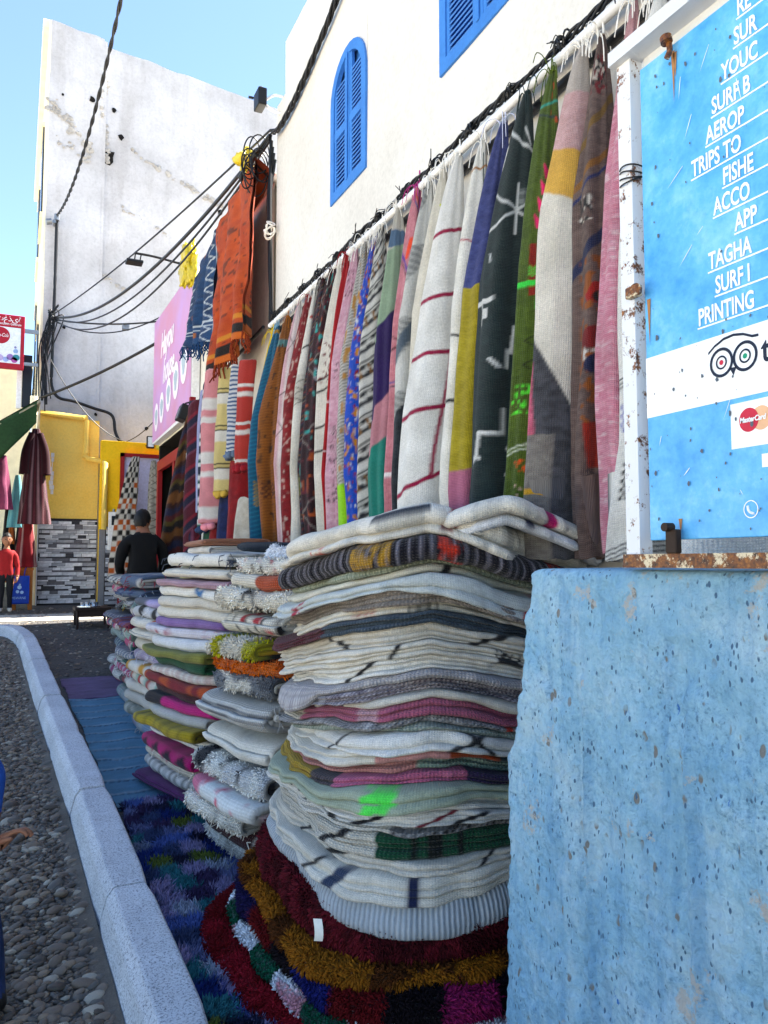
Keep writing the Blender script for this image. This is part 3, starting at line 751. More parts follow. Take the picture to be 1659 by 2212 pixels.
tp2 = MB().box((1.30, 13.10, .7), (1.95, 13.118, 2.0)).build('tile_panel', plain('dark grout', '#2e2d30', .9), fb); tiles(1.305, 1.945, .75, 1.99, 13.098, tp2)
MB().box((1.205, 13.10, .5), (1.298, 13.13, 1.95), .004).build('corner_strip', plain('mid grey strip', '#77777a', .6), fb)
MB().box((.302, 13.43, .70), (.322, 13.465, 2.13)).build('corner_strip', plain('white corner trim', '#dedede', .6), fb)
# meter box on the wall
mt = thing('meter_box', 'white meter box with small dark window on the yellow wall', 'meter box')
MB().box((1.335, 13.04, 1.62), (1.505, 13.10, 2.235), .008).build('case', plain('white enamel', '#e8e6e2', .4), mt)
MB().box((1.382, 13.030, 2.02), (1.462, 13.0385, 2.17), .004).build('pane', M_GLASS, mt)
tag(MB().disc((1.42, 13.12, 2.26), (0, 0, 1), .02, .05, 10).build('conduit_end', M_STEEL, mt))

# ================================================================== MORE DISTANT BLOCKS
eb = thing('sun_gap_blocker', 'unseen added block behind the pink signboard, narrowing the sunlit gap', 'building')  # unseen block added to cut the sunlit alley gap to a narrow strip
MB().box((2.45, 12.35, .3), (7, 13.10, 4.3)).build('wall', M_CRW, eb)  # body of the unseen added block
lb = thing('pale_far_building', 'low pale building behind the red drinks sign at left edge', 'building')
b = MB().box((-3.5, 17.0, .5), (.2, 19, 5.35)); b.build('wall', M_CREAMP, lb); MB().box((-3.55, 16.95, 5.35), (.22, 19, 5.5)).build('cornice', M_CREAMP, lb)
for x in (-.9, -2.2): MB().box((x, 16.97, 2.6), (x + .6, 17.0, 3.9)).build('window', M_GLASS, lb)

# ================================================================== LEFT SHOP: AWNING, SIGN, TABLE, CLOTHES
aw = thing('shop_awning', 'dark green sloping awning over the stall at left edge', 'awning')
Xg, Yg = np.meshgrid(np.linspace(-1.6, .24, 14), np.linspace(0, 1, 10), indexing='ij')
V = np.stack([Xg, 13.3 - 1.3 * Yg, 3.86 - .72 * (.24 - Xg) + .02 * np.sin(Yg * 9) - .10 * Yg], -1)
mesh('canopy', np.concatenate([V, V - np.array([0, 0, .02])], 1), quads(14, 20), plain('green canvas', '#1d3b1c', .85, var=.2), aw)
MB().tube([(.25, 13.3, 3.84), (.25, 11.98, 3.72), (-1.6, 11.98, 2.38)], .024, 8).build('frame', plain('pale frame pole', '#8f8a70', .6), aw)
Xg, Yg = np.meshgrid(np.linspace(-1.6, .22, 24), np.linspace(0, 1, 8), indexing='ij')
V = np.stack([Xg, 11.96 + .03 * np.sin(Xg * 14) * Yg, 3.74 - .72 * (.24 - Xg) - (.30 + .5 * np.clip(.24 - Xg, 0, 1.)) * Yg], -1); mesh('valance', np.concatenate([V, (V + np.array([0, .015, 0]))[:, ::-1]], 1), quads(24, 16, False, True), plain('green canvas', '#1d3b1c', .85, var=.2), aw)
MB().tube([(.20, 13.25, 3.75), (.20, 13.25, 4.05)], .06, 10).build('roller', M_CREAMP, aw)

cs = thing('drinks_sign', 'red framed drinks sign with arabic heading at left edge', 'sign')
SX0, SX1, SZ0, SZ1, SY = -1.0, .035, 4.42, 5.27, 13.1
MB().box((SX0, SY, SZ0), (SX1, SY + .08, SZ1), .01).build('case', plain('crimson sign enamel', '#a30a24', .4), cs)
MB().box((SX0 + .04, SY - .006, SZ0 + .085), (SX1 - .055, SY - .001, SZ1 - .20), .001).build('panel', plain('pale sign panel', '#dfe4ec', .4), cs)
text_mesh('lettering', '\u0627\u0644\u062a\u063a\u0630\u064a\u0629', .115, M_PRINT, cs, (SX1 - .05, SY - .004, SZ1 - .105), (1, 0, 0), 1., .001, .0, align='RIGHT')
text_mesh('lettering', 'Alimentation Generale', .052, M_PRINT, cs, (SX1 - .05, SY - .004, SZ1 - .165), (1, 0, 0), .8, .001, .0, align='RIGHT')
MB().disc((-.30, SY - .006, SZ1 - .34), (0, 1, 0), .13, .006, 28).build('red_disc', plain('crimson sign enamel', '#a30a24', .4), cs)
text_mesh('lettering', 'Coca-Cola', .08, M_PRINT, cs, (-.30, SY - .011, SZ1 - .36), (1, 0, 0), .62, .001, 0, .3, 'CENTER')
pr2 = np.random.default_rng(9)
for (x, z, s, c) in ((-.16, 4.60, .05, '#8f6fb0'), (-.10, 4.56, .045, '#a74f9a'), (-.22, 4.56, .04, '#9aa8d8'), (-.075, 4.60, .05, '#2c7f8c'), (-.085, 4.70, .035, '#8aa6d0'), (-.09, 4.76, .018, '#7e7fa8'), (-.30, 4.58, .05, '#b7a7d0')):
    MB().disc((x, SY - .008, z), (0, 1, 0), s, .004, 14).build('picture', plain('print ' + c, c, .5), cs)
MB().box((SX1 - .02, SY + .02, 5.02), (.24, SY + .06, 5.08)).build('bracket', M_STEEL, cs)
MB().box((SX1 - .02, SY + .02, 4.50), (.24, SY + .06, 4.55)).build('bracket', M_STEEL, cs)
vs_ = thing('dark_shop_panel', 'narrow dark vertical shop panel under the cream side wall', 'sign')
MB().box((.02, 13.45, 3.9), (.16, 13.52, 4.75), .006).build('panel', plain('navy panel', '#0d1420', .4), vs_); MB().box((-.06, 13.46, 3.88), (.018, 13.53, 4.80), .005).build('edge', M_WHITEPAINT, vs_)

def garment(name, label, cat, x, y, z0, z1, w0, w1, pat, seed, th=.07, sleeves=False, grp=None):
    """hanging cloth with folds: front and back sheets closed at the edges"""
    n, m = 40, 48; a = np.linspace(0, 2 * math.pi, n, endpoint=False); t = np.linspace(0, 1, m)
    A, T = np.meshgrid(a, t, indexing='ij')
    w = w0 + (w1 - w0) * T ** .7; fold = 1 + .26 * np.sin(A * 5 + 1.5 * fbm(T * 2, seed, 0, seed)) * T
    px = x + w * np.cos(A) * fold; py = y + (th * (.5 + T)) * np.sin(A) * fold; pz = z1 - (z1 - z0) * T
    if sleeves: px = px + 0
    V = np.stack([px, py, pz], -1); c = pat(A, T)
    o = mesh(name, V.reshape(-1, 3), quads(n, m, True, False), M_KILIM, None, c.reshape(-1, 3), np.stack([A * w1, T * (z1 - z0)], -1).reshape(-1, 2))
    if label: tag(o, label, cat, grp)
    return o
def fill(sh, c): return np.broadcast_to(L(c), (*sh, 3)).copy()
def vstripes(base, cols, k, duty=.12):
    def f(A, T):
        c = fill(A.shape, base)
        for i, q in enumerate(cols):
            c[((A * k / 6.283 + i / len(cols)) % 1) < duty] = L(q)
        return c
    return f
def gtube(o, pts, r, c): pass
g1 = garment('striped_robe', 'maroon robe with thin pale stripes hanging beside yellow wall', 'robe', .235, 12.75, 2.0, 3.45, .05, .20, vstripes('#3a0e18', ['#a07a80', '#5d1a28'], 10), 3)
# sleeves
for s in (-1, 1):
    P = spline([(.235 + s * .05, 12.74, 3.38), (.235 + s * .13, 12.73, 3.1), (.235 + s * .15, 12.72, 2.75)], 12)
    v, f = tube_vf(P, np.linspace(.05, .075, len(P)), 12); mesh('sleeve', v, np.array(f), M_KILIM, g1, np.broadcast_to(L('#3a0e18'), (len(v), 3)), np.zeros((len(v), 2)))
garment('striped_trousers', 'long crimson striped trousers hanging under the maroon robe', 'trousers', .14, 12.9, 1.35, 2.15, .07, .14, vstripes('#8c1420', ['#d8b0a8'], 9, .08), 5)
garment('cyan_scarf', 'pale turquoise scarf hanging behind the maroon robe', 'scarf', .0, 12.95, 1.95, 2.75, .03, .12, vstripes('#7cc8d4', ['#5fb0c4'], 6), 6)
garment('pink_cloth', 'mauve pink cloth hanging under the green awning', 'cloth', -.26, 12.6, 2.2, 3.0, .10, .18, vstripes('#a3476f', ['#7d3a5c'], 6), 7)
for i, (x, c, l) in enumerate(((-.10, '#0f0f12', 'black trousers hanging left of the turquoise scarf'), (-.30, '#11141c', 'dark navy coat hanging above the red shirted child'), (.08, '#151010', 'black garment hanging between scarf and crimson trousers'))):
    garment('dark_garment', l, 'clothing', x, 13.08 - .05 * i, 1.2, 2.35 - .1 * i, .05, .10, vstripes(c, ['#24242a'], 5), 20 + i)
garment('orange_scarf', 'thin orange scarf among the dark hanging clothes', 'scarf', -.06, 12.98, 1.7, 2.2, .02, .05, vstripes('#b0601a', ['#7d3a10'], 5), 31)

st = thing('stall_table', 'wooden stall table with silver trinkets behind the kerb at left', 'table')
MB().box((-.45, 12.85, 1.30), (.26, 13.3, 1.345), .006).build('table_top', plain('orange wood', '#9a5a1c', .55, bmp=.2), st)
MB().box((-.44, 12.87, 1.12), (.25, 12.90, 1.30)).build('apron', plain('orange wood', '#9a5a1c', .55), st)
for x in (-.42, .0, .22):
    for y in (12.88, 13.27): MB().box((x - .03, y - .03, float(gz(13)) - .02), (x + .03, y + .03, 1.30), .004).build('leg', plain('orange wood', '#9a5a1c', .55), st)
tk = np.random.default_rng(15)
for i in range(26):
    x, y = tk.uniform(-.2, .23), tk.uniform(12.88, 13.2); s = tk.uniform(.012, .026)
    o = MB().tube([(x, y, 1.345), (x, y, 1.345 + s * .4), (x, y, 1.345 + s), (x, y, 1.345 + s * 1.7)], [s, s * 1.25, s * .8, s * .3], 9).build('trinket', [M_STEEL, plain('silver trinket', '#cfd8e2', .25, .9), plain('blue glass trinket', '#2b6fb5', .2), plain('black trinket', '#111', .3)][int(tk.integers(0, 4))], None, True)
    tag(o, 'small shiny trinket among those on the wooden stall table', 'trinket', 'trinkets on the stall table')
bag = thing('blue_bag', 'royal blue printed bag hanging on the front of the stall table', 'bag')
Xg, Zg = np.meshgrid(np.linspace(-.085, .205, 14), np.linspace(.80, 1.22, 18), indexing='ij')
V1 = np.stack([Xg, 12.80 + .02 * fbm(Xg * 9, Zg * 9, 0, 70) - .03 * np.cos((Xg - .06) * 9), Zg], -1); V2 = V1 + np.array([0, .05, 0])
mesh('body', np.concatenate([V1, V2[:, ::-1]], 1), quads(14, 36, False, True), plain('royal blue plastic', '#0d3fae', .4), bag)
for (p, r) in (((.07, 1.05), .030), ((.045, .985), .024), ((.105, .975), .024), ((.075, 1.09), .014)): MB().disc((p[0], 12.752, p[1]), (0, 1, 0), r, .004, 14).build('print', plain('pale blue print', '#9cc4ee', .5), bag)
text_mesh('lettering', 'IMSWANE', .05, plain('pale blue print', '#9cc4ee', .5), bag, (-.05, 12.758, .875), (1, 0, 0), .95, .001)
for s in (-.02, .13): MB().tube(spline([(s, 12.80, 1.21), (s + .01, 12.83, 1.30), (s + .03, 12.86, 1.35)], 8), .008, 6).build('handle', plain('royal blue plastic', '#0d3fae', .4), bag)

# low dark table with tray near the rugs
lt = thing('low_table', 'low dark wooden table on the pebbles before the tiled wall', 'table')
zt = float(gz(10.7))
MB().box((.70, 10.45, zt + .22), (1.13, 10.95, zt + .26), .006).build('table_top', plain('dark brown wood', '#2a1a14', .6), lt)
MB().box((.72, 10.47, zt + .14), (1.11, 10.49, zt + .22)).build('apron', plain('dark brown wood', '#2a1a14', .6), lt)
for x in (.73, 1.10):
    for y in (10.48, 10.92): MB().tube([(x, y, zt - .02), (x, y, zt + .22)], [.014, .022], 8).build('leg', plain('dark brown wood', '#2a1a14', .6), lt)
ty = thing('silver_tray', 'silver tray of small glasses on the low dark table', 'tray')
MB().disc((.88, 10.66, zt + .268), (0, 0, 1), .15, .012, 24).build('dish', plain('silver trinket', '#cfd8e2', .25, .9), ty)
for i in range(7): MB().tube([(.88 + .09 * math.cos(i * .9), 10.66 + .09 * math.sin(i * .9), zt + .274), (.88 + .09 * math.cos(i * .9), 10.66 + .09 * math.sin(i * .9), zt + .32)], [.018, .024], 10).build('glass', plain('silver trinket', '#cfd8e2', .25, .9), ty)

# ================================================================== PINK SIGNBOARD
def pink_mat():
    m, n, b = nodes('mauve pink vinyl'); co = coords(n)
    t = tex(n, co, 1.2, 3.); r = ramp(n, t, [(.35, tuple(L('#cc88a8'))), (.65, tuple(L('#c596ce')))])
    n.links.new(r.outputs[0], b.inputs['Base Color']); b.inputs['Roughness'].default_value = .45; return m
M_PINK = pink_mat()
ps = thing('pink_signboard', 'large mauve pink signboard with white script lettering and round pictures', 'sign')
ps['label'] = 'large mauve pink signboard with white script lettering and round pictures'
Vp = [(1.74, 8.70, 3.17), (1.74, 11.38, 3.14), (1.74, 11.38, 4.90), (1.74, 8.70, 4.77)]
mesh('panel', Vp, [(0, 1, 2, 3)], M_PINK, ps, smooth=False)
MB().box((1.745, 8.68, 3.12), (1.83, 11.40, 3.17)).box((1.745, 8.66, 3.12), (1.83, 8.70, 4.80)).box((1.745, 8.70, 4.75), (1.83, 11.4, 4.78)).build('frame', M_WHITEPAINT, ps)
text_mesh('lettering', 'Hayou', .44, plain('white vinyl', '#f2e8f2', .5), ps, (1.735, 10.30, 4.24), YD, .80, .001, .014, .35, 'CENTER')
text_mesh('lettering', 'house', .44, plain('white vinyl', '#f2e8f2', .5), ps, (1.735, 10.15, 3.84), YD, .75, .001, .014, .35, 'CENTER')
for (y, z, r) in ((9.12, 3.78, .20), (9.62, 3.68, .19), (10.12, 3.60, .18), (10.62, 3.52, .17), (11.05, 3.46, .16)):
    V = [(1.736, y + r * math.cos(a), z + r * 1.25 * math.sin(a)) for a in np.linspace(0, 2 * math.pi, 24, endpoint=False)]; mesh('picture', V, [tuple(range(24))], plain('white vinyl', '#f2e8f2', .5), ps, smooth=False)
    V = [(1.733, y + r * .55 * math.cos(a) * (1 + .3 * math.sin(3 * a)), z + r * .7 * math.sin(a)) for a in np.linspace(0, 2 * math.pi, 24, endpoint=False)]; mesh('picture', V, [tuple(range(24))], plain('grey blue print', '#a9b9c4', .5), ps, smooth=False)
# lamps of the street
def lamp(name, label, parts):
    t = thing(name, label, 'lamp')
    for nm, mb, m in parts: mb.build(nm, m, t)
    return t
lamp('sign_lamp', 'thin black arm lamp reaching over the pink signboard top', [('arm', MB().tube(spline([(1.76, 8.72, 4.80), (1.35, 8.75, 4.86), (1.12, 8.78, 4.88)], 12), .014, 8), M_BLACK), ('head', MB().box((1.02, 8.72, 4.76), (1.20, 8.86, 4.79), .006).tube([(1.12, 8.78, 4.88), (1.11, 8.79, 4.79)], .008, 6).tube([(1.18, 8.78, 4.87), (1.17, 8.79, 4.79)], .008, 6), M_BLACK)])
lamp('flood_lamp', 'black floodlight under the near corner of the pink signboard', [('case', MB().box((1.62, 8.66, 3.02), (1.72, 8.88, 3.20), .01, Matrix.Rotation(.3, 3, 'Y')), M_BLACK), ('glass', MB().box((1.612, 8.69, 3.04), (1.6195, 8.85, 3.17), 0, Matrix.Rotation(.3, 3, 'Y')), M_GLASS), ('bracket', MB().tube([(1.67, 8.65, 3.20), (1.78, 8.65, 3.24), (1.82, 8.7, 3.2)], .01, 6), M_BLACK)])
lamp('white_flood_lamp', 'small black framed white floodlight above the yellow wall', [('case', MB().box((1.90, 12.98, 3.30), (2.02, 13.06, 3.50), .01), M_BLACK), ('glass', MB().box((1.915, 12.972, 3.32), (2.005, 12.979, 3.48)), plain('frosted lamp glass', '#e6ecf0', .3))])
lamp('corner_flood_lamp', 'black floodlight on white bracket at the white building corner', [('case', MB().box((1.62, 5.66, 5.02), (1.69, 5.80, 5.16), .008).tube([(1.60, 5.73, 5.09), (1.56, 5.73, 5.09)], .01, 6).tube([(1.66, 5.73, 5.16), (1.66, 5.73, 5.20)], .012, 6), M_BLACK), ('bracket', MB().tube(spline([(1.69, 5.72, 5.09), (1.76, 5.70, 5.14), (1.83, 5.66, 5.12)], 8), .010, 6).tube(spline([(1.69, 5.72, 5.06), (1.75, 5.69, 5.0), (1.83, 5.66, 4.98)], 8), .010, 6), M_WHITEPAINT)])

# ================================================================== CABLES
def twist(P, r, n, strand, nm, parent, m=M_BLACK, pitch=.16, loose=0., seed=0):
    P = np.array(P); d = np.concatenate([[0], np.cumsum(np.linalg.norm(np.diff(P, axis=0), axis=1))])
    t = np.gradient(P, axis=0); t /= np.linalg.norm(t, axis=1)[:, None]; a = np.cross(t, [0, 0, 1.]); a /= np.linalg.norm(a, axis=1)[:, None] + 1e-9; b = np.cross(a, t)
    for k in range(n):
        ph = 2 * math.pi * (d / pitch + k / n); rr = r * (1 + loose * fbm(d * 3, k, 0, seed + k))
        Q = P + (np.cos(ph) * rr)[:, None] * a + (np.sin(ph) * rr)[:, None] * b
        v, f = tube_vf(Q, strand, 6); mesh(nm, v, np.array(f), m, parent)
def cable(label, P, r, nm='cable', n=6, m=M_BLACK):
    v, f = tube_vf(P, r, n); o = mesh(nm, v, np.array(f), m); tag(o, label, 'cable'); return o
c1 = thing('sky_cable', 'thick twisted black cable crossing the sky to the far building corner', 'cable')
twist(sag((.83, 7.45, 7.22), (.46, 13.38, 7.10), .45, 150), .011, 2, .012, 'strand', c1, pitch=.5)
lampb = thing('wall_bracket', 'small steel bracket holding the sky cable on the far facade', 'bracket')
MB().tube([(.44, 13.5, 6.98), (.42, 13.33, 6.98)], .03, 8).disc((.34, 13.36, 6.97), (1, 0, .3), .05, .08, 12).disc((.46, 13.36, 7.06), (0, 0, 1), .045, .10, 10).build('clamp', M_STEEL, lampb)
x0 = .46
cable('black cable running down the far white facade beside the yellow pipe', spline([(x0, 13.40, 7.05), (.46, 13.42, 6.2), (.455, 13.42, 5.4), (.45, 13.42, 4.6), (.455, 13.42, 4.28), (.56, 13.43, 4.10), (.80, 13.45, 4.06), (1.12, 13.50, 3.98), (1.35, 13.50, 3.92), (1.43, 13.50, 3.82), (1.46, 13.48, 3.6), (1.55, 13.40, 3.42), (1.75, 13.30, 3.32), (1.95, 13.10, 3.36)], 70), .026)
for i, z in enumerate((6.5, 6.1, 5.75, 5.3, 4.9, 4.5)): pass
jb = thing('cable_knot', 'tangled knot of black cables on the left edge of far facade', 'cable')
kn = np.random.default_rng(31)
for i in range(12):
    c = np.array([.40, 13.36, 5.36]); p = [c + np.array([kn.normal(0, .03), kn.normal(0, .02), kn.uniform(-.12, .15)]), c + np.array([kn.normal(.06, .08), -.04, kn.normal(-.1, .25)]), c + np.array([kn.normal(-.06, .05), 0, kn.uniform(-.9, -.2)]), np.array([.34 + kn.normal(0, .05), 13.3, 4.0 + kn.normal(0, .1)])]
    v, f = tube_vf(spline(p, 24), .011, 5); mesh('loop', v, np.array(f), M_BLACK, jb)
corner = np.array([1.74, 5.72, 4.84])
for i, (a, b_, s, r, l) in enumerate((((1.74, 5.72, 4.86), (.42, 13.36, 5.42), .10, .010, 'uppermost thin wire from white building corner to the far facade'),
                                       ((1.74, 5.73, 4.82), (.48, 13.36, 5.40), .42, .018, 'thick lower wire from white building corner to the far facade'),
                                       ((1.74, 5.74, 4.80), (.47, 13.36, 5.38), .55, .011, 'second thin wire sagging from white building corner to far facade'),
                                       ((1.74, 5.75, 4.78), (.46, 13.36, 5.36), .68, .011, 'lowest sagging wire from white building corner to the far facade'),
                                       ((.46, 13.36, 5.36), (1.80, 11.3, 4.92), .06, .014, 'upper level wire between the cable knot and the pink signboard'),
                                       ((.46, 13.36, 5.34), (1.80, 11.3, 4.98), .22, .010, 'lower slack wire between the cable knot and the pink signboard'),
                                       ((1.78, 11.35, 4.62), (.30, 13.3, 4.05), .05, .022, 'thick black cable slanting down from pink signboard to the awning'),
                                       ((.42, 13.35, 4.7), (1.62, 13.30, 3.42), .25, .008, 'thin wire drooping across facade above the yellow base'),
                                       ((1.60, 13.30, 3.42), (2.15, 13.0, 3.95), .08, .008, 'thin wire rising from yellow wall to the pink signboard'))):
    cable(l, sag(a, b_, s, 30), r, 'wire', 5)
tag(MB().box((1.36, 11.95, 4.93), (1.46, 12.03, 5.02), .005).build('junction_box', M_STEEL), 'little metal junction box hung on the wire left of pink signboard', 'box')
# bundle running along the top of the white wall, then down its corner
cb = thing('cable_bundle', 'thick bundle of black cables sagging across the white wall past the arched window', 'cable')
PB = spline([(1.765, 3.75, 5.36), (1.765, 4.24, 5.10), (1.765, 4.75, 4.93), (1.765, 5.25, 4.82), (1.76, 5.58, 4.80), (1.75, 5.72, 4.84)], 80); PB = np.vstack([spline([(1.765, 2.6, 6.1), (1.765, 3.2, 5.70), (1.765, 3.75, 5.36)], 30)[:-1], PB])
twist(PB, .013, 4, .009, 'strand', cb, pitch=.45, loose=.4)
cc = thing('corner_cables', 'black cables running down the corner of the white building', 'cable')
for i in range(5):
    P = spline([(1.75 + .01 * i, 5.75, 4.84 - .05 * i), (1.75 + .012 * math.sin(i * 2), 5.76 + .01 * i, 4.3), (1.76 + .01 * math.sin(i), 5.76, 3.7), (1.755 + .008 * i, 5.74, 3.25)], 24); v, f = tube_vf(P, .011, 6); mesh('strand', v, np.array(f), M_BLACK, cc)
for i in range(9):
    c = np.array([1.70, 5.80, 4.70]); r = .05 + .07 * kn.random(); a = np.linspace(0, 2 * math.pi, 22); tl = kn.normal(0, .5)
    Q = np.stack([c[0] - .12 * kn.random() + r * np.cos(a) * .8, c[1] + .1 * kn.random() + r * np.sin(a) * tl, c[2] - .1 + kn.normal(0, .05) + r * 1.5 * np.sin(a)], 1)
    v, f = tube_vf(Q, .006, 5); mesh('loop', v, np.array(f), M_BLACK, cc)
MB().tube([(1.60, 6.10, 4.60), (1.68, 5.92, 4.74)], .03, 8).build('splice', M_BLACK, cc)
wk = MB()
for i in range(7):
    a = np.linspace(0, 2 * math.pi, 18); wk.tube(np.stack([1.735 + .03 * np.cos(a + i), 5.70 + kn.normal(0, .05) + .05 * np.sin(a), 4.02 + kn.normal(0, .03) + .035 * np.sin(a * 1. + i)], 1), .005, 5, False)
tag(wk.build('string_knot', M_WHITEROPE), 'loops of white string tied round the corner cables', 'string')

# rail along the wall the rugs hang from
rl = thing('rug_rail', 'white pipe rail with black conduit along the wall holding the rugs', 'rail')
zr = 3.30
MB().tube([(1.745, .6, zr - .045), (1.745, 5.7, zr - .035)], .019, 10).build('white_pipe', M_WHITEPAINT, rl, True)
MB().tube([(1.772, .6, zr - .125), (1.772, 5.7, zr - .105)], .018, 8).build('black_conduit', M_BLACK, rl, True)
rb = thing('rail_cables', 'tangled bundle of black cables tied above the white rug rail', 'cable')
PR = np.array([(1.748 + .006 * math.sin(y * 9), y, zr + .008 + .010 * math.sin(y * 5.1)) for y in np.arange(.6, 5.75, .025)])
twist(PR, .013, 4, .0065, 'strand', rb, pitch=.24, loose=.9, seed=4)
for y in np.arange(.9, 5.7, .31):
    mb = MB()
    for k in range(5):
        a = np.linspace(0, 2 * math.pi, 14); r = .02 + .012 * kn.random(); mb.tube(np.stack([1.745 + r * np.cos(a), y + .012 * kn.normal() + .012 * np.sin(a + k), zr + r * np.sin(a) * 1.2], 1), .004, 5, False)
    for k in range(3):
        q = np.array([1.74, y, zr]); mb.tube(spline([q, q + np.array([-.02, kn.normal(0, .02), kn.uniform(-.03, .04)]), q + np.array([-.03, kn.normal(0, .05), kn.uniform(-.07, .07)])], 8), .0025, 4)
    mb.build('knot', M_BLACK, rb)

# ================================================================== HANGING RUGS
def pat(base, *ops):
    def f(U, v):
        c = fill(U.shape, base) if isinstance(base, str) else base(U, v)
        for m, col in ops:
            k = m(U, v)
            if callable(col): c[k] = col(U, v)[k]
            else: c[k] = L(col)
        return c
    return f
def mott(a, b_, su=4., sv=10., thr=0., seed=0):
    return lambda U, v: np.where((fbm(U * su, v * sv, 0, seed) > thr)[..., None], L(b_), L(a))
def heather(a, b_, su=8., sv=60., seed=0):
    def f(U, v):
        t = np.clip(.5 + .9 * fbm(U * su, v * sv, 0, seed, 2), 0, 1)[..., None]; return L(a) * (1 - t) + L(b_) * t
    return f
def stripes(seq, per, sl=0., wob=0., seed=0):
    """list of (colour, width) repeated along v with slope sl"""
    ws = np.cumsum([w for _, w in seq]); tot = ws[-1]; cl = np.array([L(c) for c, _ in seq])
    def f(U, v):
        q = ((v + sl * U + wob * fbm(U * 3, v * 4, 0, seed)) / per * tot) % tot
        return cl[np.clip(np.searchsorted(ws, q, side='right'), 0, len(cl) - 1)]
    return f
B = lambda a, b_, sl=0.: (lambda U, v: (v + sl * U > a) & (v + sl * U < b_))             # band across
S_ = lambda u0, w, v0, v1, sl=0.: (lambda U, v: (abs(U - u0 - sl * (v - v0)) < w) & (v > v0) & (v < v1))   # stroke down
def ZZ(u0, w, v0, v1, amp, per): return lambda U, v: (abs(U - u0 - amp * (abs(((v - v0) / per) % 2 - 1) * 2 - 1)) < w) & (v > v0) & (v < v1)
def DOT(u0, v0, r, k=1.): return lambda U, v: ((U - u0) / r) ** 2 * k + ((v - v0) / (r * .09)) ** 2 < 1
def SPK(su, sv, thr, u0=-2, u1=2, v0=0, v1=9, seed=0): return lambda U, v: (vn(U * su, v * sv, 0, seed) > thr) & (U > u0) & (U < u1) & (v > v0) & (v < v1)
def CHK(u0, u1, v0, v1, nu, nv): return lambda U, v: (U > u0) & (U < u1) & (v > v0) & (v < v1) & (((np.floor((U - u0) / (u1 - u0) * nu) + np.floor((v - v0) / (v1 - v0) * nv)) % 2) == 0)

FD = np.array([-.5, -.866]); RD = np.array([.866, -.5])
def hang(name, label, top, bot, e, zb, pattern, m=M_FLAT, seed=0, n=52, k=240, fringe='#e8e4dc', lean=0., hem=0., group='rugs hanging from the wall rail', cat='hanging rug', taper=.34, flat=.78, folds=.165, nf=9, facing=None, wtop=.10, tuck=0.):
    (yt, zt, xt), (yb, zbm, xb) = top, bot
    fd, rd = (FD, RD) if facing is None else facing
    t = np.linspace(0, 1, k); z = zt + (zb - zt) * t
    s = (zt - z) / (zt - zbm)
    cx = xt + (xb - xt) * np.minimum(s, 1.15) ** .8; cy = yt + (yb - yt) * s ** .9 + lean * np.maximum(s - 1, 0)
    r = np.random.default_rng(seed + 100); sw = np.clip(s * 2, 0, 1); cx = cx + .014 * sw * fbm(t * 3, seed * .7, 0, 301); cy = cy + .02 * sw * fbm(t * 2.4, seed * .7, 0, 302)
    ph = np.linspace(-math.pi, math.pi, n, endpoint=False)
    PH, T = np.meshgrid(ph, t, indexing='ij')
    w = e * (wtop + (1 - wtop) * np.clip(T / taper, 0, 1) ** .75) * (1 + .06 * fbm(T * 4, seed, 0, seed)) * (1 - tuck * np.clip(T - .75, 0, 1) * 4)
    fold = 1 + sum(a * np.cos(q * PH + r.uniform(0, 6.28) + 1.6 * fbm(T * 2.2, q, seed, seed)) for q, a in ((2, folds * .6), (3, folds), (5, folds * .7), (8, folds * .35)))
    fold += .10 * np.clip(.3 - T, 0, 1) * np.cos(9 * PH)
    a = w * np.sin(PH) * fold; b_ = w * flat * np.cos(PH) * fold
    Px = cx[None] + rd[0] * a + fd[0] * b_; Py = cy[None] + rd[1] * a + fd[1] * b_
    Pz = z[None] + hem * np.sin(PH) * np.clip(T - .5, 0, 1) * 2 + .012 * fbm(PH * 1.3, T * 3, seed, seed)
    V = np.stack([Px, Py, Pz], -1)
    # hem turned in so the end has thickness
    c3 = V.mean(0)[-1]; inn = V[:, -1:] * .88 + c3 * .12; inn2 = inn.copy(); inn2[..., 2] += .25
    V = np.concatenate([V, inn, inn2], 1)
    U = PH / (math.pi / 2); v = (zt - z)[None] * np.ones_like(PH)
    C = aa(pattern, U, v); C = np.concatenate([C, C[:, -1:], C[:, -1:]], 1)
    UV = np.stack([PH * e, v], -1); UV = np.concatenate([UV, UV[:, -1:], UV[:, -1:] + .01], 1)
    o = mesh(name, V.reshape(-1, 3), quads(n, k + 2, True, False)[:, ::-1].copy(), m, None, C.reshape(-1, 3), UV.reshape(-1, 2))
    tag(o, label, cat, group)
    if fringe:
        mb = MB()
        for i in range(nf):
            p0 = np.array([xt - .01, yt, zt - .03]); d = r.normal(0, 1, 3) * np.array([.03, .035, .03])
            mb.tube(spline([p0, p0 + np.array([-.008, 0, .035]) + d * .35, p0 + d * .8 + np.array([-.014, 0, .01]), p0 + d * 1.0 + np.array([-.018, 0, -.05])], 9), .0020, 4)
        mb.tube([(xt - .005, yt - .012, zt - .01), (xt + .003, yt, zt + .075)], .004, 5)
        f = tag(mb.build('fringe', plain('fringe ' + fringe, fringe, .9), o), kind='stuff')
    return o

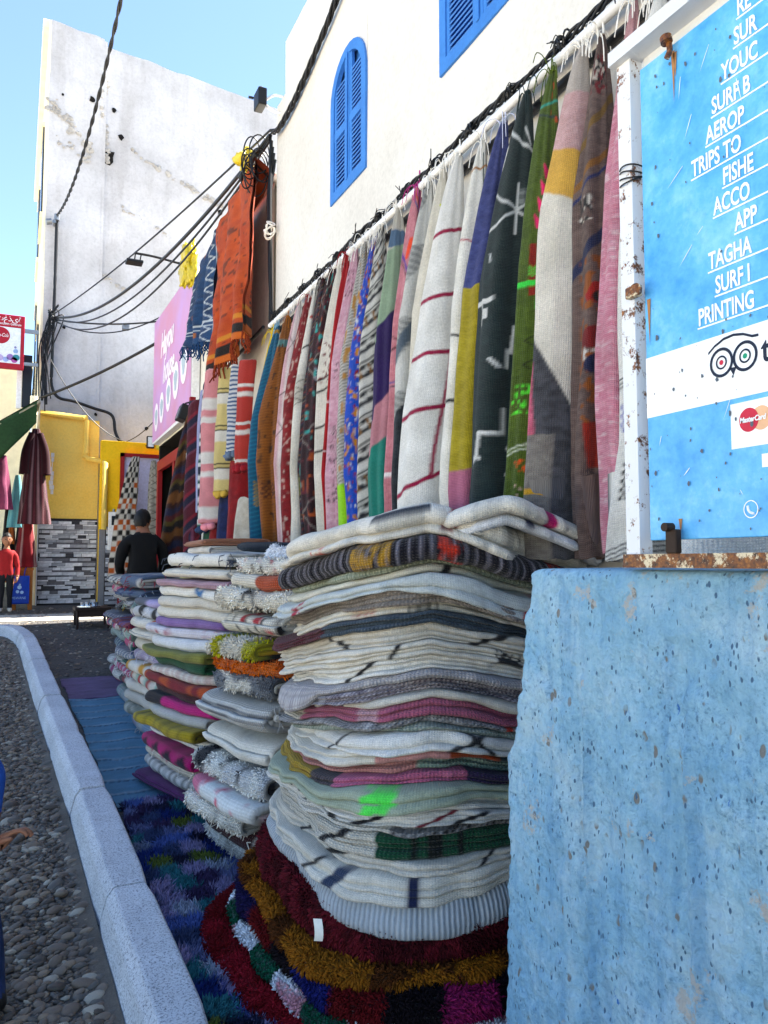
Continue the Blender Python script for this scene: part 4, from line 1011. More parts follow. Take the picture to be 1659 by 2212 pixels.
T_ = {'white_hash': ((1.667, 3.177), (1.524, 1.754), .093), 'pink': ((1.770, 3.225), (1.658, 1.774), .060), 'taupe': ((1.926, 3.207), (1.750, 1.788), .062),
 'creampatch': ((2.015, 3.221), (1.943, 1.817), .086), 'olive': ((2.186, 3.233), (2.061, 1.834), .070), 'slate': ((2.343, 3.237), (2.247, 1.862), .100),
 'indigo': ((2.500, 3.206), (2.413, 1.886), .082), 'fuzz': ((2.654, 3.211), (2.492, 1.898), .083), 'grid': ((2.853, 3.238), (2.734, 1.934), .130),
 'cream': ((2.985, 3.248), (2.789, 1.942), .080), 'greytri': ((3.117, 3.254), (2.918, 1.961), .083), 'rose': ((3.234, 3.273), (3.015, 1.976), .078),
 'patch': ((3.451, 3.261), (3.171, 1.999), .078), 'bw': ((3.658, 3.241), (3.319, 2.021), .080), 'blue': ((3.735, 3.225), (3.462, 2.042), .064),
 'hatch': ((3.871, 3.239), (3.543, 2.054), .078), 'pinkmot': ((4.003, 3.243), (3.677, 2.074), .070), 'red': ((4.127, 3.258), (3.787, 2.090), .050),
 'creamblack': ((4.228, 3.241), (3.840, 2.098), .072), 'maroon': ((4.364, 3.252), (4.023, 2.125), .090), 'multi': ((4.540, 3.252), (4.142, 2.143), .085),
 'creamspots': ((4.650, 3.243), (4.326, 2.170), .072), 'redrug': ((4.800, 3.223), (4.410, 2.182), .075), 'pinkcream': ((4.987, 3.240), (4.614, 2.213), .076),
 'brown': ((5.249, 3.212), (4.865, 2.250), .092), 'teal': ((5.467, 3.205), (5.108, 2.286), .077), 'yellow': ((5.605, 3.197), (5.175, 2.296), .048)}
CREAM = '#e6dfd0'; WHITE = '#eeebe4'
def rug(key, label, pattern0, m=M_FLAT, zb=1.15, fr='#e8e4dc', seed=None, vs_=1.4, **kw):
    pattern = lambda U, v: pattern0(U, v * vs_)
    (yt, zt), (yb, zbm), e = T_[key]
    y2 = .55 * yt + .45 * yb; x2 = 1.53 / yb * y2
    if yt < 3.0: kw = dict(dict(n=68, k=360), **kw)
    hang('hanging_rug', label, (yt, zt, 1.742), (y2, zbm, x2), e, zb, pattern, m, (hash_(key) if seed is None else seed), fringe=fr, **kw)
def hash_(s): return sum((i + 3) * ord(c) for i, c in enumerate(s)) % 997

# near to far -----------------------------------------------------------------
hang('hanging_rug', 'white rug with crimson stitching hanging behind the signboard top', (1.30, 3.2, 1.742), (1.25, 1.9, 1.60), .20, 1.42, pat(WHITE, (B(.42, .445, .03), '#7a1230'), (SPK(26, 90, .45, -1, 0, .34, .46, 2), '#7a1230'), (B(.80, .815), '#1f3f9a')), seed=2)
rug('white_hash', 'white rug with black hash motif and blue lines hanging behind sign post',
    pat(WHITE, (S_(-.35, .05, .25, .9, .5), '#1d4aa8'), (B(.30, .32, .12), '#1d4aa8'), (B(.62, .635, -.1), '#1d4aa8'), (S_(-.6, .06, 1.0, 1.25, .6), '#1d4aa8'),
        (B(1.38, 1.385), '#16161a'), (B(1.395, 1.40), '#16161a'), (B(1.41, 1.415), '#16161a'), (B(1.44, 1.46), '#efeae2'),
        (CHK(-.95, -.55, 1.47, 1.56, 5, 6), '#6f73b8'), (CHK(-.75, -.15, 1.66, 1.78, 7, 9), '#101014'), (B(1.90, 1.905, .03), '#16161a'), (B(1.915, 1.92, .03), '#16161a'), (B(1.93, 1.935, .03), '#16161a'),
        (CHK(-.85, -.30, 1.97, 2.04, 7, 6), '#5a64b4'), (CHK(.2, .7, 1.5, 1.56, 5, 4), '#7a1230')), zb=1.425, folds=.05, lean=.25, flat=.7, vs_=1.12)
rug('pink', 'pink heathered hanging rug beside the white sign post', pat(heather('#d97f96', '#eaa6b6', 3, 120, 3), (SPK(3, 140, .62, -2, 2, 0, 3, 8), '#f0c8cf'), (B(.0, .5, .0), lambda U, v: heather('#c98d92', '#dca9ab', 3, 90, 6)(U, v))), M_KILIM, zb=1.45, folds=.13, tuck=.3)
rug('taupe', 'taupe brown hanging rug with dark red and navy tufted patches',
    pat(heather('#5e4a45', '#7a645c', 4, 80, 4), (DOT(-.3, .22, .6), '#c9bdb0'), (SPK(9, 40, .15, -.9, .5, .12, .34, 3), '#7a0f1c'), (SPK(12, 60, .3, -.9, .4, .15, .3, 9), '#101010'), (B(.42, .47, .12), '#7a5a20'), (B(.66, .70, .10), '#8a5a1c'), (B(.74, .76, .1), '#1f2b60'),
        (SPK(8, 38, .2, -1, -.2, .86, .98, 5), '#0c0c0c'), (SPK(10, 50, .35, -1, -.2, .86, .98, 6), '#ded6ca'), (B(1.03, 1.09, .12), '#20284e'), (DOT(.0, 1.32, .55), '#a8180f'), (DOT(.1, 1.34, .35), '#0c0c0c'), (SPK(6, 30, .25, -1, 1, 1.15, 1.75, 12), '#99521a'),
        (DOT(-.2, 1.52, .55), '#7c0f12'), (SPK(10, 60, .3, -.7, .5, 1.56, 1.62, 4), '#e3ddd5'), (DOT(.0, 1.64, .5), '#1a2148'), (SPK(7, 40, .1, -.5, .4, 1.70, 1.90, 13), '#9a5418'), (S_(-.2, .2, 1.9, 2.1, .8), '#a82a18')), M_KILIM, zb=1.43)
rug('creampatch', 'cream hanging rug with pink and yellow top and charcoal lower patch',
    pat('#e4dccd', (lambda U, v: v < .62, lambda U, v: heather('#c79a98', '#d4adab', 4, 70, 2)(U, v)), (lambda U, v: v < .28, '#b9aea4'), (lambda U, v: (v > .60 + .04 * U) & (v < .86 + .10 * U), '#dba945'),
        (lambda U, v: (v > 1.48 + .30 * (U + .9)) & (U < .12 + .55 * (v - 1.5)), lambda U, v: heather('#3b3b3e', '#55545a', 6, 60, 3)(U, v)),
        (lambda U, v: (v > 1.62) & (U < -.82 + .62 * (v - 1.55)) & (v < 1.98), lambda U, v: heather('#b4405c', '#cf6a80', 6, 60, 4)(U, v)),
        (lambda U, v: (v > 1.96) & (U < -.1), lambda U, v: heather('#6f6862', '#8c857d', 8, 80, 5)(U, v)), (lambda U, v: (v > 2.20) & (v < 2.225) & (U < -.1), '#d9a01e')), zb=1.43, folds=.07)
rug('olive', 'olive green hanging rug with pink triangles and neon green stitching',
    pat(heather('#3f5110', '#4f6318', 6, 90, 5), (B(.20, .215, .02), '#2f9c8a'), (B(.28, .29, -.02), '#26344a'), (SPK(7, 26, .38, .1, 1, .08, .4, 3), '#c04a20'),
        (lambda U, v: (v > .55) & (v < .90) & (abs(U + .15 + 1.1 * (v - .55) - .45 * ((v * 11) % 1)) < .22 * ((v * 11) % 1)), '#f01f6e'), (S_(-.4, .12, .98, 1.25, .3), '#8c1f12'),
        (lambda U, v: (v > 1.17) & (v < 1.20) & (U < .5), '#38e04a'), (CHK(-.5, .4, 1.10, 1.15, 9, 6), '#38e04a'), (CHK(-.2, .5, 1.24, 1.32, 8, 10), '#38e04a'), (ZZ(-.1, .05, 1.42, 1.62, .4, .06), '#0e1408'),
        (SPK(9, 50, .25, -.8, .0, 1.70, 1.84, 6), '#5cf03a'), (ZZ(.25, .07, 1.74, 1.98, .35, .08), '#e6ead8'), (B(1.98, 1.986, .03), '#dfe6d0'), (B(2.0, 2.006, .03), '#dfe6d0'), (SPK(9, 40, .2, -.6, .1, 2.06, 2.12, 16), '#e8541a'), (SPK(11, 60, .3, -.5, .4, 2.18, 2.42, 7), '#dfb9a8')), M_FLAT, fr='#4a5c18', zb=1.0)
rug('slate', 'dark slate green hanging rug with white zigzag lines',
    pat(heather('#1b2a2a', '#263736', 6, 70, 6), (B(.30, .325, -.09), '#e8e8e4'), (S_(-.75, .10, .33, .47, -.6), '#e8e8e4'), (S_(.2, .05, .22, .34, 3.), '#e8e8e4'),
        (S_(.1, .05, .56, .86, .0), '#e8e8e4'), (lambda U, v: (abs(v - .72 - .12 * (U - .1)) < .009) & (abs(U) < .8), '#e8e8e4'), (lambda U, v: (abs(v - .72 + .12 * (U - .1)) < .009) & (abs(U) < .8), '#e8e8e4'), (lambda U, v: ((v * 90) % 1 < .5) & (((U * 14) % 1) < .5) & (U > .1) & (v > .60) & (v < .72 - .10 * (U - .1)), '#cfd4d0'),
        (S_(-.55, .03, .95, 1.0, 1.), '#e8e8e4'), (CHK(-.85, -.45, 1.20, 1.36, 2, 3), '#e6e6e2'), (lambda U, v: (v > 1.20) & (v < 1.225) & (U < -.3), '#e8e8e4'), (B(1.345, 1.365), lambda U, v: np.where((U > .25)[..., None], L('#e8e8e4'), L('#233233'))), (S_(.22, .05, 1.35, 1.5, -.6), '#e8e8e4'), (S_(.05, .05, 1.48, 1.58, -.2), '#e8e8e4'), (S_(-.35, .05, 1.52, 1.58, 4.), '#e8e8e4'),
        (S_(.0, .045, 1.78, 1.9, 0), '#e8e8e4'), (lambda U, v: (v > 1.895) & (v < 1.915) & (U > -.55) & (U < .05), '#e8e8e4'), (S_(-.5, .05, 1.9, 2.02, -.5), '#e8e8e4'), (lambda U, v: (abs(v - 2.03 - .06 * (U + .55)) < .009) & (U > -.95) & (U < -.45), '#e8e8e4'), (lambda U, v: (abs(v - 2.06 + .06 * (U + .95)) < .009) & (U > -.98) & (U < -.6), '#e8e8e4'),
        (S_(.38, .045, 1.90, 2.30, -.1), '#e8e8e4'), (lambda U, v: ((abs(v - 1.98) < .008) | (abs(v - 2.11) < .008) | (abs(v - 2.24) < .008)) & (U > .1) & (U < .68), '#e8e8e4'), (S_(-.2, .05, 2.28, 2.42, 2.), '#c9ccc8')), M_KILIM, zb=.95, fr='#2a3838', folds=.12)
rug('indigo', 'indigo blue hanging rug turning mustard yellow and pink at bottom',
    pat(heather('#343c78', '#4a5391', 6, 80, 7), (lambda U, v: (v > 1.02) & (U < .62 - .12 * (v - 1.0)) & (v > 1.02 + .35 * np.maximum(U, 0)), lambda U, v: heather('#a8960f', '#bda922', 6, 80, 8)(U, v)), (lambda U, v: (v > 1.08) & (U >= .55 - .12 * (v - 1.0)), '#a8174f'), (lambda U, v: v > 2.02, '#c9738f')), M_KILIM, fr='#bfc3d8', zb=1.0)
rug('fuzz', 'cream hanging rug with grey fuzzy edge and black bands',
    pat('#e9e5da', (lambda U, v: U > .45, lambda U, v: heather('#9c948a', '#c2bbb0', 12, 60, 9)(U, v)), (S_(.2, .06, .1, .4, .6), '#1d3a34'), (B(.20, .215, .02), '#a8681e'), (B(.68, .69, -.03), '#b3103f'), (B(1.26, 1.275, -.05), '#141414'), (B(1.62, 1.64, -.02), '#141414'), (S_(.1, .06, 1.62, 1.95, .55), '#8c1420')), zb=1.0, folds=.06)
rug('grid', 'wide white hanging rug with crimson grid lines',
    pat('#ece9e2', *[(B(q, q + .028, .03), '#9c1040') for q in (.52, .94, 1.30, 1.64, 2.06)], (S_(.35, .05, 1.30, 2.06, -.35), '#9c1040')), zb=1.12, hem=.10, folds=.06, flat=.6, taper=.55)
rug('cream', 'plain cream hanging rug with tiny yellow and red motifs', pat('#ddd5c3', (DOT(.1, .30, .12), '#d8e020'), (DOT(-.1, .62, .14), '#8c1420'), (DOT(.0, 1.05, .12), '#d8d060'), (DOT(.05, 1.18, .16), '#101010')), folds=.06)
rug('greytri', 'white hanging rug with grey hatched triangles and charcoal end',
    pat('#dcdad2', (lambda U, v: (((v * 60 + U * 2) % 1) < .5) & ((((v / .5) % 1) + .5 * (U + 1)) < .75), lambda U, v: fill(U.shape, '#4d5358')), (lambda U, v: (v > 1.52 - .2 * U), lambda U, v: heather('#23262b', '#3b4047', 6, 80, 10)(U, v)), (lambda U, v: (v > .95 - .3 * U) & (v < 1.08 - .3 * U), '#5c6a78')), M_KILIM, zb=1.15)
rug('rose', 'dusty rose hanging rug with neon orange arrow and violet marks',
    pat(heather('#c0727c', '#cf8890', 6, 70, 11), (lambda U, v: (v > .42) & (v < .58) & (abs(abs(U + .1) - (v - .42) * 2.2) < .16), '#f0481c'), (B(.10, .13, -.14), '#e0543c'), (B(.16, .18, -.14), '#1d4a8a'), (S_(.5, .14, .0, .5, 0.2), '#9c2a78'), (B(.68, .72, -.2), '#5a3a94'), (B(.74, .755, -.2), '#0d0d10'), (S_(-.2, .04, 1.05, 1.3, .2), '#22141a'), (B(1.10, 1.115, .12), '#22141a'), (B(1.20, 1.21, -.1), '#22141a'), (B(1.40, 1.41, .03), '#2a4a9a'), (B(1.43, 1.44, .03), '#20284e'), (CHK(-.4, .3, 1.55, 1.68, 4, 4), '#5ad08c'), (S_(-.3, .06, 1.70, 1.95, .2), '#451a20'), (B(2.02, 2.05), '#efe6e4')), fr='#a82a78')
rug('patch', 'patchwork hanging rug of slate blue, sage, violet, pink and teal',
    pat('#d9d2c2', (lambda U, v: (v > .20) & (v < .34), '#5a7896'), (lambda U, v: (v >= .34 - .04 * U) & (v < .86 - .16 * U), '#9bb494'), (lambda U, v: (v >= .86 - .16 * U) & (v < 1.44 - .16 * U), '#2c1458'), (lambda U, v: (v >= 1.44 - .16 * U) & (v < 1.74 - .12 * U), '#d08c96'), (lambda U, v: v >= 1.74 - .12 * U, '#1d8a78'), (lambda U, v: (v > 2.04 - .1 * U) & (U > .2), '#b0601e')), M_KILIM)
rug('bw', 'black and white hanging kilim with diagonal geometric bands',
    pat(stripes([('#e2ded4', 2), ('#1a1a1e', .6), ('#e2ded4', .5), ('#1a1a1e', 1.2), ('#e2ded4', .6), ('#2a2a30', 1.5)], .20, .16), (lambda U, v: (np.sin(U * 26 + v * 60) > .2) & (((v + .16 * U) % .20) > .11) & (((v + .16 * U) % .20) < .17), '#d8d4ca'), (lambda U, v: (((v + .16 * U) % .4) > .30) & (np.sin(U * 14 - v * 30) > .75), '#8a5a1e')), M_KILIM)
rug('blue', 'narrow royal blue hanging rug with orange and yellow dots', pat('#1648b4', (SPK(8, 24, .55, seed=3), '#c8821a'), (SPK(10, 30, .66, seed=9), '#8f1c1c'), (SPK(12, 30, .70, seed=15), '#d8d8d8')))
rug('hatch', 'grey and white hatched hanging rug with small ochre motifs', pat(stripes([('#d4cfc4', 1.2), ('#77736c', .8)], .028, .05), (SPK(5, 14, .55, -1, 1, 0, 2.2, 4), '#c08a3c'), (lambda U, v: (v > 1.98) & (U < -.3), '#a8f01e')), M_KILIM)
rug('pinkmot', 'light pink mottled hanging rug with dark specks', pat(heather('#cf90a4', '#e6b8c4', 5, 60, 12), (SPK(14, 70, .45, -1, .2, .2, .45, 4), '#5d2a3c'), (SPK(14, 70, .4, -1, .3, 1.0, 1.12, 5), '#3c2030'), (SPK(14, 70, .42, -1, .0, 1.5, 2.1, 6), '#3c2030')), M_KILIM)
rug('red', 'narrow scarlet hanging rug beside pink mottled rug', pat('#a80f18', (B(1.3, 1.31), '#e6dcd8'), (B(1.7, 1.71), '#e6dcd8')), fr='#8c1018')
rug('creamblack', 'cream hanging rug with small black geometric marks', pat('#d9d1c2', *[(B(q, q + .02, .04), '#1b1818') for q in (1.02, 1.12, 1.42, 1.62)], (CHK(-.4, .3, 1.18, 1.32, 3, 3), '#2a2624'), (SPK(9, 40, .5, -1, .4, .7, 1.1, 3), '#6a1a20')), M_FLAT)
rug('maroon', 'dark maroon hanging rug with white diamond lines', pat(heather('#260a0e', '#3a0f16', 5, 60, 13), (lambda U, v: abs((abs(((v / .62) % 1) - .5) * 2) * 1.8 - .9 - U) < .05, '#8d8078'), (S_(-.95, .05, .3, 3.), '#d8d0c8'), (SPK(7, 30, .60, seed=5), '#6a1a2c'), (CHK(-.4, .4, .95, 1.06, 8, 8), '#b8b4c0'), (SPK(6, 18, .68, seed=21), '#3aa8a0'), (SPK(7, 22, .7, seed=22), '#b8501e')), M_KILIM, fr='#3a1014')
rug('multi', 'dark hanging kilim of narrow red, black and ochre stripes', pat(stripes([('#1a1216', 2), ('#6a1418', 1), ('#241a2a', 2), ('#8a5a1e', .5), ('#14101a', 1.6), ('#9a9488', .35), ('#4a1016', 1.4), ('#2a3450', .7)], .17, .07, .02, 3), (CHK(-.9, .0, 1.85, 2.0, 8, 8), '#8a8a30')), M_KILIM, fr='#2a1a1a')
rug('creamspots', 'cream hanging rug with faint red dots and grey panel', pat('#e0d9cb', (DOT(0, .35, .2), '#c05a50'), (B(.62, .64, .05), '#2a2626'), (B(.90, 1.15), '#c9c1b2'), (ZZ(-.3, .05, .95, 1.2, .3, .05), '#2a2a2a'), (B(1.45, 1.8), '#d8d0c0')))
rug('redrug', 'deep red hanging rug with scattered pale stitches', pat(heather('#7d0f14', '#9a171b', 5, 60, 14), (SPK(10, 26, .62, seed=8), '#d8b8a8'), (B(1.32, 1.33, .2), '#e0c8b8')), M_KILIM, fr='#7d0f14', zb=1.0)
rug('pinkcream', 'pale pink and cream hanging rug with thin black crosses', pat('#e2cfc9', (lambda U, v: U < -.3, '#d8a8ac'), (lambda U, v: U > .4, '#ece6dc'), *[(B(q, q + .012, sl), '#20181a') for q, sl in ((.45, .2), (.47, -.2), (.95, .06), (1.3, .16), (1.33, -.2))]))
rug('brown', 'golden brown ribbed hanging rug next to the teal one', pat(stripes([('#7d4208', 1), ('#a05c10', 1.4)], .03, .05), (B(.28, .36), '#5c8a88'), (SPK(8, 20, .64, seed=4), '#4a2a10'), (CHK(-.5, .2, 1.75, 1.9, 6, 6), '#5a2c10')), M_KILIM, fr='#a05c10', zb=.95)
rug('teal', 'teal blue hanging rug with fine gold bands at the corner', pat(stripes([('#0b5a7c', 3), ('#167a98', 1)], .045, .06), (B(.06, .10), '#c8901c'), (CHK(-.5, .3, 1.70, 1.95, 8, 14), '#b08a2a')), M_KILIM, fr='#7ca8c0', zb=.9)
rug('yellow', 'plain bright yellow cloth hanging behind the teal rug', pat('#e6c400'), zb=1.6, fr='#e6c400')

# towels and blankets on the lower shop rail ---------------------------------------------------
rl2 = thing('shop_rail', 'thin pole over the lower shop front carrying striped blankets', 'rail')
MB().tube(spline([(1.72, 5.8, 3.28), (1.72, 7.0, 3.22), (1.72, 8.4, 3.12)], 20), .014, 8).build('pole', M_BLACK, rl2)
def low(y, x, z1, z0, w, label, pattern, seed, m=M_KILIM, fr=None, d=.05, cat='blanket', pom=None):
    o = hang('hanging_blanket', label, (y, z1, x), (y, (z0 + z1) / 2, x - .03), w, z0, pattern, m, seed, 40, 110, fr, group='blankets hanging at the lower shop', cat=cat, taper=.02, wtop=.9, flat=.42, folds=.05)
    if pom:
        for i in range(4):
            c = np.array([x - .05 - .10 * math.sin(i) * .3, y - .10 + i * .07, z0 - .03]); bm = bmesh.new(); bmesh.ops.create_icosphere(bm, subdivisions=2, radius=.035)
            V = np.array([q.co[:] for q in bm.verts]) * (1 + .18 * rng.normal(size=(len(bm.verts), 1))) + c; F = np.array([[q.index for q in f.verts] for f in bm.faces]); bm.free()
            mesh('pompom', V, F, plain('pompom ' + pom, pom, .95), o, smooth=False)
    return o
low(5.86, 1.62, 3.02, 2.18, .065, 'red and white banded blanket below the orange rug', pat(stripes([('#c43a30', 5), ('#f0e6e0', .6), ('#c43a30', 1), ('#f0e6e0', 1)], .30)), 41, pom='#8a1420')
low(6.14, 1.62, 3.04, 2.32, .07, 'blue and white pinstriped blanket with grey pompoms', pat(stripes([('#e4e6ea', 1), ('#3a5a8a', .8)], .035)), 42, pom='#5a6a80')
low(6.40, 1.60, 3.08, 2.02, .08, 'yellow and black chequered light blanket beside the pink one', pat(stripes([('#e6cf86', 4), ('#2a2a24', .3), ('#e6cf86', .5), ('#2a2a24', .3), ('#efe9dc', 2)], .32)), 43, pom='#b8963a')
low(6.68, 1.56, 3.12, 1.76, .10, 'pastel pink and white striped blanket with pink pompoms', pat(stripes([('#e8949a', 4), ('#f2ece6', 1.6), ('#e8949a', 1), ('#f2ece6', .8)], .48)), 44, pom='#e08a94')
low(7.08, 1.60, 3.10, 1.75, .075, 'navy, white and green banded blanket left of the pastel ones', pat(stripes([('#1a2440', 2), ('#e6e6e6', 1.2), ('#1e5a50', .8), ('#e6e6e6', 1)], .20)), 45, pom='#2a3a58')
low(7.36, 1.62, 3.08, 1.9, .06, 'lavender plain blanket beside the navy banded one', pat('#b0b4e0'), 46)
low(7.66, 1.60, 3.04, 1.5, .09, 'dark red and navy twisted blanket near the red post', pat(stripes([('#5a1024', 3), ('#8a1a30', 1), ('#1a1a38', 2), ('#7a4058', .5)], .26, .10)), 47)

for i, (y, c, c2, l) in enumerate(((6.15, '#8c1018', '#a8181f', 'plain red cloth hanging low beneath the blue pinstriped blanket'), (6.45, '#16204a', '#20306a', 'navy cloth hanging low beneath the yellow blanket'), (6.75, '#a01420', '#7a0c18', 'crimson cloth hanging low beneath the pastel pink blanket'), (7.05, '#1e4a34', '#2a6048', 'dark green cloth hanging low left of the crimson one'), (5.90, '#e6e0d4', '#cfc6b6', 'cream cloth hanging low beneath the red and white blanket'))):
    low(y, 1.66, 2.25 - .08 * i, 1.05, .10, l, pat(heather(c, c2, 5, 30, i)), 70 + i)
# the orange and the blue rug draped from the lower shop's roof edge ---------------------------------
def sheet(name, label, ya, yb, ztop, zbot, x, pattern, seed, m=M_KILIM, frin=None, cat='draped rug'):
    n, k = 70, 110; u = np.linspace(0, 1, n); t = np.linspace(0, 1, k); Ug, Tg = np.meshgrid(u, t, indexing='ij')
    zt = ztop(Ug); zb = zbot(Ug)
    fold = .045 * np.sin(Ug * 21 + 1.6 * fbm(Ug * 3, Tg * 2, 0, seed)) * (.3 + Tg) + .05 * fbm(Ug * 4, Tg * 3, 0, seed + 2)
    Xs = x - .06 * Tg + fold; Ys = ya + (yb - ya) * (Ug + .02 * fbm(Ug * 5, Tg * 3, 0, seed + 5)) ; Zs = zt + (zb - zt) * Tg
    over = np.stack([np.full((n, 1), x + .16), Ys[:, :1], zt[:, :1] - .10], -1)
    V = np.concatenate([over, np.stack([Xs, Ys, Zs], -1)], 1); V2 = V + np.array([.022, 0, 0])
    VV = np.concatenate([V, V2[:, ::-1]], 1)
    C = pattern(Ug * 2 - 1, Tg * (ztop(np.array([0.]))[0] - zbot(np.array([0.]))[0])); C = np.concatenate([C[:, :1], C], 1); CC = np.concatenate([C, C[:, ::-1]], 1)
    UV = np.stack([np.concatenate([Ug[:, :1], Ug], 1) * (yb - ya), np.concatenate([Tg[:, :1], Tg], 1) * 1.5], -1); UV = np.concatenate([UV, UV[:, ::-1]], 1)
    o = mesh(name, VV.reshape(-1, 3), quads(n, 2 * (k + 1), False, True), m, None, CC.reshape(-1, 3), UV.reshape(-1, 2)); tag(o, label, cat, 'rugs draped from the lower shop roof')
    if frin:
        mb = MB(); r = np.random.default_rng(seed)
        for i in range(60):
            q = V[int(i / 60 * (n - 1)), -1]; l = r.uniform(.05, .16); mb.tube([q, q + np.array([r.normal(0, .012), r.normal(0, .012), -l * .5]), q + np.array([r.normal(0, .02), r.normal(0, .025), -l])], .006, 4)
        tag(mb.build('fringe', plain('fringe ' + frin, frin, .9), o), kind='stuff')
    return o
sheet('draped_rug', 'burnt orange rug with black edge stitching draped high above the blankets', 5.765, 7.02, lambda u: 4.62 - .10 * u - .10 * np.clip(.3 - u, 0, 1) * 0 + .04 * fbm(u * 5, 0, 0, 3), lambda u: 3.02 + .22 * (1 - u) + .04 * fbm(u * 4, 1, 0, 3), 1.62,
      pat(heather('#b53c04', '#cf5208', 6, 26, 3), (lambda U, v: (abs(U + .86) < .03) & ((v * 22) % 1 < .6), '#1a0d06'), (lambda U, v: (abs(U - .90) < .03) & ((v * 22) % 1 < .6), '#1a0d06'), (SPK(16, 30, .62, -.75, .8, 0, 1.3, 5), '#7a2c06'), (B(1.20, 1.25), '#d98a1a'), (B(1.28, 1.36), '#1a0d0a'), (B(1.36, 1.42), '#d96a10')), 51, frin='#7a2a08')
sheet('draped_rug', 'deep blue rug with white zigzag border draped beside the orange rug', 7.08, 8.30, lambda u: 4.52 + .14 * np.sqrt(np.clip(1 - u * .8, 0, 1)) - .35 * u ** 3 + .03 * fbm(u * 6, 0, 0, 4), lambda u: 3.50 + .22 * u, 1.66,
      pat(heather('#0e3560', '#17497c', 6, 26, 4), (lambda U, v: abs(U + .62 - .12 * (abs(((v / .12) % 1) - .5) * 4 - 1)) < .03, '#c8d2dc'), (S_(-.80, .025, 0, 3), '#c8d2dc'), (S_(-.42, .02, 0, 3), '#c8d2dc'), (lambda U, v: abs(U - .72 - .12 * (abs(((v / .12) % 1) - .5) * 4 - 1)) < .03, '#c8d2dc'), (lambda U, v: (((U * 3.2) % 1) < .3) & (((v * 5) % 1) < .3) & (U > -.3) & (U < .5), '#a8602a'), (B(.92, .94), '#c8d2dc'), (B(.97, .98), '#c8d2dc')), 52, frin='#0e3560')
yb1 = MB(); 
def crumple(name, label, c, rad, col, seed, stretch=(1, 1, 1)):
    bm = bmesh.new(); bmesh.ops.create_icosphere(bm, subdivisions=4, radius=1); V = np.array([q.co[:] for q in bm.verts]); F = np.array([[q.index for q in f.verts] for f in bm.faces]); bm.free()
    d = .8 + .9 * fbm(V[:, 0] * 1.4, V[:, 1] * 1.4, V[:, 2] * 1.4, seed) + .45 * np.abs(fbm(V[:, 0] * 5, V[:, 1] * 5, V[:, 2] * 5, seed + 3))
    o = mesh(name, V * d[:, None] * rad * np.array(stretch) + np.array(c), F, plain('yellow plastic', col, .3, spec=.5)); tag(o, label, 'plastic bag'); return o
crumple('plastic_bag', 'crumpled yellow plastic bag hanging over the pink signboard corner', (1.66, 8.60, 4.74), .15, '#d0b818', 3, (.5, 1.3, 1.5))
crumple('plastic_bag', 'crumpled yellow plastic bag tied on top of the orange rug', (1.62, 6.02, 4.72), .10, '#d8c41c', 5, (.7, 1., 1.3))
crumple('plastic_bag', 'small yellow plastic bag under the white floodlight', (2.16, 12.9, 3.30), .07, '#e8c81c', 8, (1.4, .6, .7))
# rolled white string ball below the orange rug etc. are left to the fringes

# rugs on the end wall --------------------------------------------------------------------------------
MB_door = thing('red_doorway', 'dark red door frame behind the chequered rugs on yellow wall', 'door')
MB().box((1.50, 13.02, .7), (1.56, 13.10, 3.20)).box((1.50, 13.02, 3.14), (2.4, 13.10, 3.20)).build('frame', M_REDP, MB_door); MB().box((1.56, 13.08, .7), (2.4, 13.11, 3.14)).build('curtain', plain('pale lilac sheet', '#c3c0dd', .9), MB_door)
FE = (np.array([0., -1.]), np.array([1., 0.]))
hang('hanging_rug', 'shaggy rug chequered in black, white and orange on the end wall', (12.80, 3.12, 1.72), (12.80, 2.2, 1.60), .21, 1.2, pat('#e0dacd', (lambda U, v: ((np.floor((U + 2) * 3.2) + np.floor(v / .085)) % 2 == 0), lambda U, v: np.where((v + .3 * U > .45)[..., None] & ((np.floor(v / .17) % 2) == 0)[..., None], L('#c05a14'), L('#17140f')))), M_KNIT, 61, 60, 120, None, facing=FE, group='rugs hanging at the end wall', taper=1.1, wtop=.2)
hang('hanging_rug', 'cream quilted lattice rug hanging beside the chequered rug', (12.85, 3.08, 1.99), (12.85, 2.2, 2.02), .19, 1.1, pat('#cfc8b8', (lambda U, v: (((v + .10 * U) / .12) % 1 < .10) | (((v - .10 * U) / .12) % 1 < .10), '#5a5348')), M_KNIT, 62, 60, 120, None, facing=FE, group='rugs hanging at the end wall', taper=.8, wtop=.15)
hang('hanging_rug', 'burgundy patterned rug hanging right of the cream lattice rug', (12.2, 3.32, 2.04), (12.2, 2.4, 2.10), .16, 1.2, pat(heather('#5a1c2a', '#74303c', 5, 30, 3), (SPK(8, 30, .62, seed=3), '#9a6a6a')), M_KILIM, 63, 40, 90, None, facing=FE, group='rugs hanging at the end wall', taper=.9, wtop=.2)
hang('hanging_rug', 'brown ornate shag carpet with braided edge hanging by red post', (8.30, 3.02, 1.66), (8.62, 2.2, 1.60), .17, .9, pat(stripes([('#7a4a1c', 2), ('#3a1a18', 1), ('#26284a', 1.4), ('#5a1c20', 1.4), ('#5c4c18', 1), ('#1a1216', 1.5)], .42, .08, .06, 5), (lambda U, v: (U < -.62) & (((v / .05) % 1) < .6), '#b07c3a')), M_KNIT, 64, 50, 130, None, group='rugs hanging at the end wall', taper=.9, wtop=.12)
rp = thing('red_post', 'slim dark red post at the lower shop front', 'post')
MB().box((1.60, 8.02, .4), (1.66, 8.08, 3.15), .004).build('shaft', M_REDP, rp); MB().box((1.58, 8.00, .38), (1.68, 8.10, .5), .004).build('foot', M_REDP, rp)
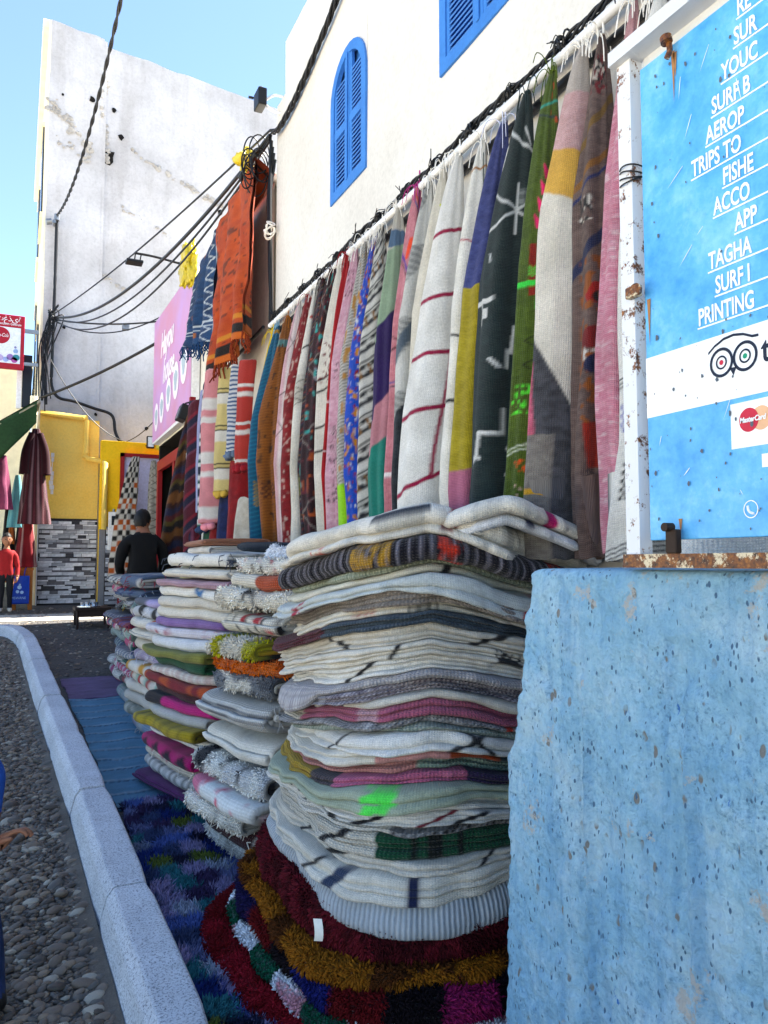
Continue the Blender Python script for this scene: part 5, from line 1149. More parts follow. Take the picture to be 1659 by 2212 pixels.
rd_ = MB().tube([(1.56, 7.98, 1.3), (1.57, 7.99, 2.55)], .008, 6).disc((1.565, 7.985, 2.15), (0, 1, 0), .022, .02, 10).build('curtain_rod', M_WHITEPAINT); tag(rd_, 'thin white rod leaning against the red post', 'rod')

# ================================================================== RUG PILES
ORD = ['', 'first', 'second', 'third', 'fourth', 'fifth', 'sixth', 'seventh', 'eighth', 'ninth', 'tenth', 'eleventh', 'twelfth', 'thirteenth', 'fourteenth', 'fifteenth', 'sixteenth', 'seventeenth', 'eighteenth', 'nineteenth', 'twentieth', 'twenty-first', 'twenty-second', 'twenty-third', 'twenty-fourth', 'twenty-fifth', 'twenty-sixth', 'twenty-seventh', 'twenty-eighth', 'twenty-ninth', 'thirtieth', 'thirty-first', 'thirty-second', 'thirty-third', 'thirty-fourth']

def tufts(name, V, C, parent, count, length, width, seed, droop=.4, jit=.18, ctr=None):
    """V (n,m,3) grid, C (n,m,3): wool tufts standing on the surface"""
    r = np.random.default_rng(seed); n, m = V.shape[:2]
    i = r.integers(0, n - 1, count); j = r.integers(0, m - 1, count); a = r.random((count, 1)); b_ = r.random((count, 1))
    p00, p10, p01, p11 = V[i, j], V[i + 1, j], V[i, j + 1], V[i + 1, j + 1]
    p = (p00 * (1 - a) + p10 * a) * (1 - b_) + (p01 * (1 - a) + p11 * a) * b_
    nn = np.cross(p10 - p00, p01 - p00); ar = np.linalg.norm(nn, axis=1, keepdims=True); nn = nn / (ar + 1e-12)
    if ctr is not None:
        cc_ = ctr[i]; nn = nn * np.sign(np.sum(nn * (p - cc_), 1, keepdims=True) + 1e-9)
    keep = r.random(count) < np.clip(ar[:, 0] / (np.percentile(ar, 70) + 1e-12), .05, 1)
    p, nn, i, j = p[keep], nn[keep], i[keep], j[keep]; k = len(p)
    col = C[i, j] * (1 + jit * r.normal(size=(k, 1)))
    lay = np.stack([fbm(p[:, 0] * 14, p[:, 1] * 14, p[:, 2] * 14, 5 + q, 2) for q in range(3)], 1)
    d = nn + r.normal(0, .4, (k, 3)) + 1.3 * lay + np.array([0, 0, -droop]); d /= np.linalg.norm(d, axis=1, keepdims=True)
    s = np.cross(d, r.normal(size=(k, 3))); s /= np.linalg.norm(s, axis=1, keepdims=True) + 1e-9; q = np.cross(d, s)
    L_ = length * r.uniform(.45, 1.25, (k, 1)); w = width * r.uniform(.5, 1.1, (k, 1))
    mid = p + d * L_ * .55; d2 = d + np.array([0, 0, -droop * .8]) + r.normal(0, .25, (k, 3)); tip = mid + d2 / np.linalg.norm(d2, axis=1, keepdims=True) * L_ * .5
    vv = np.stack([p + s * w * .8, p - s * .4 * w + q * w * .7, p - s * .4 * w - q * w * .7, mid + s * w, mid - s * .5 * w + q * w * .85, mid - s * .5 * w - q * w * .85, tip], 1).reshape(-1, 3)
    f = np.array([[0, 1, 4], [0, 4, 3], [1, 2, 5], [1, 5, 4], [2, 0, 3], [2, 3, 5], [3, 4, 6], [4, 5, 6], [5, 3, 6]]); F = (np.arange(k)[:, None, None] * 7 + f[None]).reshape(-1, 3)
    sh = np.array([.62, .62, .62, .95, .95, .95, 1.1]); cc = np.clip(np.repeat(col, 7, 0) * np.ones(7 * k)[:, None], 0, 1)
    o = mesh(name, vv, F, tuftmat(), parent, cc); tag(o, kind='stuff'); return o

class Pile:
    def __init__(s, c, hx, hy, rot, ex, z0, seed, amp=.018, dome=.05, N=190):
        s.c = np.array(c); s.hx, s.hy, s.rot, s.ex, s.z = hx, hy, rot, ex, z0; s.seed, s.amp, s.dome = seed, amp, dome; s.N = N
        s.k = 0; s.z0 = z0; s.droop = 0.
        tc = math.atan2(-c[1], -c[0]); nf = int(N * .84); th = np.concatenate([np.linspace(-1.95, 1.95, nf, endpoint=False), np.linspace(1.95, 2 * math.pi - 1.95, N - nf, endpoint=False)]); th = np.roll(th, (N - nf) // 2); th[:(N - nf) // 2] -= 2 * math.pi; th = th + tc; s.mid = int(np.argmin(np.abs(th - tc)))
        s.th = th; s.rr = rr = s.radius(rot)
        s.dir = np.stack([np.cos(th), np.sin(th)], 1); P = s.dir * rr[:, None]
        seg = np.linalg.norm(np.diff(np.vstack([P, P[:1]]), axis=0), axis=1); a = np.concatenate([[0], np.cumsum(seg)[:-1]]); s.arc = a - a[s.mid]
    def radius(s, rot):
        cs, sn = np.cos(s.th - rot), np.sin(s.th - rot); return (np.abs(cs / s.hx) ** s.ex + np.abs(sn / s.hy) ** s.ex) ** (-1 / s.ex)
    def B(s, x, y, zk, k):
        h = (zk - s.z0); rho = np.hypot((x - s.c[0]) / s.hx, (y - s.c[1]) / s.hy)
        g = GR * (y - s.c[1]) * max(0, 1 - h / .8)
        t = (x - s.c[0]) * .9 - (y - s.c[1]) * .43; g = g - s.droop * np.clip((zk - .62) / .4, 0, 1) * np.clip(np.abs(t + .03) / .5, 0, 1.35) ** 1.2
        return zk + g + min(1, h / .15) * s.amp * fbm(x * 3.6, y * 3.6, k * .27, s.seed) + s.dome * min(1, max(0, h - .7) / .6) ** 2 * (1 - np.minimum(rho, 1.3) ** 2)
    def rug(s, label, T, lips, pattern, m=M_FLAT, sc=1., off=(0, 0), flap=None, tuft=None, name='folded_rug', seed=None, lipd=None, wav=.022, cat='rug', group='rugs folded in the tall front pile', parent=None, one=False):
        k = s.k; seed = s.seed * 31 + k if seed is None else seed; z0, z1 = s.z, s.z + T
        r = np.random.default_rng(seed)
        rows = [(.0, -.12), (.0, -.05)]; rrk = s.radius(s.rot + r.normal(0, .09)) * (1 + r.normal(0, .022))
        lips = lips if tuft or one else lips + (1 if T > .03 else 0) + (1 if T > .055 else 0); hb = np.concatenate([[0], np.cumsum(r.uniform(.6, 1.5, lips))]); hb /= hb[-1]; g = T / lips; d = min(g * .9, .04) if lipd is None else lipd
        for i in range(lips):
            for a in np.linspace(-80, 80, 7): rows.append((hb[i] + (hb[i + 1] - hb[i]) * (.5 + .5 * math.sin(math.radians(a)) / math.sin(math.radians(80)) * .98), d * (math.cos(math.radians(a)) - 1), i))
        rows += [(1., -.035 - d * .4), (1., -.08), (1., -.16), (1., -.28), (1., -9)]
        n = s.N; sA = s.arc
        woff = 1.4 * wav * fbm(sA * 4, k * .9, 0, seed + 1) + .6 * wav * fbm(sA * 14, k, 0, seed + 2)
        bmpv = np.zeros(n)
        if flap:
            s0, hw, fo, fd = flap; bmpv = np.clip(1 - ((sA - s0) / hw) ** 2, 0, 1) ** 1.3
        V = np.zeros((n, len(rows), 3)); Q = np.zeros(len(rows)); cx, cy = s.c[0] + off[0] + r.normal(0, .012), s.c[1] + off[1] + r.normal(0, .012)
        lipo = [.020 * fbm(sA * 3.5, i * 7.7, 0, seed + 21) + .010 * fbm(sA * 11, i * 3.3, 0, seed + 22) + (0 if i % 2 == 0 else -.006) for i in range(lips)]
        for j, rw in enumerate(rows):
            t, o_ = rw[:2]
            R = rrk * sc
            R = np.zeros(n) + .01 if o_ < -5 else np.maximum(R + o_ + woff * (1 if o_ > -.03 else .6), .02)
            if len(rw) > 2 and lips > 1: R = R + lipo[rw[2]]
            lo = max(0, 1 - t * 1.15) if o_ > -.10 else 0
            if flap: R = R + bmpv * fo * (.35 + .65 * lo) * (o_ > -.2)
            x = cx + s.dir[:, 0] * R; y = cy + s.dir[:, 1] * R
            z = s.B(x, y, z0, k) * (1 - t) + s.B(x, y, z1, k + 1) * t
            z = z + (0 if t in (0, 1) else .35 * g * .3 * fbm(sA * 11, t * 9, 0, seed + 7))
            if flap: z = z - bmpv * fd * lo
            V[:, j] = np.stack([x, y, z], 1)
            if j: Q[j] = Q[j - 1] + np.linalg.norm(V[s.mid, j] - V[s.mid, j - 1])
        SS = np.broadcast_to(sA[:, None], (n, len(rows))); QQ = np.broadcast_to((Q - Q[2])[None], SS.shape)
        C = aa(pattern, SS, QQ)
        o = mesh(name, V.reshape(-1, 3), quads(n, len(rows), True, False), m, parent, C.reshape(-1, 3), np.stack([SS, QQ], -1).reshape(-1, 2))
        if label and not parent: tag(o, label, cat, group)
        if tuft:
            a, b_ = int(n * .08), int(n * .92)
            tufts('wool_tufts', V[a:b_, 2:-3], C[a:b_, 2:-3], o, tuft[0], tuft[1], tuft[2], seed, *(tuft[3:] or ()))
        s.k += 1; s.z = z1; return o

# pattern helpers for folded edges: s runs along the visible edge (0 faces the viewer), q up over the fold
def marks(base, lst):
    """short strokes crossing the fold: (s, width, slope, colour)"""
    def f(s, q):
        c = fill(s.shape, base) if isinstance(base, str) else base(s, q)
        for (s0, w, sl, cl) in lst: c[(abs(s - s0 - sl * q) < w * 1.5) & (q > -.05) & (q < .16)] = L(cl)
        return c
    return f
def knit(a, b_, ps=.012, pq=.010, seed=0, mix=.5):
    def f(s, q):
        w = np.sin(s / ps * 6.28 + 2.2 * np.sin(q / pq * 3.14)) * .6 + .7 * fbm(s * 60, q * 60, 0, seed, 2)
        return np.where((w > (mix - .5) * 2)[..., None], L(b_), L(a))
    return f
def qstripes(seq, per, sl=0., seed=0):
    f0 = stripes(seq, per, sl, .004, seed); return lambda s, q: f0(s * 1.0, q)
def sstripes(seq, per, sl=0., seed=0):
    f0 = stripes(seq, per, sl, .004, seed); return lambda s, q: f0(q, s)
def zones(lst, default):
    def f(s, q):
        c = fill(s.shape, default)
        for (a, b_, cl) in lst:
            k = (s >= a) & (s < b_)
            c[k] = (cl(s, q)[k] if callable(cl) else L(cl))
        return c
    return f
def patches(cols, ps, pq, seed=0):
    cl = np.array([L(c) for c in cols])
    def f(s, q):
        i = np.floor(s / ps + .3 * np.floor(q / pq)); j = np.floor(q / pq); return cl[(h3(i, j, i * 0, seed) * len(cols)).astype(int) % len(cols)]
    return f
def rough(a, b_, k=30, seed=0): return lambda s, q: np.where((fbm(s * k, q * k, 0, seed) > .0)[..., None], L(b_), L(a))
CR1, CR2, CR3 = '#e3ddd0', '#d8d2c6', '#eae8e2'; BK = '#15151a'
A = Pile((1.345, 2.42), .475, .46, math.radians(3), 3.2, .135, 11, .030, .02, 300); A.droop = .12
front = [  # bottom to top: description, T, lips, pattern, material, kwargs
 ('deep red shag rug', .060, 1, rough('#6a0c12', '#8a1420', 14, 3), M_KNIT, dict(sc=1.47, off=(-.03, -.02), tuft=(30000, .022, .0044))),
 ('green and white chequered braided rug', .062, 1, zones([(-9, 9, lambda s, q: np.where(((np.floor(s / .12 + .6) % 2) == 0)[..., None], L('#0f4a34'), np.where((vn(s * 20, q * 20) > .25)[..., None], L('#c98a92'), L('#dadade'))))], '#0f4a34'), M_KNIT, dict(sc=1.32, off=(-.02, -.01), tuft=(6000, .012, .0050, .1))),
 ('black shag rug with violet, pink and green squares', .072, 1, patches(['#120a10', '#15103c', '#8a1a50', '#0c2e20', '#120a10', '#151a5a', '#5a0c10', '#120a10'], .12, .2, 5), M_KNIT, dict(sc=1.30, tuft=(22000, .024, .0042))),
 ('mustard brown shag rug', .046, 1, rough('#4a260a', '#8a5410', 9, 7), M_KNIT, dict(sc=1.22, tuft=(20000, .024, .0042))),
 ('wine red shag rug', .13, 1, rough('#3c0a12', '#5e1420', 30, 9), M_KNIT, dict(sc=1.15, tuft=(26000, .024, .0044))),
 ('pale grey ribbed rug sagging in front', .075, 1, sstripes([('#c3c8cc', 1.3), ('#98a2ac', 1)], .016, .6), M_RIB, dict(sc=1.12, one=True, flap=(.03, .70, .075, .045))),
 ('cream rug with small black loops', .036, 2, marks(CR1, [(-.42, .006, .8, BK), (-.30, .014, .5, '#2a3a58'), (-.05, .010, .0, '#1a2448'), (.25, .006, 1., BK), (.48, .008, .8, BK)]), M_FLAT, dict(sc=1.08, flap=(-.05, .5, .035, .02))),
 ('cream rug with dark bars', .036, 2, marks(CR2, [(-.55, .008, 1.2, BK), (-.36, .012, 1.4, BK), (.10, .006, .9, BK)]), M_FLAT, dict(sc=1.07)),
 ('emerald green rug with black stripes', .058, 1, zones([(-9, -.16, marks(CR1, [(-.36, .010, .8, BK)])), (-.16, 9, lambda s, q: np.where(((np.abs(s - .0) < .022) | (np.abs(s + .06) < .008) | (np.abs(s - .075) < .010))[..., None], L('#06120c'), L('#0d5034')))], CR1), M_KNIT, dict(sc=1.05)),
 ('black and white speckled knit rug', .026, 1, zones([(-9, -.12, CR3), (-.12, 9, knit('#101014', '#c9c9cc', .012, .010, 3, .62))], CR3), M_KNIT, dict(sc=1.05)),
 ('white rug with curling black script', .036, 2, marks(CR3, [(-.50, .008, 1.5, BK), (-.28, .012, -1., BK), (-.22, .012, 1.2, BK), (-.05, .008, 1.6, '#7a1428'), (.05, .010, 1.4, BK)]), M_FLAT, dict(sc=1.09)),
 ('white rug with single black stroke', .034, 1, marks(CR3, [(-.62, .008, .8, BK), (-.44, .007, -1.6, BK)]), M_FLAT, dict(sc=1.10)),
 ('sage green rug with neon green motif', .042, 1, zones([(-.18, -.08, lambda s, q: np.where((vn(s * 46, q * 46, 0, 4) > -.1)[..., None], L('#5cf05a'), L('#a9b39c')))], '#a9b39c'), M_FLAT, dict(sc=1.09, flap=(-.2, .4, .035, .015))),
 ('rug rolled in mustard, brown and bright pink', .044, 1, zones([(-9, -.42, '#b8960f'), (-.42, -.30, knit('#2a2228', '#6a5a60', .012, .01, 5, .65)), (-.30, .12, knit('#c25a84', '#d87a9c', .015, .01, 5)), (.12, .26, knit('#1e1238', '#3a2458', .015, .01, 6)), (.26, 9, '#3a1420')], '#8a5a1e'), M_KNIT, dict(sc=1.03)),
 ('grey green twisted knit rug', .036, 1, zones([(-9, -.05, '#c98a86'), (-.05, 9, knit('#4f7a6c', '#a9bfb2', .014, .01, 8))], '#9ab0a4'), M_KNIT, dict(sc=1.0)),
 ('dusty pink rug running into burnt orange', .044, 1, zones([(-9, -.16, CR1), (-.16, .06, '#c88e8c'), (.06, .24, '#9a3a08'), (.24, .30, '#1e3a44'), (.30, 9, '#a8420c')], '#c88e8c'), M_FLAT, dict(sc=.98)),
 ('white rug with black diagonal bars', .056, 1, marks(CR3, [(.02, .009, 1.0, BK), (.16, .009, -.7, BK), (-.42, .006, 1., BK)]), M_FLAT, dict(sc=1.00, flap=(-.05, .35, .03, .015))),
 ('grey green herringbone knit rug', .030, 1, knit('#5f7a70', '#c4ccc4', .012, .010, 11), M_KNIT, dict(sc=.98)),
 ('black and white herringbone knit rug', .030, 1, zones([(.24, .27, '#d8341c'), (.34, .38, '#1f7a30')], '#111') if False else (lambda s, q: np.where(((s > .27) & (s < .30))[..., None], L('#d8341c'), np.where(((s > .36) & (s < .41))[..., None], L('#1f7a30'), knit('#17171c', '#cfcfd2', .012, .010, 12)(s, q)))), M_KNIT, dict(sc=1.0)),
 ('rose pink knit rug', .044, 1, zones([(-9, -.55, CR2), (-.22, -.15, '#d9a8b4'), (.42, .48, '#d9a8b4')], '#b8607e'), M_KNIT, dict(sc=1.0)),
 ('cream rug with one black bar', .028, 1, marks(CR2, [(-.35, .006, .5, BK), (.32, .008, .5, BK)]), M_FLAT, dict(sc=.99)),
 ('purple and white twisted knit rug', .046, 2, zones([(-9, -.34, knit('#8a8490', '#c9c6cc', .012, .01, 21)), (-.34, .38, knit('#3a2444', '#d3ccd4', .016, .012, 22)), (.38, 9, knit('#4a3448', '#a89aa4', .014, .01, 23))], '#777'), M_KNIT, dict(sc=1.0)),
 ('lilac grey knit rug', .026, 1, knit('#9c98a0', '#c9c6c9', .011, .009, 24, .4), M_KNIT, dict(sc=1.02, flap=(-.62, .22, .05, .06))),
 ('white rug with black loop at left', .040, 2, marks(CR3, [(-.30, .010, 1.3, BK), (.42, .010, .7, BK), (.62, .009, -1.4, BK)]), M_FLAT, dict(sc=1.01)),
 ('cream rug with black chequer motif', .042, 2, lambda s, q: np.where((((s > .22) & (s < .32) & (vn(s * 90, q * 90, 0, 3) > -.2)) | (abs(s - .42 - q) < .010) | (abs(s + .12 - .3 * q) < .008))[..., None], L(BK), L(CR1)), M_FLAT, dict(sc=1.0)),
 ('ivory rug with black hook mark', .040, 2, marks(CR2, [(-.26, .009, -1.2, BK), (.12, .012, 1.2, BK), (.55, .006, .3, BK)]), M_FLAT, dict(sc=.99)),
 ('slate blue rug ending in burgundy', .046, 2, zones([(-9, -.36, '#5c1028'), (-.36, 9, lambda s, q: heather('#33424f', '#4a5a68', 30, 60, 4)(s, q))], '#3a4956'), M_KNIT, dict(sc=1.01)),
 ('cream rug with little red and black dashes', .036, 1, lambda s, q: np.where(((abs(s + .22) < .05) & ((s * 110) % 1 < .5) & ((q * 60) % 1 < .6))[..., None], L('#b8402c'), np.where(((abs(s + .02) < .05) & ((s * 90) % 1 < .45))[..., None], L(BK), L(CR1))), M_FLAT, dict(sc=.99)),
 ('taupe chunky knit rug', .050, 2, knit('#6f655f', '#b5aaa0', .013, .011, 31, .45), M_KNIT, dict(sc=.98, flap=(.05, .5, .02, .01))),
 ('pale blue grey rug with red stripe', .054, 1, lambda s, q: np.where((abs(s - .30 - .9 * q) < .009)[..., None], L('#c01f1c'), np.where((abs(s + .55) < .04)[..., None] & (vn(s * 80, q * 80) > .2)[..., None], L('#a82848'), L('#ccd3d2'))), M_FLAT, dict(sc=.98, flap=(.22, .34, .06, .045))),
 ('cream rug with two black bars', .036, 1, marks('#dcd8c8', [(.06, .010, .4, BK), (.60, .010, .8, BK)]), M_FLAT, dict(sc=.95)),
 ('sage grey ribbed rug', .030, 1, sstripes([('#b0b8a2', 1), ('#838d78', .8)], .020), M_KNIT, dict(sc=.93)),
 ('dark navy patterned kilim with red and gold motifs', .088, 1, lambda s, q: np.where((((s > -.28) & (s < -.12) & (vn(s * 70, q * 70, 0, 6) > -.15)))[..., None], L('#b88a1c'), np.where(((((s > .02) & (s < .10)) | ((s > .42) & (s < .54)) | ((s > .58) & (s < .68))) & (vn(s * 45, q * 45, 0, 7) > -.05))[..., None], L('#d8341c'), np.where((((s / .034) % 1) < .22)[..., None], L('#8d8894'), L('#120d1a')))), M_KNIT, dict(sc=1.02, wav=.03, one=True)),
 ('off white topmost rug with red and navy bands', .085, 2, lambda s, q: np.where((abs(s - .08 - .35 * (q - .08)) < .018)[..., None] & (q > .03)[..., None] & (q < .26)[..., None], L('#7a1a2c'), np.where(((abs(q - .13) < .02) & (s > -.16) & (s < .02))[..., None], L('#1c2a3c'), np.where(((abs(s + .42) < .03) & (q < .05) & (vn(s * 90, q * 90) > -.2))[..., None], L('#d8501e'), L('#e6e1d6')))), M_FLAT, dict(sc=1.0, wav=.06, one=True, flap=(.45, .4, .04, .05))),
]
nF = len(front); kT = (1.60 - .135) / sum(f[1] for f in front)
tq = np.random.default_rng(8); TT = np.array([f[1] * (1 if f[3] is None or i < 5 else tq.uniform(.7, 1.4)) for i, f in enumerate(front)]); TT *= (1.60 - .135) / TT.sum()
for i, (d, T, lp, pt_, m, kw) in enumerate(front):
    A.rug(f'{d}, {ORD[nF - i]} from top of front pile', TT[i], lp, pt_, m, **kw)
tagm = np.array([[(.742 + .020 * a, 1.985 - .012 * a - .012 * math.sin(b_ * 2.6), .475 - .055 * b_) for b_ in np.linspace(0, 1, 8)] for a in (0, 1)])
for q in list(scene.objects):
    if q.get('label', '').startswith('mustard brown shag'): mesh('tag', tagm, quads(2, 8), plain('paper tag', '#e6e2d6', .8), q)
# white cloth spilling to the right, behind the blue wall
W = Pile((1.47, 2.16), .33, .28, .2, 3.0, 1.545, 77, .016, .0, 150); W.droop = .20
W.rug('white folded cloth spilling from the front pile over the blue wall', .035, 1, lambda s, q: np.where((abs(s - .1) < .02)[..., None] & (q > .03)[..., None], L('#2a2a5a'), L('#e2e6ee')), M_FLAT, one=True, wav=.05, sc=1.06, group='rugs folded in the tall front pile')
W.rug('cream folded rug lying on the white cloth beside sign post', .05, 1, lambda s, q: np.where((abs(s - .22) < .02)[..., None], L('#c01a6a'), L('#e6e2d8')), M_FLAT, off=(-.03, .0), sc=.96, one=True, wav=.06)

# ---- stacks along the wall: rugs folded crosswise, ends towards the viewer
def fold_line(kind, w, T):
    if kind == 'nest':
        g = T / 4; P = []
        P += [(w - .01 - i * (w - 2 * g) / 8, .5 * g) for i in range(9)]
        P += [(1.5 * g + .01 - 1.5 * g * math.sin(a), 2 * g - 1.5 * g * math.cos(a)) for a in np.linspace(.2, math.pi - .2, 9)]
        P += [(2 * g + i * (w - 2.6 * g) / 8, 3.5 * g) for i in range(9)]
        P += [(w - .6 * g + .5 * g * math.sin(a), 3 * g + .5 * g * math.cos(a)) for a in np.linspace(.3, math.pi - .3, 5)]
        P += [(w - g - i * (w - 3 * g) / 8, 2.5 * g) for i in range(9)]
        P += [(1.7 * g - .5 * g * math.sin(a), 2 * g + .5 * g * math.cos(a)) for a in np.linspace(.3, math.pi - .3, 5)]
        P += [(2.2 * g + i * (w - 3 * g) / 8, 1.5 * g) for i in range(9)]
        return np.array(P), g * .86
    if kind == 'u':
        g = T / 2; P = [(w - i * (w - g) / 10, .5 * g) for i in range(11)] + [(g - .5 * g * math.sin(a) - .4 * g, g - .5 * g * math.cos(a)) for a in np.linspace(.25, math.pi - .25, 8)] + [(g + i * (w - 1.4 * g) / 10, 1.5 * g) for i in range(11)]
        return np.array(P), g * .86
    turns = 2.4; g = T / (2 * turns + .6); P = []           # flattened roll
    for a in np.linspace(0, turns * 2 * math.pi, 76):
        h = T / 2 - g * (.5 + a / (2 * math.pi)); l = max(0, w / 2 - T / 2)
        P.append((w / 2 - (l + 0) * np.tanh(2.2 * math.cos(a)) / np.tanh(2.2) - h * math.cos(a), T / 2 - h * math.sin(a)))
    return np.array(P)[::-1], g * .86
def fold_rug(label, kind, x0, w, y0, y1, B0, B1, T, pattern, m, seed, group, tuft=None, rings=26, name='folded_rug', skew=0., fringe=None, spin=None):
    P, th = fold_line(kind, w, T); r = np.random.default_rng(seed)
    t = np.gradient(P, axis=0); t /= np.linalg.norm(t, axis=1)[:, None] + 1e-9; nn = np.stack([-t[:, 1], t[:, 0]], 1)
    q = np.concatenate([[0], np.cumsum(np.linalg.norm(np.diff(P, axis=0), axis=1))])
    k = len(P); ys = np.linspace(0, 1, rings)
    out_ = np.concatenate([P + nn * th / 2, (P - nn * th / 2)[::-1]]); qq = np.concatenate([q, q[::-1]])
    endj = .016 * fbm(qq * 9, seed, 0, seed) ; V = np.zeros((rings, 2 * k, 3))
    for i, u in enumerate(ys):
        bulge = 1 - .06 * abs(2 * u - 1) ** 4
        y = y0 + (y1 - y0) * u + endj * (1 - u) + .012 * fbm(qq * 5, u * 3, 0, seed + 3)
        x = x0 + out_[:, 0] + .022 * fbm(u * 3, out_[:, 1] * 8, seed, seed + 1) + skew * (u - .5) + (1 - bulge) * .4
        zt = np.clip(out_[:, 1] / T, 0, 1)
        V[i] = np.stack([x, y, B0(x, y) * (1 - zt) + B1(x, y) * zt], 1)
    if spin:
        a_, xc, yc = spin; X_ = V[..., 0] - xc; Y_ = V[..., 1] - yc; V[..., 0], V[..., 1] = xc + X_ * math.cos(a_) - Y_ * math.sin(a_), yc + X_ * math.sin(a_) + Y_ * math.cos(a_)
    F = quads(rings, 2 * k, False, True).tolist()
    # end faces: strip of quads across the cloth thickness
    for ring, flip in ((0, False), (rings - 1, True)):
        for i in range(k - 1):
            a = [ring * 2 * k + i, ring * 2 * k + i + 1, ring * 2 * k + 2 * k - 2 - i, ring * 2 * k + 2 * k - 1 - i]; F.append(a[::-1] if flip else a)
    S = np.broadcast_to((ys * (y1 - y0))[:, None], (rings, 2 * k)); Q = np.broadcast_to(qq[None], S.shape)
    C = aa(pattern, S, Q)
    o = mesh(name, V.reshape(-1, 3), np.array(F), m, None, C.reshape(-1, 3), np.stack([S, Q], -1).reshape(-1, 2)); tag(o, label, 'rug', group)
    if tuft:
        tufts('wool_tufts', V[:, :k], C[:, :k], o, int(tuft[0] * 1.5), tuft[1], tuft[2], seed, ctr=V.mean(1)) if kind != 'roll' else tufts('wool_tufts', V[:, k:], C[:, k:], o, int(tuft[0] * 1.5), tuft[1], tuft[2], seed, ctr=V.mean(1))
    if fringe:
        mb = MB()
        for i in range(22):
            j = int(r.integers(0, k)); p = V[0, j]; l = r.uniform(.02, .05); mb.tube([p, p + np.array([r.normal(0, .006), -l * .6, -l * .2]), p + np.array([r.normal(0, .012), -l, -l * .8])], .0022, 4, False)
        for i in range(12):
            p = V[int(r.integers(0, rings)), int(r.integers(k // 8, k // 3))]; l = r.uniform(.015, .045); mb.tube([p, p + np.array([-l * .7, r.normal(0, .01), -l * .2]), p + np.array([-l, r.normal(0, .02), -l])], .0024, 4, False)
        tag(mb.build('fringe', plain('fringe ' + fringe, fringe, .95), o), kind='stuff')
    return o
def stack(name, group, x0, w, y0, y1, layers, seed, z0=None, amp=.026, lean=0., spin=0.):
    z = float(gz((y0 + y1) / 2)) + .012 if z0 is None else z0; zb = z; n = len(layers); r = np.random.default_rng(seed)
    yc = (y0 + y1) / 2
    tot = sum(l[1] for l in layers)
    def mk(zk, kk): return lambda x, y: zk + (GR * (y - yc) * max(0, 1 - (zk - zb) / .7) if z0 is None else 0) + min(1, (zk - zb) / .1 + (.0 if z0 is None else 1)) * amp * fbm(x * 3.4, y * 3.4, kk * .22, seed) - .05 * ((zk - zb) / max(tot, .3)) * np.clip(x0 + .10 - x, 0, .2)
    for i, l in enumerate(layers):
        d, T, kind, pt_, m = l[:5]; kw = dict(l[5]) if len(l) > 5 else {}
        dx = kw.pop('dx', 0) + r.normal(0, .024) + lean * (z - zb); dw = kw.pop('dw', 0); dy = kw.pop('dy', 0); dl = kw.pop('dl', 0)
        lab = f'{d}, {ORD[n - i]} from top of {name}'
        fold_rug(lab, kind, x0 + dx, w + dw, y0 + dy + r.normal(0, .028), y1 + dy + dl + r.normal(0, .03), mk(z, i), mk(z + T, i + 1), T, pt_, m, seed * 50 + i, group, spin=(spin + r.normal(0, .07), x0 + w / 2, yc), **kw)
        z += T
    return z
dash = lambda base, c, ps, pq, thr, seed=0: (lambda s, q: np.where((vn(s / ps, q / pq, 0, seed) > thr)[..., None], L(c), L(base)))
def two(base, ops):
    def f(s, q):
        c = base(s, q) if callable(base) else fill(s.shape, base)
        for (mk_, cl) in ops: c[mk_(s, q)] = L(cl)
        return c
    return f
spk = lambda ps, pq, thr, seed: (lambda s, q: vn(s / ps, q / pq, 0, seed) > thr)
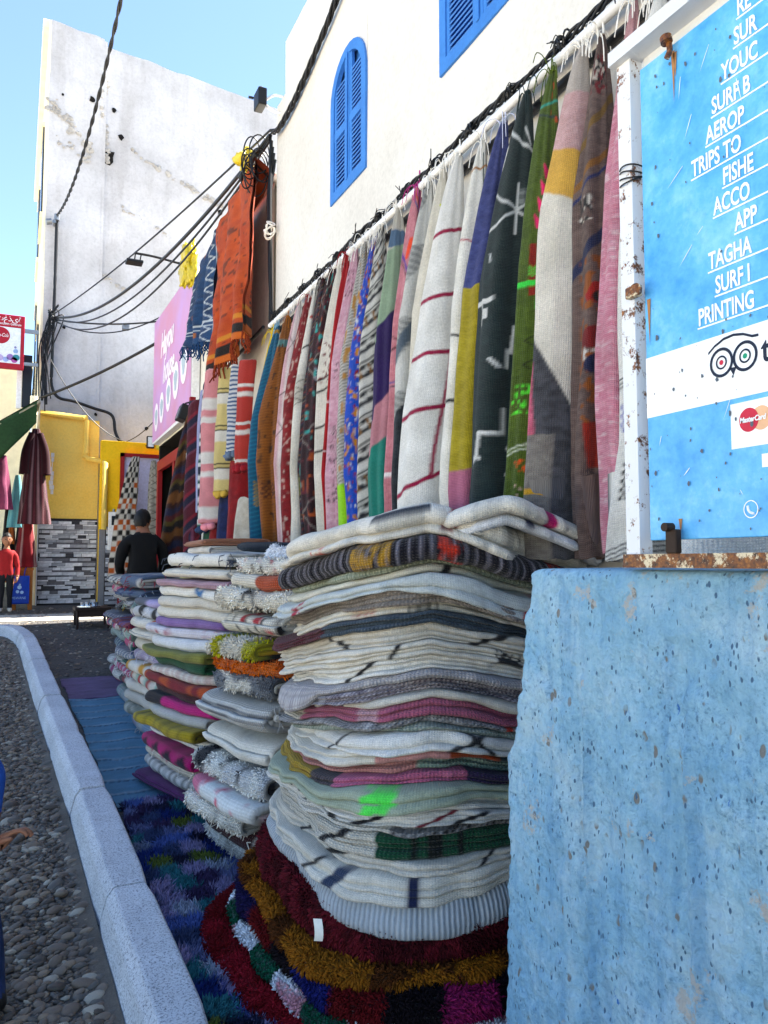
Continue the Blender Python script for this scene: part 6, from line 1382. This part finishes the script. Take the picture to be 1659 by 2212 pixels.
# second stack (next to the front pile)
stack('second stack from sign', 'rugs in the stack beside the front pile', .80, .60, 3.04, 3.56, [
 ('cream and grey shag rug', .085, 'nest', rough('#b5b1aa', '#e6e3da', 12, 2), M_KNIT, dict(tuft=(6000, .013, .0034), dx=-.02)),
 ('blackish maroon rug with cream border', .080, 'nest', zones([(-1, .06, '#d4d0c8')], '#3a0c14'), M_KNIT, dict(fringe='#c9c6be', dx=.01)),
 ('white shag rug with knotted edge', .07, 'nest', rough('#d0cdc4', '#efece2', 14, 3), M_KNIT, dict(tuft=(7000, .014, .0034), dx=-.05)),
 ('pink rug with red dotted white side', .075, 'u', zones([(-1, .40, two('#eceeec', [(spk(.03, .03, .55, 4), '#d83a5c')]))], '#cf6f8c'), M_FLAT, dict(dx=-.05)),
 ('white shag rug with black ribs', .095, 'nest', two(rough('#d4d6d8', '#f0f0ea', 16, 4), [(spk(.025, .09, .45, 5), '#23232a')]), M_KNIT, dict(tuft=(6500, .014, .0034), dx=-.03)),
 ('cream rug with rows of black dashes', .130, 'roll', two('#ece9e0', [(lambda s, q: ((s / .028) % 1 < .45) & (((q / .16) % 1) < .16) & (vn(s * 9, q * 9) > -.2), '#18181c')]), M_FLAT, dict(dx=.02, dw=-.04)),
 ('grey pinstriped rolled rug', .145, 'roll', qstripes([('#e8e7e2', 1.2), ('#4a4c54', .7)], .030), M_KNIT, dict(dx=.0, dw=-.02, fringe='#a8a6a2')),
 ('slate and white tufted rug', .075, 'nest', two(rough('#4a4e56', '#777c84', 16, 6), [(spk(.06, .05, .2, 6), '#d8d5cc')]), M_KNIT, dict(tuft=(4000, .018, .004), dx=.04)),
 ('bright orange shag rug', .070, 'nest', rough('#c0540c', '#d86a14', 20, 7), M_KNIT, dict(tuft=(7000, .018, .004), dx=.03)),
 ('mustard, teal and pink patchwork shag rug', .075, 'nest', patches(['#b8941a', '#3f7a80', '#d18ca0', '#14181c', '#d0c9ba', '#a8a21a'], .10, .14, 8), M_KNIT, dict(tuft=(6500, .017, .004), dx=.05)),
 ('cream rolled rug with red and black dashes', .125, 'roll', two('#eae4d6', [(lambda s, q: (vn(s / .028, q / .05, 0, 7) > .40), '#1a1a1c'), (spk(.05, .05, .62, 9), '#b8162a')]), M_KNIT, dict(dx=.06, dw=-.04, tuft=(3000, .010, .003))),
 ('off white shag rug with black flecks', .085, 'nest', two(rough('#d2ccc0', '#ece6d8', 20, 8), [(spk(.035, .035, .45, 10), '#1c1a1a')]), M_KNIT, dict(tuft=(5000, .016, .0036), dx=.08)),
 ('cream rug with a burnt orange corner', .065, 'nest', zones([(.0, .22, '#b5481a')], '#e6dfd0'), M_KNIT, dict(dx=.10)),
 ('ivory tufted rug with tiny red knots', .070, 'nest', two(rough('#d8d4ca', '#efebe0', 24, 9), [(spk(.03, .03, .66, 12), '#a8203c'), (spk(.03, .06, .6, 13), '#2a2626')]), M_KNIT, dict(tuft=(4500, .014, .0034), dx=.12)),
], 3, lean=.02, spin=.30)
SR = Pile((1.32, 3.36), .24, .26, .3, 2.6, 1.385, 91, .02, .03, 90)
SR.rug('white shag rug with black lines thrown over the stack beside front pile', .10, 1, lambda s, q: np.where(((abs(s + .05) < .010) | (abs(s - .24) < .010) | (abs(q - .14) < .010))[..., None], L('#1c2430'), L('#dfe2ea')), M_KNIT, tuft=(7000, .016, .004), group='rugs thrown over stacks')
# third stack
stack('third stack from sign', 'rugs in the third stack', .70, .70, 3.84, 4.52, [
 ('plum violet rolled rug', .070, 'roll', lambda s, q: heather('#5c2058', '#6f2c6a', 20, 30, 2)(s, q), M_FLAT, dict(dx=-.01)),
 ('white rug with black rings', .055, 'nest', two('#d8d4d0', [(lambda s, q: (abs(np.hypot(((s / .13) % 1 - .5) * .13, ((q / .16) % 1 - .5) * .12) - .035) < .009), '#15151a')]), M_FLAT, dict(dx=-.02)),
 ('white fringed rug with rose specks', .055, 'nest', two(CR2, [(spk(.03, .04, .6, 3), '#a8405c')]), M_KNIT, dict(fringe='#d8d4cc', dx=.01)),
 ('magenta rug with black zigzags', .065, 'nest', two('#b80f6c', [(lambda s, q: abs(((q / .05) % 2 - 1)) * .08 > abs((s % .16) - .08) + .02, '#1a0a20')]), M_FLAT, dict(dx=.02)),
 ('white rug with grey hooked fold', .080, 'roll', two(CR3, [(lambda s, q: (q / .24) % 1 < .3, '#4a4c50')]), M_FLAT, dict(dx=.05)),
 ('mustard yellow rug with black stripes', .050, 'u', two('#a8920a', [(lambda s, q: (s / .10) % 1 < .10, '#15140a')]), M_FLAT, dict(dx=-.02)),
 ('white and black pinstriped rug', .050, 'nest', sstripes([('#d6d8d6', 1.4), ('#26302e', .8)], .024), M_FLAT, dict(dx=.0)),
 ('hot pink and black rug', .055, 'u', zones([(-1, .45, '#c01478')], '#17121a'), M_FLAT, dict(dx=.05)),
 ('aubergine brown rug', .05, 'nest', lambda s, q: heather('#3a1a22', '#4a2430', 20, 30, 4)(s, q), M_FLAT, dict(dx=.06)),
 ('red rug with orange motifs', .055, 'nest', two('#8a1222', [(spk(.05, .04, .35, 5), '#c8541a')]), M_KILIM, dict(dx=.03)),
 ('white rug with thin red stripes', .050, 'u', sstripes([('#dcd8d2', 2), ('#9a2a34', .5)], .030), M_FLAT, dict(dx=.0)),
 ('bottle green folded rug', .050, 'nest', lambda s, q: heather('#14432c', '#1d5638', 20, 30, 5)(s, q), M_FLAT, dict(dx=.06)),
 ('olive green folded rug', .045, 'u', lambda s, q: heather('#6f7028', '#858438', 20, 30, 6)(s, q), M_FLAT, dict(dx=.0)),
 ('white rug with blue dotted edge', .060, 'nest', two('#dcdee2', [(lambda s, q: ((s / .02) % 1 < .5) & ((q / .2) % 1 < .1), '#1e4a8a')]), M_FLAT, dict(dx=.02)),
 ('lilac white rug with red cross stitch', .050, 'u', two('#d6d2dc', [(spk(.02, .02, .62, 7), '#9a1438')]), M_FLAT, dict(dx=.04)),
 ('lavender purple folded rug', .045, 'u', lambda s, q: heather('#7d5c9a', '#8f70aa', 20, 30, 7)(s, q), M_FLAT, dict(dx=.06)),
 ('cream rug with black arcs', .055, 'nest', marks(CR1, [(.12, .008, .6, BK), (.30, .008, .6, BK), (.48, .008, .6, BK)]), M_FLAT, dict(dx=.05)),
 ('ivory rug with maroon slash', .055, 'nest', marks(CR2, [(.25, .016, 1.2, '#5c1420'), (.52, .006, .5, BK)]), M_FLAT, dict(dx=.06)),
 ('white rug with blue and red print', .055, 'u', two(CR3, [(lambda s, q: (abs(s - .2) < .06) & (abs(np.hypot(s - .2, q - .74) - .04) < .012), '#1e6aa8'), (lambda s, q: (abs(s - .42) < .10) & (abs(q - .74) < .02), '#e0405c')]), M_FLAT, dict(dx=.08)),
 ('dusty pink soft rug', .040, 'u', lambda s, q: heather('#b08a98', '#c4a0ac', 20, 30, 8)(s, q), M_KNIT, dict(dx=.10)),
 ('cream rug with brown hooked folds', .075, 'roll', two(CR1, [(lambda s, q: (q / .5) % 1 < .18, '#8a8072')]), M_FLAT, dict(dx=.10)),
 ('cream rug with fringed grey stripe', .065, 'nest', two(CR3, [(lambda s, q: (q % .3) < .04, '#3a3c44')]), M_FLAT, dict(dx=.12, fringe='#4a4e58')),
], 5, lean=.02, spin=.34)
# fourth stack
stack('fourth stack from sign', 'rugs in the fourth stack', .77, .66, 4.85, 5.65, [
 ('pastel mixed rug', .085, 'nest', patches(['#b0a8b8', '#9aa8b8', '#c8c4bc', '#a86a7a'], .12, .08, 3), M_KNIT, dict(fringe='#b8b4b0')),
 ('grey green mottled rug', .085, 'nest', rough('#7a8078', '#b8bab4', 14, 11), M_KNIT, dict()),
 ('dark green rug', .075, 'nest', zones([(-1, .2, '#1e4a34')], '#c8c4bc'), M_KNIT, dict()),
 ('crimson trimmed white rug', .075, 'nest', zones([(-1, .15, '#8a1222')], '#d2ccc2'), M_FLAT, dict()),
 ('red and mint banded rug', .07, 'nest', sstripes([('#a8262a', 1), ('#8ab0a0', 1), ('#d8d0c4', 2)], .22), M_FLAT, dict()),
 ('ochre and white rug', .07, 'nest', sstripes([('#c08a1c', 1), ('#d8d4cc', 2)], .34), M_FLAT, dict()),
 ('lilac fringed rug', .07, 'nest', rough('#a89cb8', '#d0c8d4', 14, 12), M_KNIT, dict(fringe='#c8c0cc')),
 ('beige rug with pink line', .075, 'nest', marks('#cfc6b6', [(.2, .01, .3, '#c8708a'), (.5, .01, .3, '#c8708a')]), M_FLAT, dict()),
 ('cream rug with hooked folds', .080, 'roll', two(CR2, [(lambda s, q: (q / .4) % 1 < .2, '#6a6258')]), M_FLAT, dict()),
 ('orange tongued cream rug', .060, 'u', zones([(-1, .3, '#c8541a')], CR2), M_FLAT, dict()),
 ('black and white geometric blanket', .075, 'nest', lambda s, q: np.where(((((s / .26) % 1) < .4) & (vn(s * 20, q * 20) > -.5))[..., None] | ((((q / .05) % 1) < .25) & (s < .2))[..., None], L('#121216'), L('#d6d8de')), M_KILIM, dict(fringe='#d8d8dc')),
 ('slate blue blanket with lilac square', .055, 'u', zones([(.3, .55, '#a89cc8')], '#565c6c'), M_FLAT, dict()),
], 7, lean=.02, spin=.2)
# fifth, the far jumble of small folded blankets
prng = np.random.default_rng(77)
pal = ['#b8b4b0', '#8a98a8', '#c04a78', '#2a3a6a', '#1f5a54', '#d0ccc4', '#6a4a8a', '#a8862a', '#3a3a40', '#c8c0d0', '#8a2a38', '#9ab0a8', '#d8d4d0', '#566a88']
nmz = ['grey', 'blue grey', 'rose pink', 'navy', 'dark teal', 'off white', 'violet', 'ochre', 'charcoal', 'pale lilac', 'wine red', 'mint grey', 'white', 'steel blue']
def rnd_layers(n, T):
    o = []
    for i in range(n):
        a, b_ = prng.integers(0, len(pal), 2)
        o.append((f'{nmz[a]} and {nmz[b_]} fringed blanket', T * prng.uniform(.8, 1.25), prng.choice(['nest', 'roll', 'u']), (sstripes([(pal[a], 2), (pal[b_], 1)], prng.uniform(.06, .3)) if prng.random() < .5 else patches([pal[a], pal[b_], '#c8c4be'], .09, .07, int(i))), M_KNIT, dict(fringe=pal[int(prng.integers(0, len(pal)))], dx=prng.normal(0, .03))))
    return o
stack('far fringed stack', 'blankets in the far fringed stack', .80, .60, 5.95, 6.65, rnd_layers(13, .075), 9)
stack('farthest jumbled stack', 'blankets in the farthest jumbled stack', .84, .60, 6.95, 7.7, rnd_layers(11, .08), 10)
# small stack on top and a bundle
stack('small upper stack', 'rugs in the small stack on top', 1.05, .44, 4.80, 5.50, [
 ('pale yellow thin blanket', .040, 'u', '', M_FLAT), ('scarlet thin blanket', .035, 'u', '', M_FLAT), ('mint and cream thin blanket', .04, 'nest', '', M_FLAT), ('pale pink thin blanket', .04, 'u', '', M_FLAT), ('cream thin blanket', .04, 'nest', '', M_FLAT), ('white thin blanket', .045, 'nest', '', M_FLAT), ('terracotta folded blanket', .055, 'roll', '', M_FLAT)] and
 [(d, T, k, (lambda c: (lambda s, q: heather(c, c, 20, 30, 1)(s, q)))(c), M_FLAT, {}) for d, T, k, c in (('pale yellow thin blanket', .040, 'u', '#c9bd86'), ('scarlet thin blanket', .035, 'u', '#9c1620'), ('mint and cream thin blanket', .04, 'nest', '#b8c4b4'), ('pale pink thin blanket', .04, 'u', '#c8a8a4'), ('cream thin blanket', .04, 'nest', '#d6cfbf'), ('white thin blanket', .045, 'nest', '#dcdad6'), ('terracotta folded blanket', .055, 'roll', '#a8745c'))], 12, z0=1.285, amp=.008)
BD = Pile((1.32, 4.18), .17, .24, 0, 2.2, 1.37, 95, .01, .05, 80)
BD.rug('bundle of dark green, magenta and blue shawls by the third stack', .16, 1, lambda s, q: np.where((q > .17)[..., None], L('#12202e'), np.where((q > .11)[..., None], L('#a0145c'), np.where(((s > -.05) & (s < .16))[..., None], L('#8a8078'), L('#0f3a24')))), M_KNIT, group='shawls', cat='shawl', lipd=.07)

# ---- mats on the ground
def mat_sheet(name, label, x0, x1, y0, y1, pattern, seed, m=M_KILIM, h=.012, tuft=None, ed=.02):
    n, k = 40, 110; u = np.linspace(0, 1, n); t = np.linspace(0, 1, k); Ug, Tg = np.meshgrid(u, t, indexing='ij')
    X = x0(Tg) + (x1(Tg) - x0(Tg)) * Ug + ed * fbm(Ug * 3, Tg * 6, 0, seed); Y = y0 + (y1 - y0) * Tg + ed * fbm(Ug * 4, Tg * 3, 0, seed + 2)
    Z = gz(Y) + h + .008 * fbm(X * 7, Y * 7, 0, seed) + .004 * fbm(X * 30, Y * 30, 0, seed)
    V = np.stack([X, Y, Z], -1); V2 = V - np.array([0, 0, .012]); C = aa(pattern, Ug * (x1(.5) - x0(.5)), Tg * (y1 - y0))
    VV = np.concatenate([V, V2[:, ::-1]], 1); CC = np.concatenate([C, C[:, ::-1]], 1); UV = np.stack([Ug * .5, Tg * (y1 - y0)], -1); UV = np.concatenate([UV, UV[:, ::-1]], 1)
    o = mesh(name, VV.reshape(-1, 3), quads(n, 2 * k, False, True), m, None, CC.reshape(-1, 3), UV.reshape(-1, 2)); tag(o, label, 'mat')
    if tuft: tufts('wool_tufts', V, C, o, *tuft)
    return o
kx = lambda o_: (lambda t, a, b_: None)
blue_pat = lambda s, q: np.where((((((q + .03 * s) / .20) % 1) < .13) & (((s / .035 + np.floor(q / .2) * .5) % 1) < .6))[..., None], L('#1f4468'), np.where((((((q + .03 * s) / .20) % 1) >= .13) & ((((q + .03 * s) / .20) % 1) < .20))[..., None], L('#a9c6d2'), np.clip(L('#5f98b8') * (1 + .25 * fbm(s * 9, q * 40, 0, 4))[..., None], 0, 1)))
mat_sheet('floor_mat', 'turquoise blue woven mat laid between kerb and stacks', lambda t: np.interp(t, [0, 1], [.475, .40]), lambda t: .95 + 0 * t, 3.98, 6.45, blue_pat, 3)
mat_sheet('floor_mat', 'faded purple woven mat beyond the turquoise mat', lambda t: .405 - .02 * t, lambda t: .93 + 0 * t, 6.46, 7.30, lambda s, q: np.clip(L('#80648a') * (1 + .3 * fbm(s * 6, q * 30, 0, 5))[..., None], 0, 1), 5)
mat_sheet('floor_mat', 'multicoloured shag mat in blues and lilac between kerb and nearest piles', lambda t: .515 - .03 * t, lambda t: .95 + 0 * t, 1.6, 4.02, patches(['#3a4668', '#4f62a0', '#33727a', '#1f3170', '#8a80a4', '#666c94', '#5d6a2c', '#22243c', '#747e96', '#3c3052', '#9aa2b4'], .09, .10, 3), 7, M_KNIT, .014, (42000, .034, .0042, 5, .05))

# ================================================================== PEOPLE
def person(name, label, chains, regions, head, mats, hair, fold_amt=1., sub=2):
    """chains: list of [(x,y,z,r), ...]; first point of a chain may equal an existing point to branch from it"""
    V, E, R = [], [], []
    def idx(p):
        for i, q in enumerate(V):
            if (Vector(q) - Vector(p[:3])).length < 1e-5: return i
        V.append(tuple(p[:3])); R.append(p[3]); return len(V) - 1
    for ch in chains:
        k = [idx(p) for p in ch]
        for a, b_ in zip(k[:-1], k[1:]): E.append((a, b_))
    me = bpy.data.meshes.new('tmp'); me.from_pydata(V, E, []); o = bpy.data.objects.new('tmp', me); COL.objects.link(o)
    md = o.modifiers.new('skin', 'SKIN'); md.use_smooth_shade = True
    for i, s in enumerate(me.skin_vertices[0].data): s.radius = (R[i], R[i]); s.use_root = (i == 0)
    s2 = o.modifiers.new('sub', 'SUBSURF'); s2.levels = s2.render_levels = sub
    bpy.context.view_layer.update()
    m2 = bpy.data.meshes.new_from_object(o.evaluated_get(bpy.context.evaluated_depsgraph_get())); bpy.data.objects.remove(o)
    bm = bmesh.new(); bm.from_mesh(m2); bpy.data.meshes.remove(m2)
    bm.normal_update()
    for v in bm.verts:
        p = v.co; v.co = p + v.normal * (.011 * float(fbm(np.array([p.x * 13]), p.y * 13, p.z * 7, 6, 2)[0])) * fold_amt
    # head with a face, facing direction head['f']
    c = Vector(head['c']); r = head['r']; f = Vector(head['f']).normalized(); up = Vector(head.get('up', (0, 0, 1))).normalized(); rt = f.cross(up).normalized(); up = rt.cross(f)
    hb = bmesh.new(); bmesh.ops.create_uvsphere(hb, u_segments=28, v_segments=22, radius=1)
    for v in hb.verts:
        p = v.co.copy(); x, y, z = p                          # y forward
        wdt = .76 - .16 * max(0, -z) - .05 * max(0, z); q = Vector((x * wdt, y * (.92 if y > 0 else .98), z * 1.12))
        if y > 0:
            q.y += .20 * math.exp(-((x / .14) ** 2 + ((z + .12) / .22) ** 2)) - .07 * math.exp(-(((abs(x) - .36) / .16) ** 2 + ((z - .10) / .11) ** 2)) + .05 * math.exp(-((x / .30) ** 2 + ((z + .50) / .08) ** 2)) - .04 * math.exp(-((x / .3) ** 2 + ((z + .58) / .04) ** 2)) + .08 * math.exp(-((x / .3) ** 2 + ((z + .85) / .2) ** 2)) + .04 * math.exp(-((z - .28) / .09) ** 2)
        for sgn in (-1, 1):
            q.x += sgn * .13 * math.exp(-(((x - sgn * .98) / .2) ** 2 + ((y + .05) / .16) ** 2 + ((z + .02) / .22) ** 2))
        v.co = c + (rt * q.x + f * q.y + up * q.z) * r
    hm = bpy.data.meshes.new('h'); hb.to_mesh(hm); hb.free(); n0 = len(bm.faces); bm.from_mesh(hm)
    bpy.data.meshes.remove(hm); bm.faces.ensure_lookup_table()
    for i, fc in enumerate(bm.faces):
        fc.smooth = True; fc.material_index = regions(fc.calc_center_median()) if i < n0 else 0
    mm = bpy.data.meshes.new(name); bm.to_mesh(mm); bm.free()
    for m in mats: mm.materials.append(m)
    ob = bpy.data.objects.new(name, mm); COL.objects.link(ob); tag(ob, label, 'person')
    # hair cap with strands
    hb = bmesh.new(); bmesh.ops.create_uvsphere(hb, u_segments=36, v_segments=26, radius=1)
    kill = []
    for v in hb.verts:
        x, y, z = v.co; wdt = .76 - .05 * max(0, z)
        if (y > .15 and z < .42 - .1 * abs(x)) or z < -.80 or (z < -.42 and y > -.35) or (y > -.1 and z < .0): kill.append(v)
        d = 1.08 + .09 * float(fbm(np.array([x * 9]), y * 9, z * 6, 4)[0]); q = Vector((x * wdt * d, y * d * (.94 if y > 0 else 1.0), z * 1.13 * d)); v.co = c + (rt * q.x + f * q.y + up * q.z) * r
    bmesh.ops.delete(hb, geom=kill, context='VERTS')
    hm = bpy.data.meshes.new('hair'); hb.to_mesh(hm); hb.free(); hm.materials.append(hair)
    for p in hm.polygons: p.use_smooth = True
    ho = bpy.data.objects.new('hair', hm); COL.objects.link(ho); ho.parent = ob
    # eyes
    for sgn in (-1, 1):
        eb = bmesh.new(); bmesh.ops.create_uvsphere(eb, u_segments=10, v_segments=8, radius=r * .085)
        for v in eb.verts: v.co += c + (rt * sgn * .30 + f * .80 + up * .10) * r
        em = bpy.data.meshes.new('eye'); eb.to_mesh(em); eb.free(); em.materials.append(plain('dark eye', '#1a0f0a', .2)); eo = bpy.data.objects.new('eye', em); COL.objects.link(eo); eo.parent = ob
    return ob
def hand(w, d, side, palm, r, curl=.35, up=(0, 0, 1)):
    """finger chains from wrist point w along d; returns chains"""
    w = np.array(w, float); d = np.array(d, float); d /= np.linalg.norm(d); s = np.array(side, float); s -= d * (s @ d); s /= np.linalg.norm(s); n = np.cross(d, s)
    pc = w + d * palm * .55; ch = [[(*w, r * 1.5), (*pc, r * 2.0)]]
    for i, (o_, ln) in enumerate(((-.36, .80), (-.12, .95), (.13, .90), (.36, .70))):
        b_ = pc + d * palm * .38 + s * o_ * palm * 1.05; p1 = b_ + (d * math.cos(curl) - n * math.sin(curl)) * palm * ln * .45; p2 = p1 + (d * math.cos(curl * 2.4) - n * math.sin(curl * 2.4)) * palm * ln * .32; p3 = p2 + (d * math.cos(curl * 3.4) - n * math.sin(curl * 3.4)) * palm * ln * .24
        ch.append([(*pc, r * 2.0), (*b_, r), (*p1, r * .92), (*p2, r * .85), (*p3, r * .7)])
    tb = w + d * palm * .28 - s * palm * .36; t1 = tb + (d * .7 - s * .55 - n * .3) * palm * .38; t2 = t1 + (d * .9 - s * .2 - n * .4) * palm * .32
    ch.append([(*pc, r * 2.0), (*tb, r * 1.15), (*t1, r), (*t2, r * .75)])
    return ch
M_SHIRTB = plain('black cotton shirt', '#08080a', .9, scale=9., bmp=1.); M_TROU = plain('dark trousers', '#0f1118', .9); M_SHOE = plain('dark shoes', '#15110e', .6)
M_REDSH = plain('red jersey', '#8a0f14', .8, scale=14., bmp=1.); M_DENIM = plain('denim blue', '#1a2a4c', .9, var=.25); M_BLUESH = plain('bright blue jacket', '#1c4a9c', .8, var=.2)
# man in black, back to the viewer
gx, gy = 1.24, 8.62; g0 = float(gz(gy)); Zp = lambda z: g0 + z
ch = [[(gx, gy, Zp(.80), .135), (gx, gy - .01, Zp(.98), .135), (gx, gy - .02, Zp(1.12), .155), (gx, gy, Zp(1.21), .11), (gx, gy + .02, Zp(1.29), .062), (gx, gy + .05, Zp(1.38), .065)]]
for s in (-1, 1):
    ch.append([(gx, gy - .02, Zp(1.12), .155), (gx + s * .13, gy - .01, Zp(1.19), .075), (gx + s * .195, gy, Zp(1.13), .072), (gx + s * .235, gy + .02, Zp(.92), .056), (gx + s * .20, gy + .20, Zp(.82), .042)] )
    ch += hand((gx + s * .20, gy + .20, Zp(.82)), (-.5 * s, .85, -.1), (1, .3, 0), .085, .0095)
    ch[-6] = [(gx + s * .20, gy + .20, Zp(.82), .042)] + ch[-6][1:]
    ch.append([(gx, gy, Zp(.80), .135), (gx + s * .09, gy, Zp(.72), .10), (gx + s * .10, gy + .01, Zp(.40), .07), (gx + s * .10, gy - .01, Zp(.08), .05), (gx + s * .11, gy + .12, Zp(.04), .04)])
person('person', 'person in black shirt seen from behind, bent over the rug stacks', ch,
       lambda p: 0 if (p.z > Zp(1.27) or (p.y > gy + .20 and p.z > Zp(.7))) else (1 if p.z > Zp(.78) else (3 if p.z < Zp(.09) else 2)),
       dict(c=(gx, gy + .06, Zp(1.40)), r=.110, f=(.5, 1, -.45)), [M_SKIN, M_SHIRTB, M_TROU, M_SHOE], M_HAIR)
# child in red by the stall
gx2, gy2 = -.115, 12.55; g2 = float(gz(gy2)); Z2 = lambda z: g2 + z
ch = [[(gx2, gy2, Z2(.56), .085), (gx2, gy2, Z2(.70), .085), (gx2, gy2, Z2(.82), .095), (gx2, gy2, Z2(.90), .06), (gx2, gy2, Z2(.95), .036), (gx2, gy2, Z2(1.0), .036)]]
for s in (-1, 1):
    ch.append([(gx2, gy2, Z2(.82), .095), (gx2 + s * .09, gy2, Z2(.87), .045), (gx2 + s * .125, gy2, Z2(.82), .042), (gx2 + s * .15, gy2 + .01, Z2(.66), .033), (gx2 + s * .15, gy2 - .05, Z2(.52), .024)])
    ch += hand((gx2 + s * .15, gy2 - .05, Z2(.52)), (0, -.2, -1), (0, 1, 0), .055, .007); ch[-6] = [(gx2 + s * .15, gy2 - .05, Z2(.52), .024)] + ch[-6][1:]
    ch.append([(gx2, gy2, Z2(.56), .085), (gx2 + s * .055, gy2, Z2(.50), .065), (gx2 + s * .06, gy2 - .01, Z2(.28), .045), (gx2 + s * .06, gy2 + .01, Z2(.06), .034), (gx2 + s * .065, gy2 - .09, Z2(.03), .03)])
person('person', 'small person in red jersey and dark trousers standing by the stall', ch, lambda p: 0 if (p.z > Z2(.925) or (abs(p.x - gx2) > .10 and p.z < Z2(.55))) else (1 if p.z > Z2(.55) else (3 if p.z < Z2(.07) else 2)), dict(c=(gx2, gy2 - .01, Z2(1.06)), r=.088, f=(.15, -1, 0)), [M_SKIN, M_REDSH, M_TROU, plain('pale sandals', '#b9b2a8', .7)], M_HAIR)
# child in blue at the left edge, one hand in view
gx3, gy3 = -.135, 2.58; g3 = float(gz(gy3)); Z3 = lambda z: g3 + z
ch = [[(gx3, gy3, Z3(.44), .075), (gx3, gy3, Z3(.56), .075), (gx3, gy3, Z3(.68), .082), (gx3, gy3, Z3(.75), .055), (gx3, gy3, Z3(.80), .034), (gx3, gy3, Z3(.85), .034)]]
for s in (-1, 1):
    wr = (gx3 + .115, gy3 - .03, Z3(.46)) if s > 0 else (gx3 - .13, gy3 - .05, Z3(.40))
    ch.append([(gx3, gy3, Z3(.68), .082), (gx3 + s * .075, gy3, Z3(.72), .04), (gx3 + s * .10, gy3, Z3(.67), .036), (gx3 + s * .115 - (.03 if s > 0 else 0), gy3 + .02, Z3(.52) if s < 0 else Z3(.46), .03), (*wr, .021)])
    ch += hand(wr, (.72, -.1, .55) if s > 0 else (0, -.2, -1), (.3, .9, -.2), .060, .0072, .5); ch[-6] = [(*wr, .021)] + ch[-6][1:]
    ch.append([(gx3, gy3, Z3(.44), .075), (gx3 + s * .05, gy3, Z3(.38), .06), (gx3 + s * .062 + (.03 if s > 0 else 0), gy3 - .02, Z3(.22), .043), (gx3 + s * .062 + (.05 if s > 0 else 0), gy3 - .02, Z3(.06), .036), (gx3 + s * .07 + (.055 if s > 0 else 0), gy3 - .10, Z3(.03), .03)])
person('person', 'small person in blue jacket at the left edge, only hand and trouser leg showing', ch, lambda p: 0 if (p.z > Z3(.775) or (p.x > gx3 + .088 and p.z > Z3(.36) and p.z < Z3(.545)) or (p.x < gx3 - .09 and p.z < Z3(.43) and p.z > Z3(.2))) else (1 if p.z > Z3(.43) else (3 if p.z < Z3(.06) else 2)), dict(c=(gx3, gy3 - .01, Z3(.905)), r=.082, f=(.7, -.7, 0)), [M_SKIN, M_BLUESH, M_DENIM, M_SHOE], M_HAIR, fold_amt=.3)

# ================================================================== ORIGINS AT EACH THING'S BASE
bpy.context.view_layer.update()
def bounds(o, pts):
    if o.type == 'MESH' and len(o.data.vertices):
        co = np.empty(len(o.data.vertices) * 3); o.data.vertices.foreach_get('co', co); co = co.reshape(-1, 3); M = np.array(o.matrix_world); co = co @ M[:3, :3].T + M[:3, 3]; pts.append(co.min(0)); pts.append(co.max(0))
    for c in o.children: bounds(c, pts)
for o in list(scene.objects):
    if o.parent or o.type not in ('MESH', 'EMPTY') or tuple(o.location) != (0, 0, 0): continue
    if o.name.startswith(('road', 'bounce_ground', 'cement_haunch')): continue
    p = []; bounds(o, p)
    if not p: continue
    p = np.array(p); b0 = Vector(((p[:, 0].min() + p[:, 0].max()) / 2, (p[:, 1].min() + p[:, 1].max()) / 2, p[:, 2].min()))
    if o.type == 'MESH': o.data.transform(Matrix.Translation(-b0))
    o.location = b0
    for c in o.children: c.location = c.location - b0
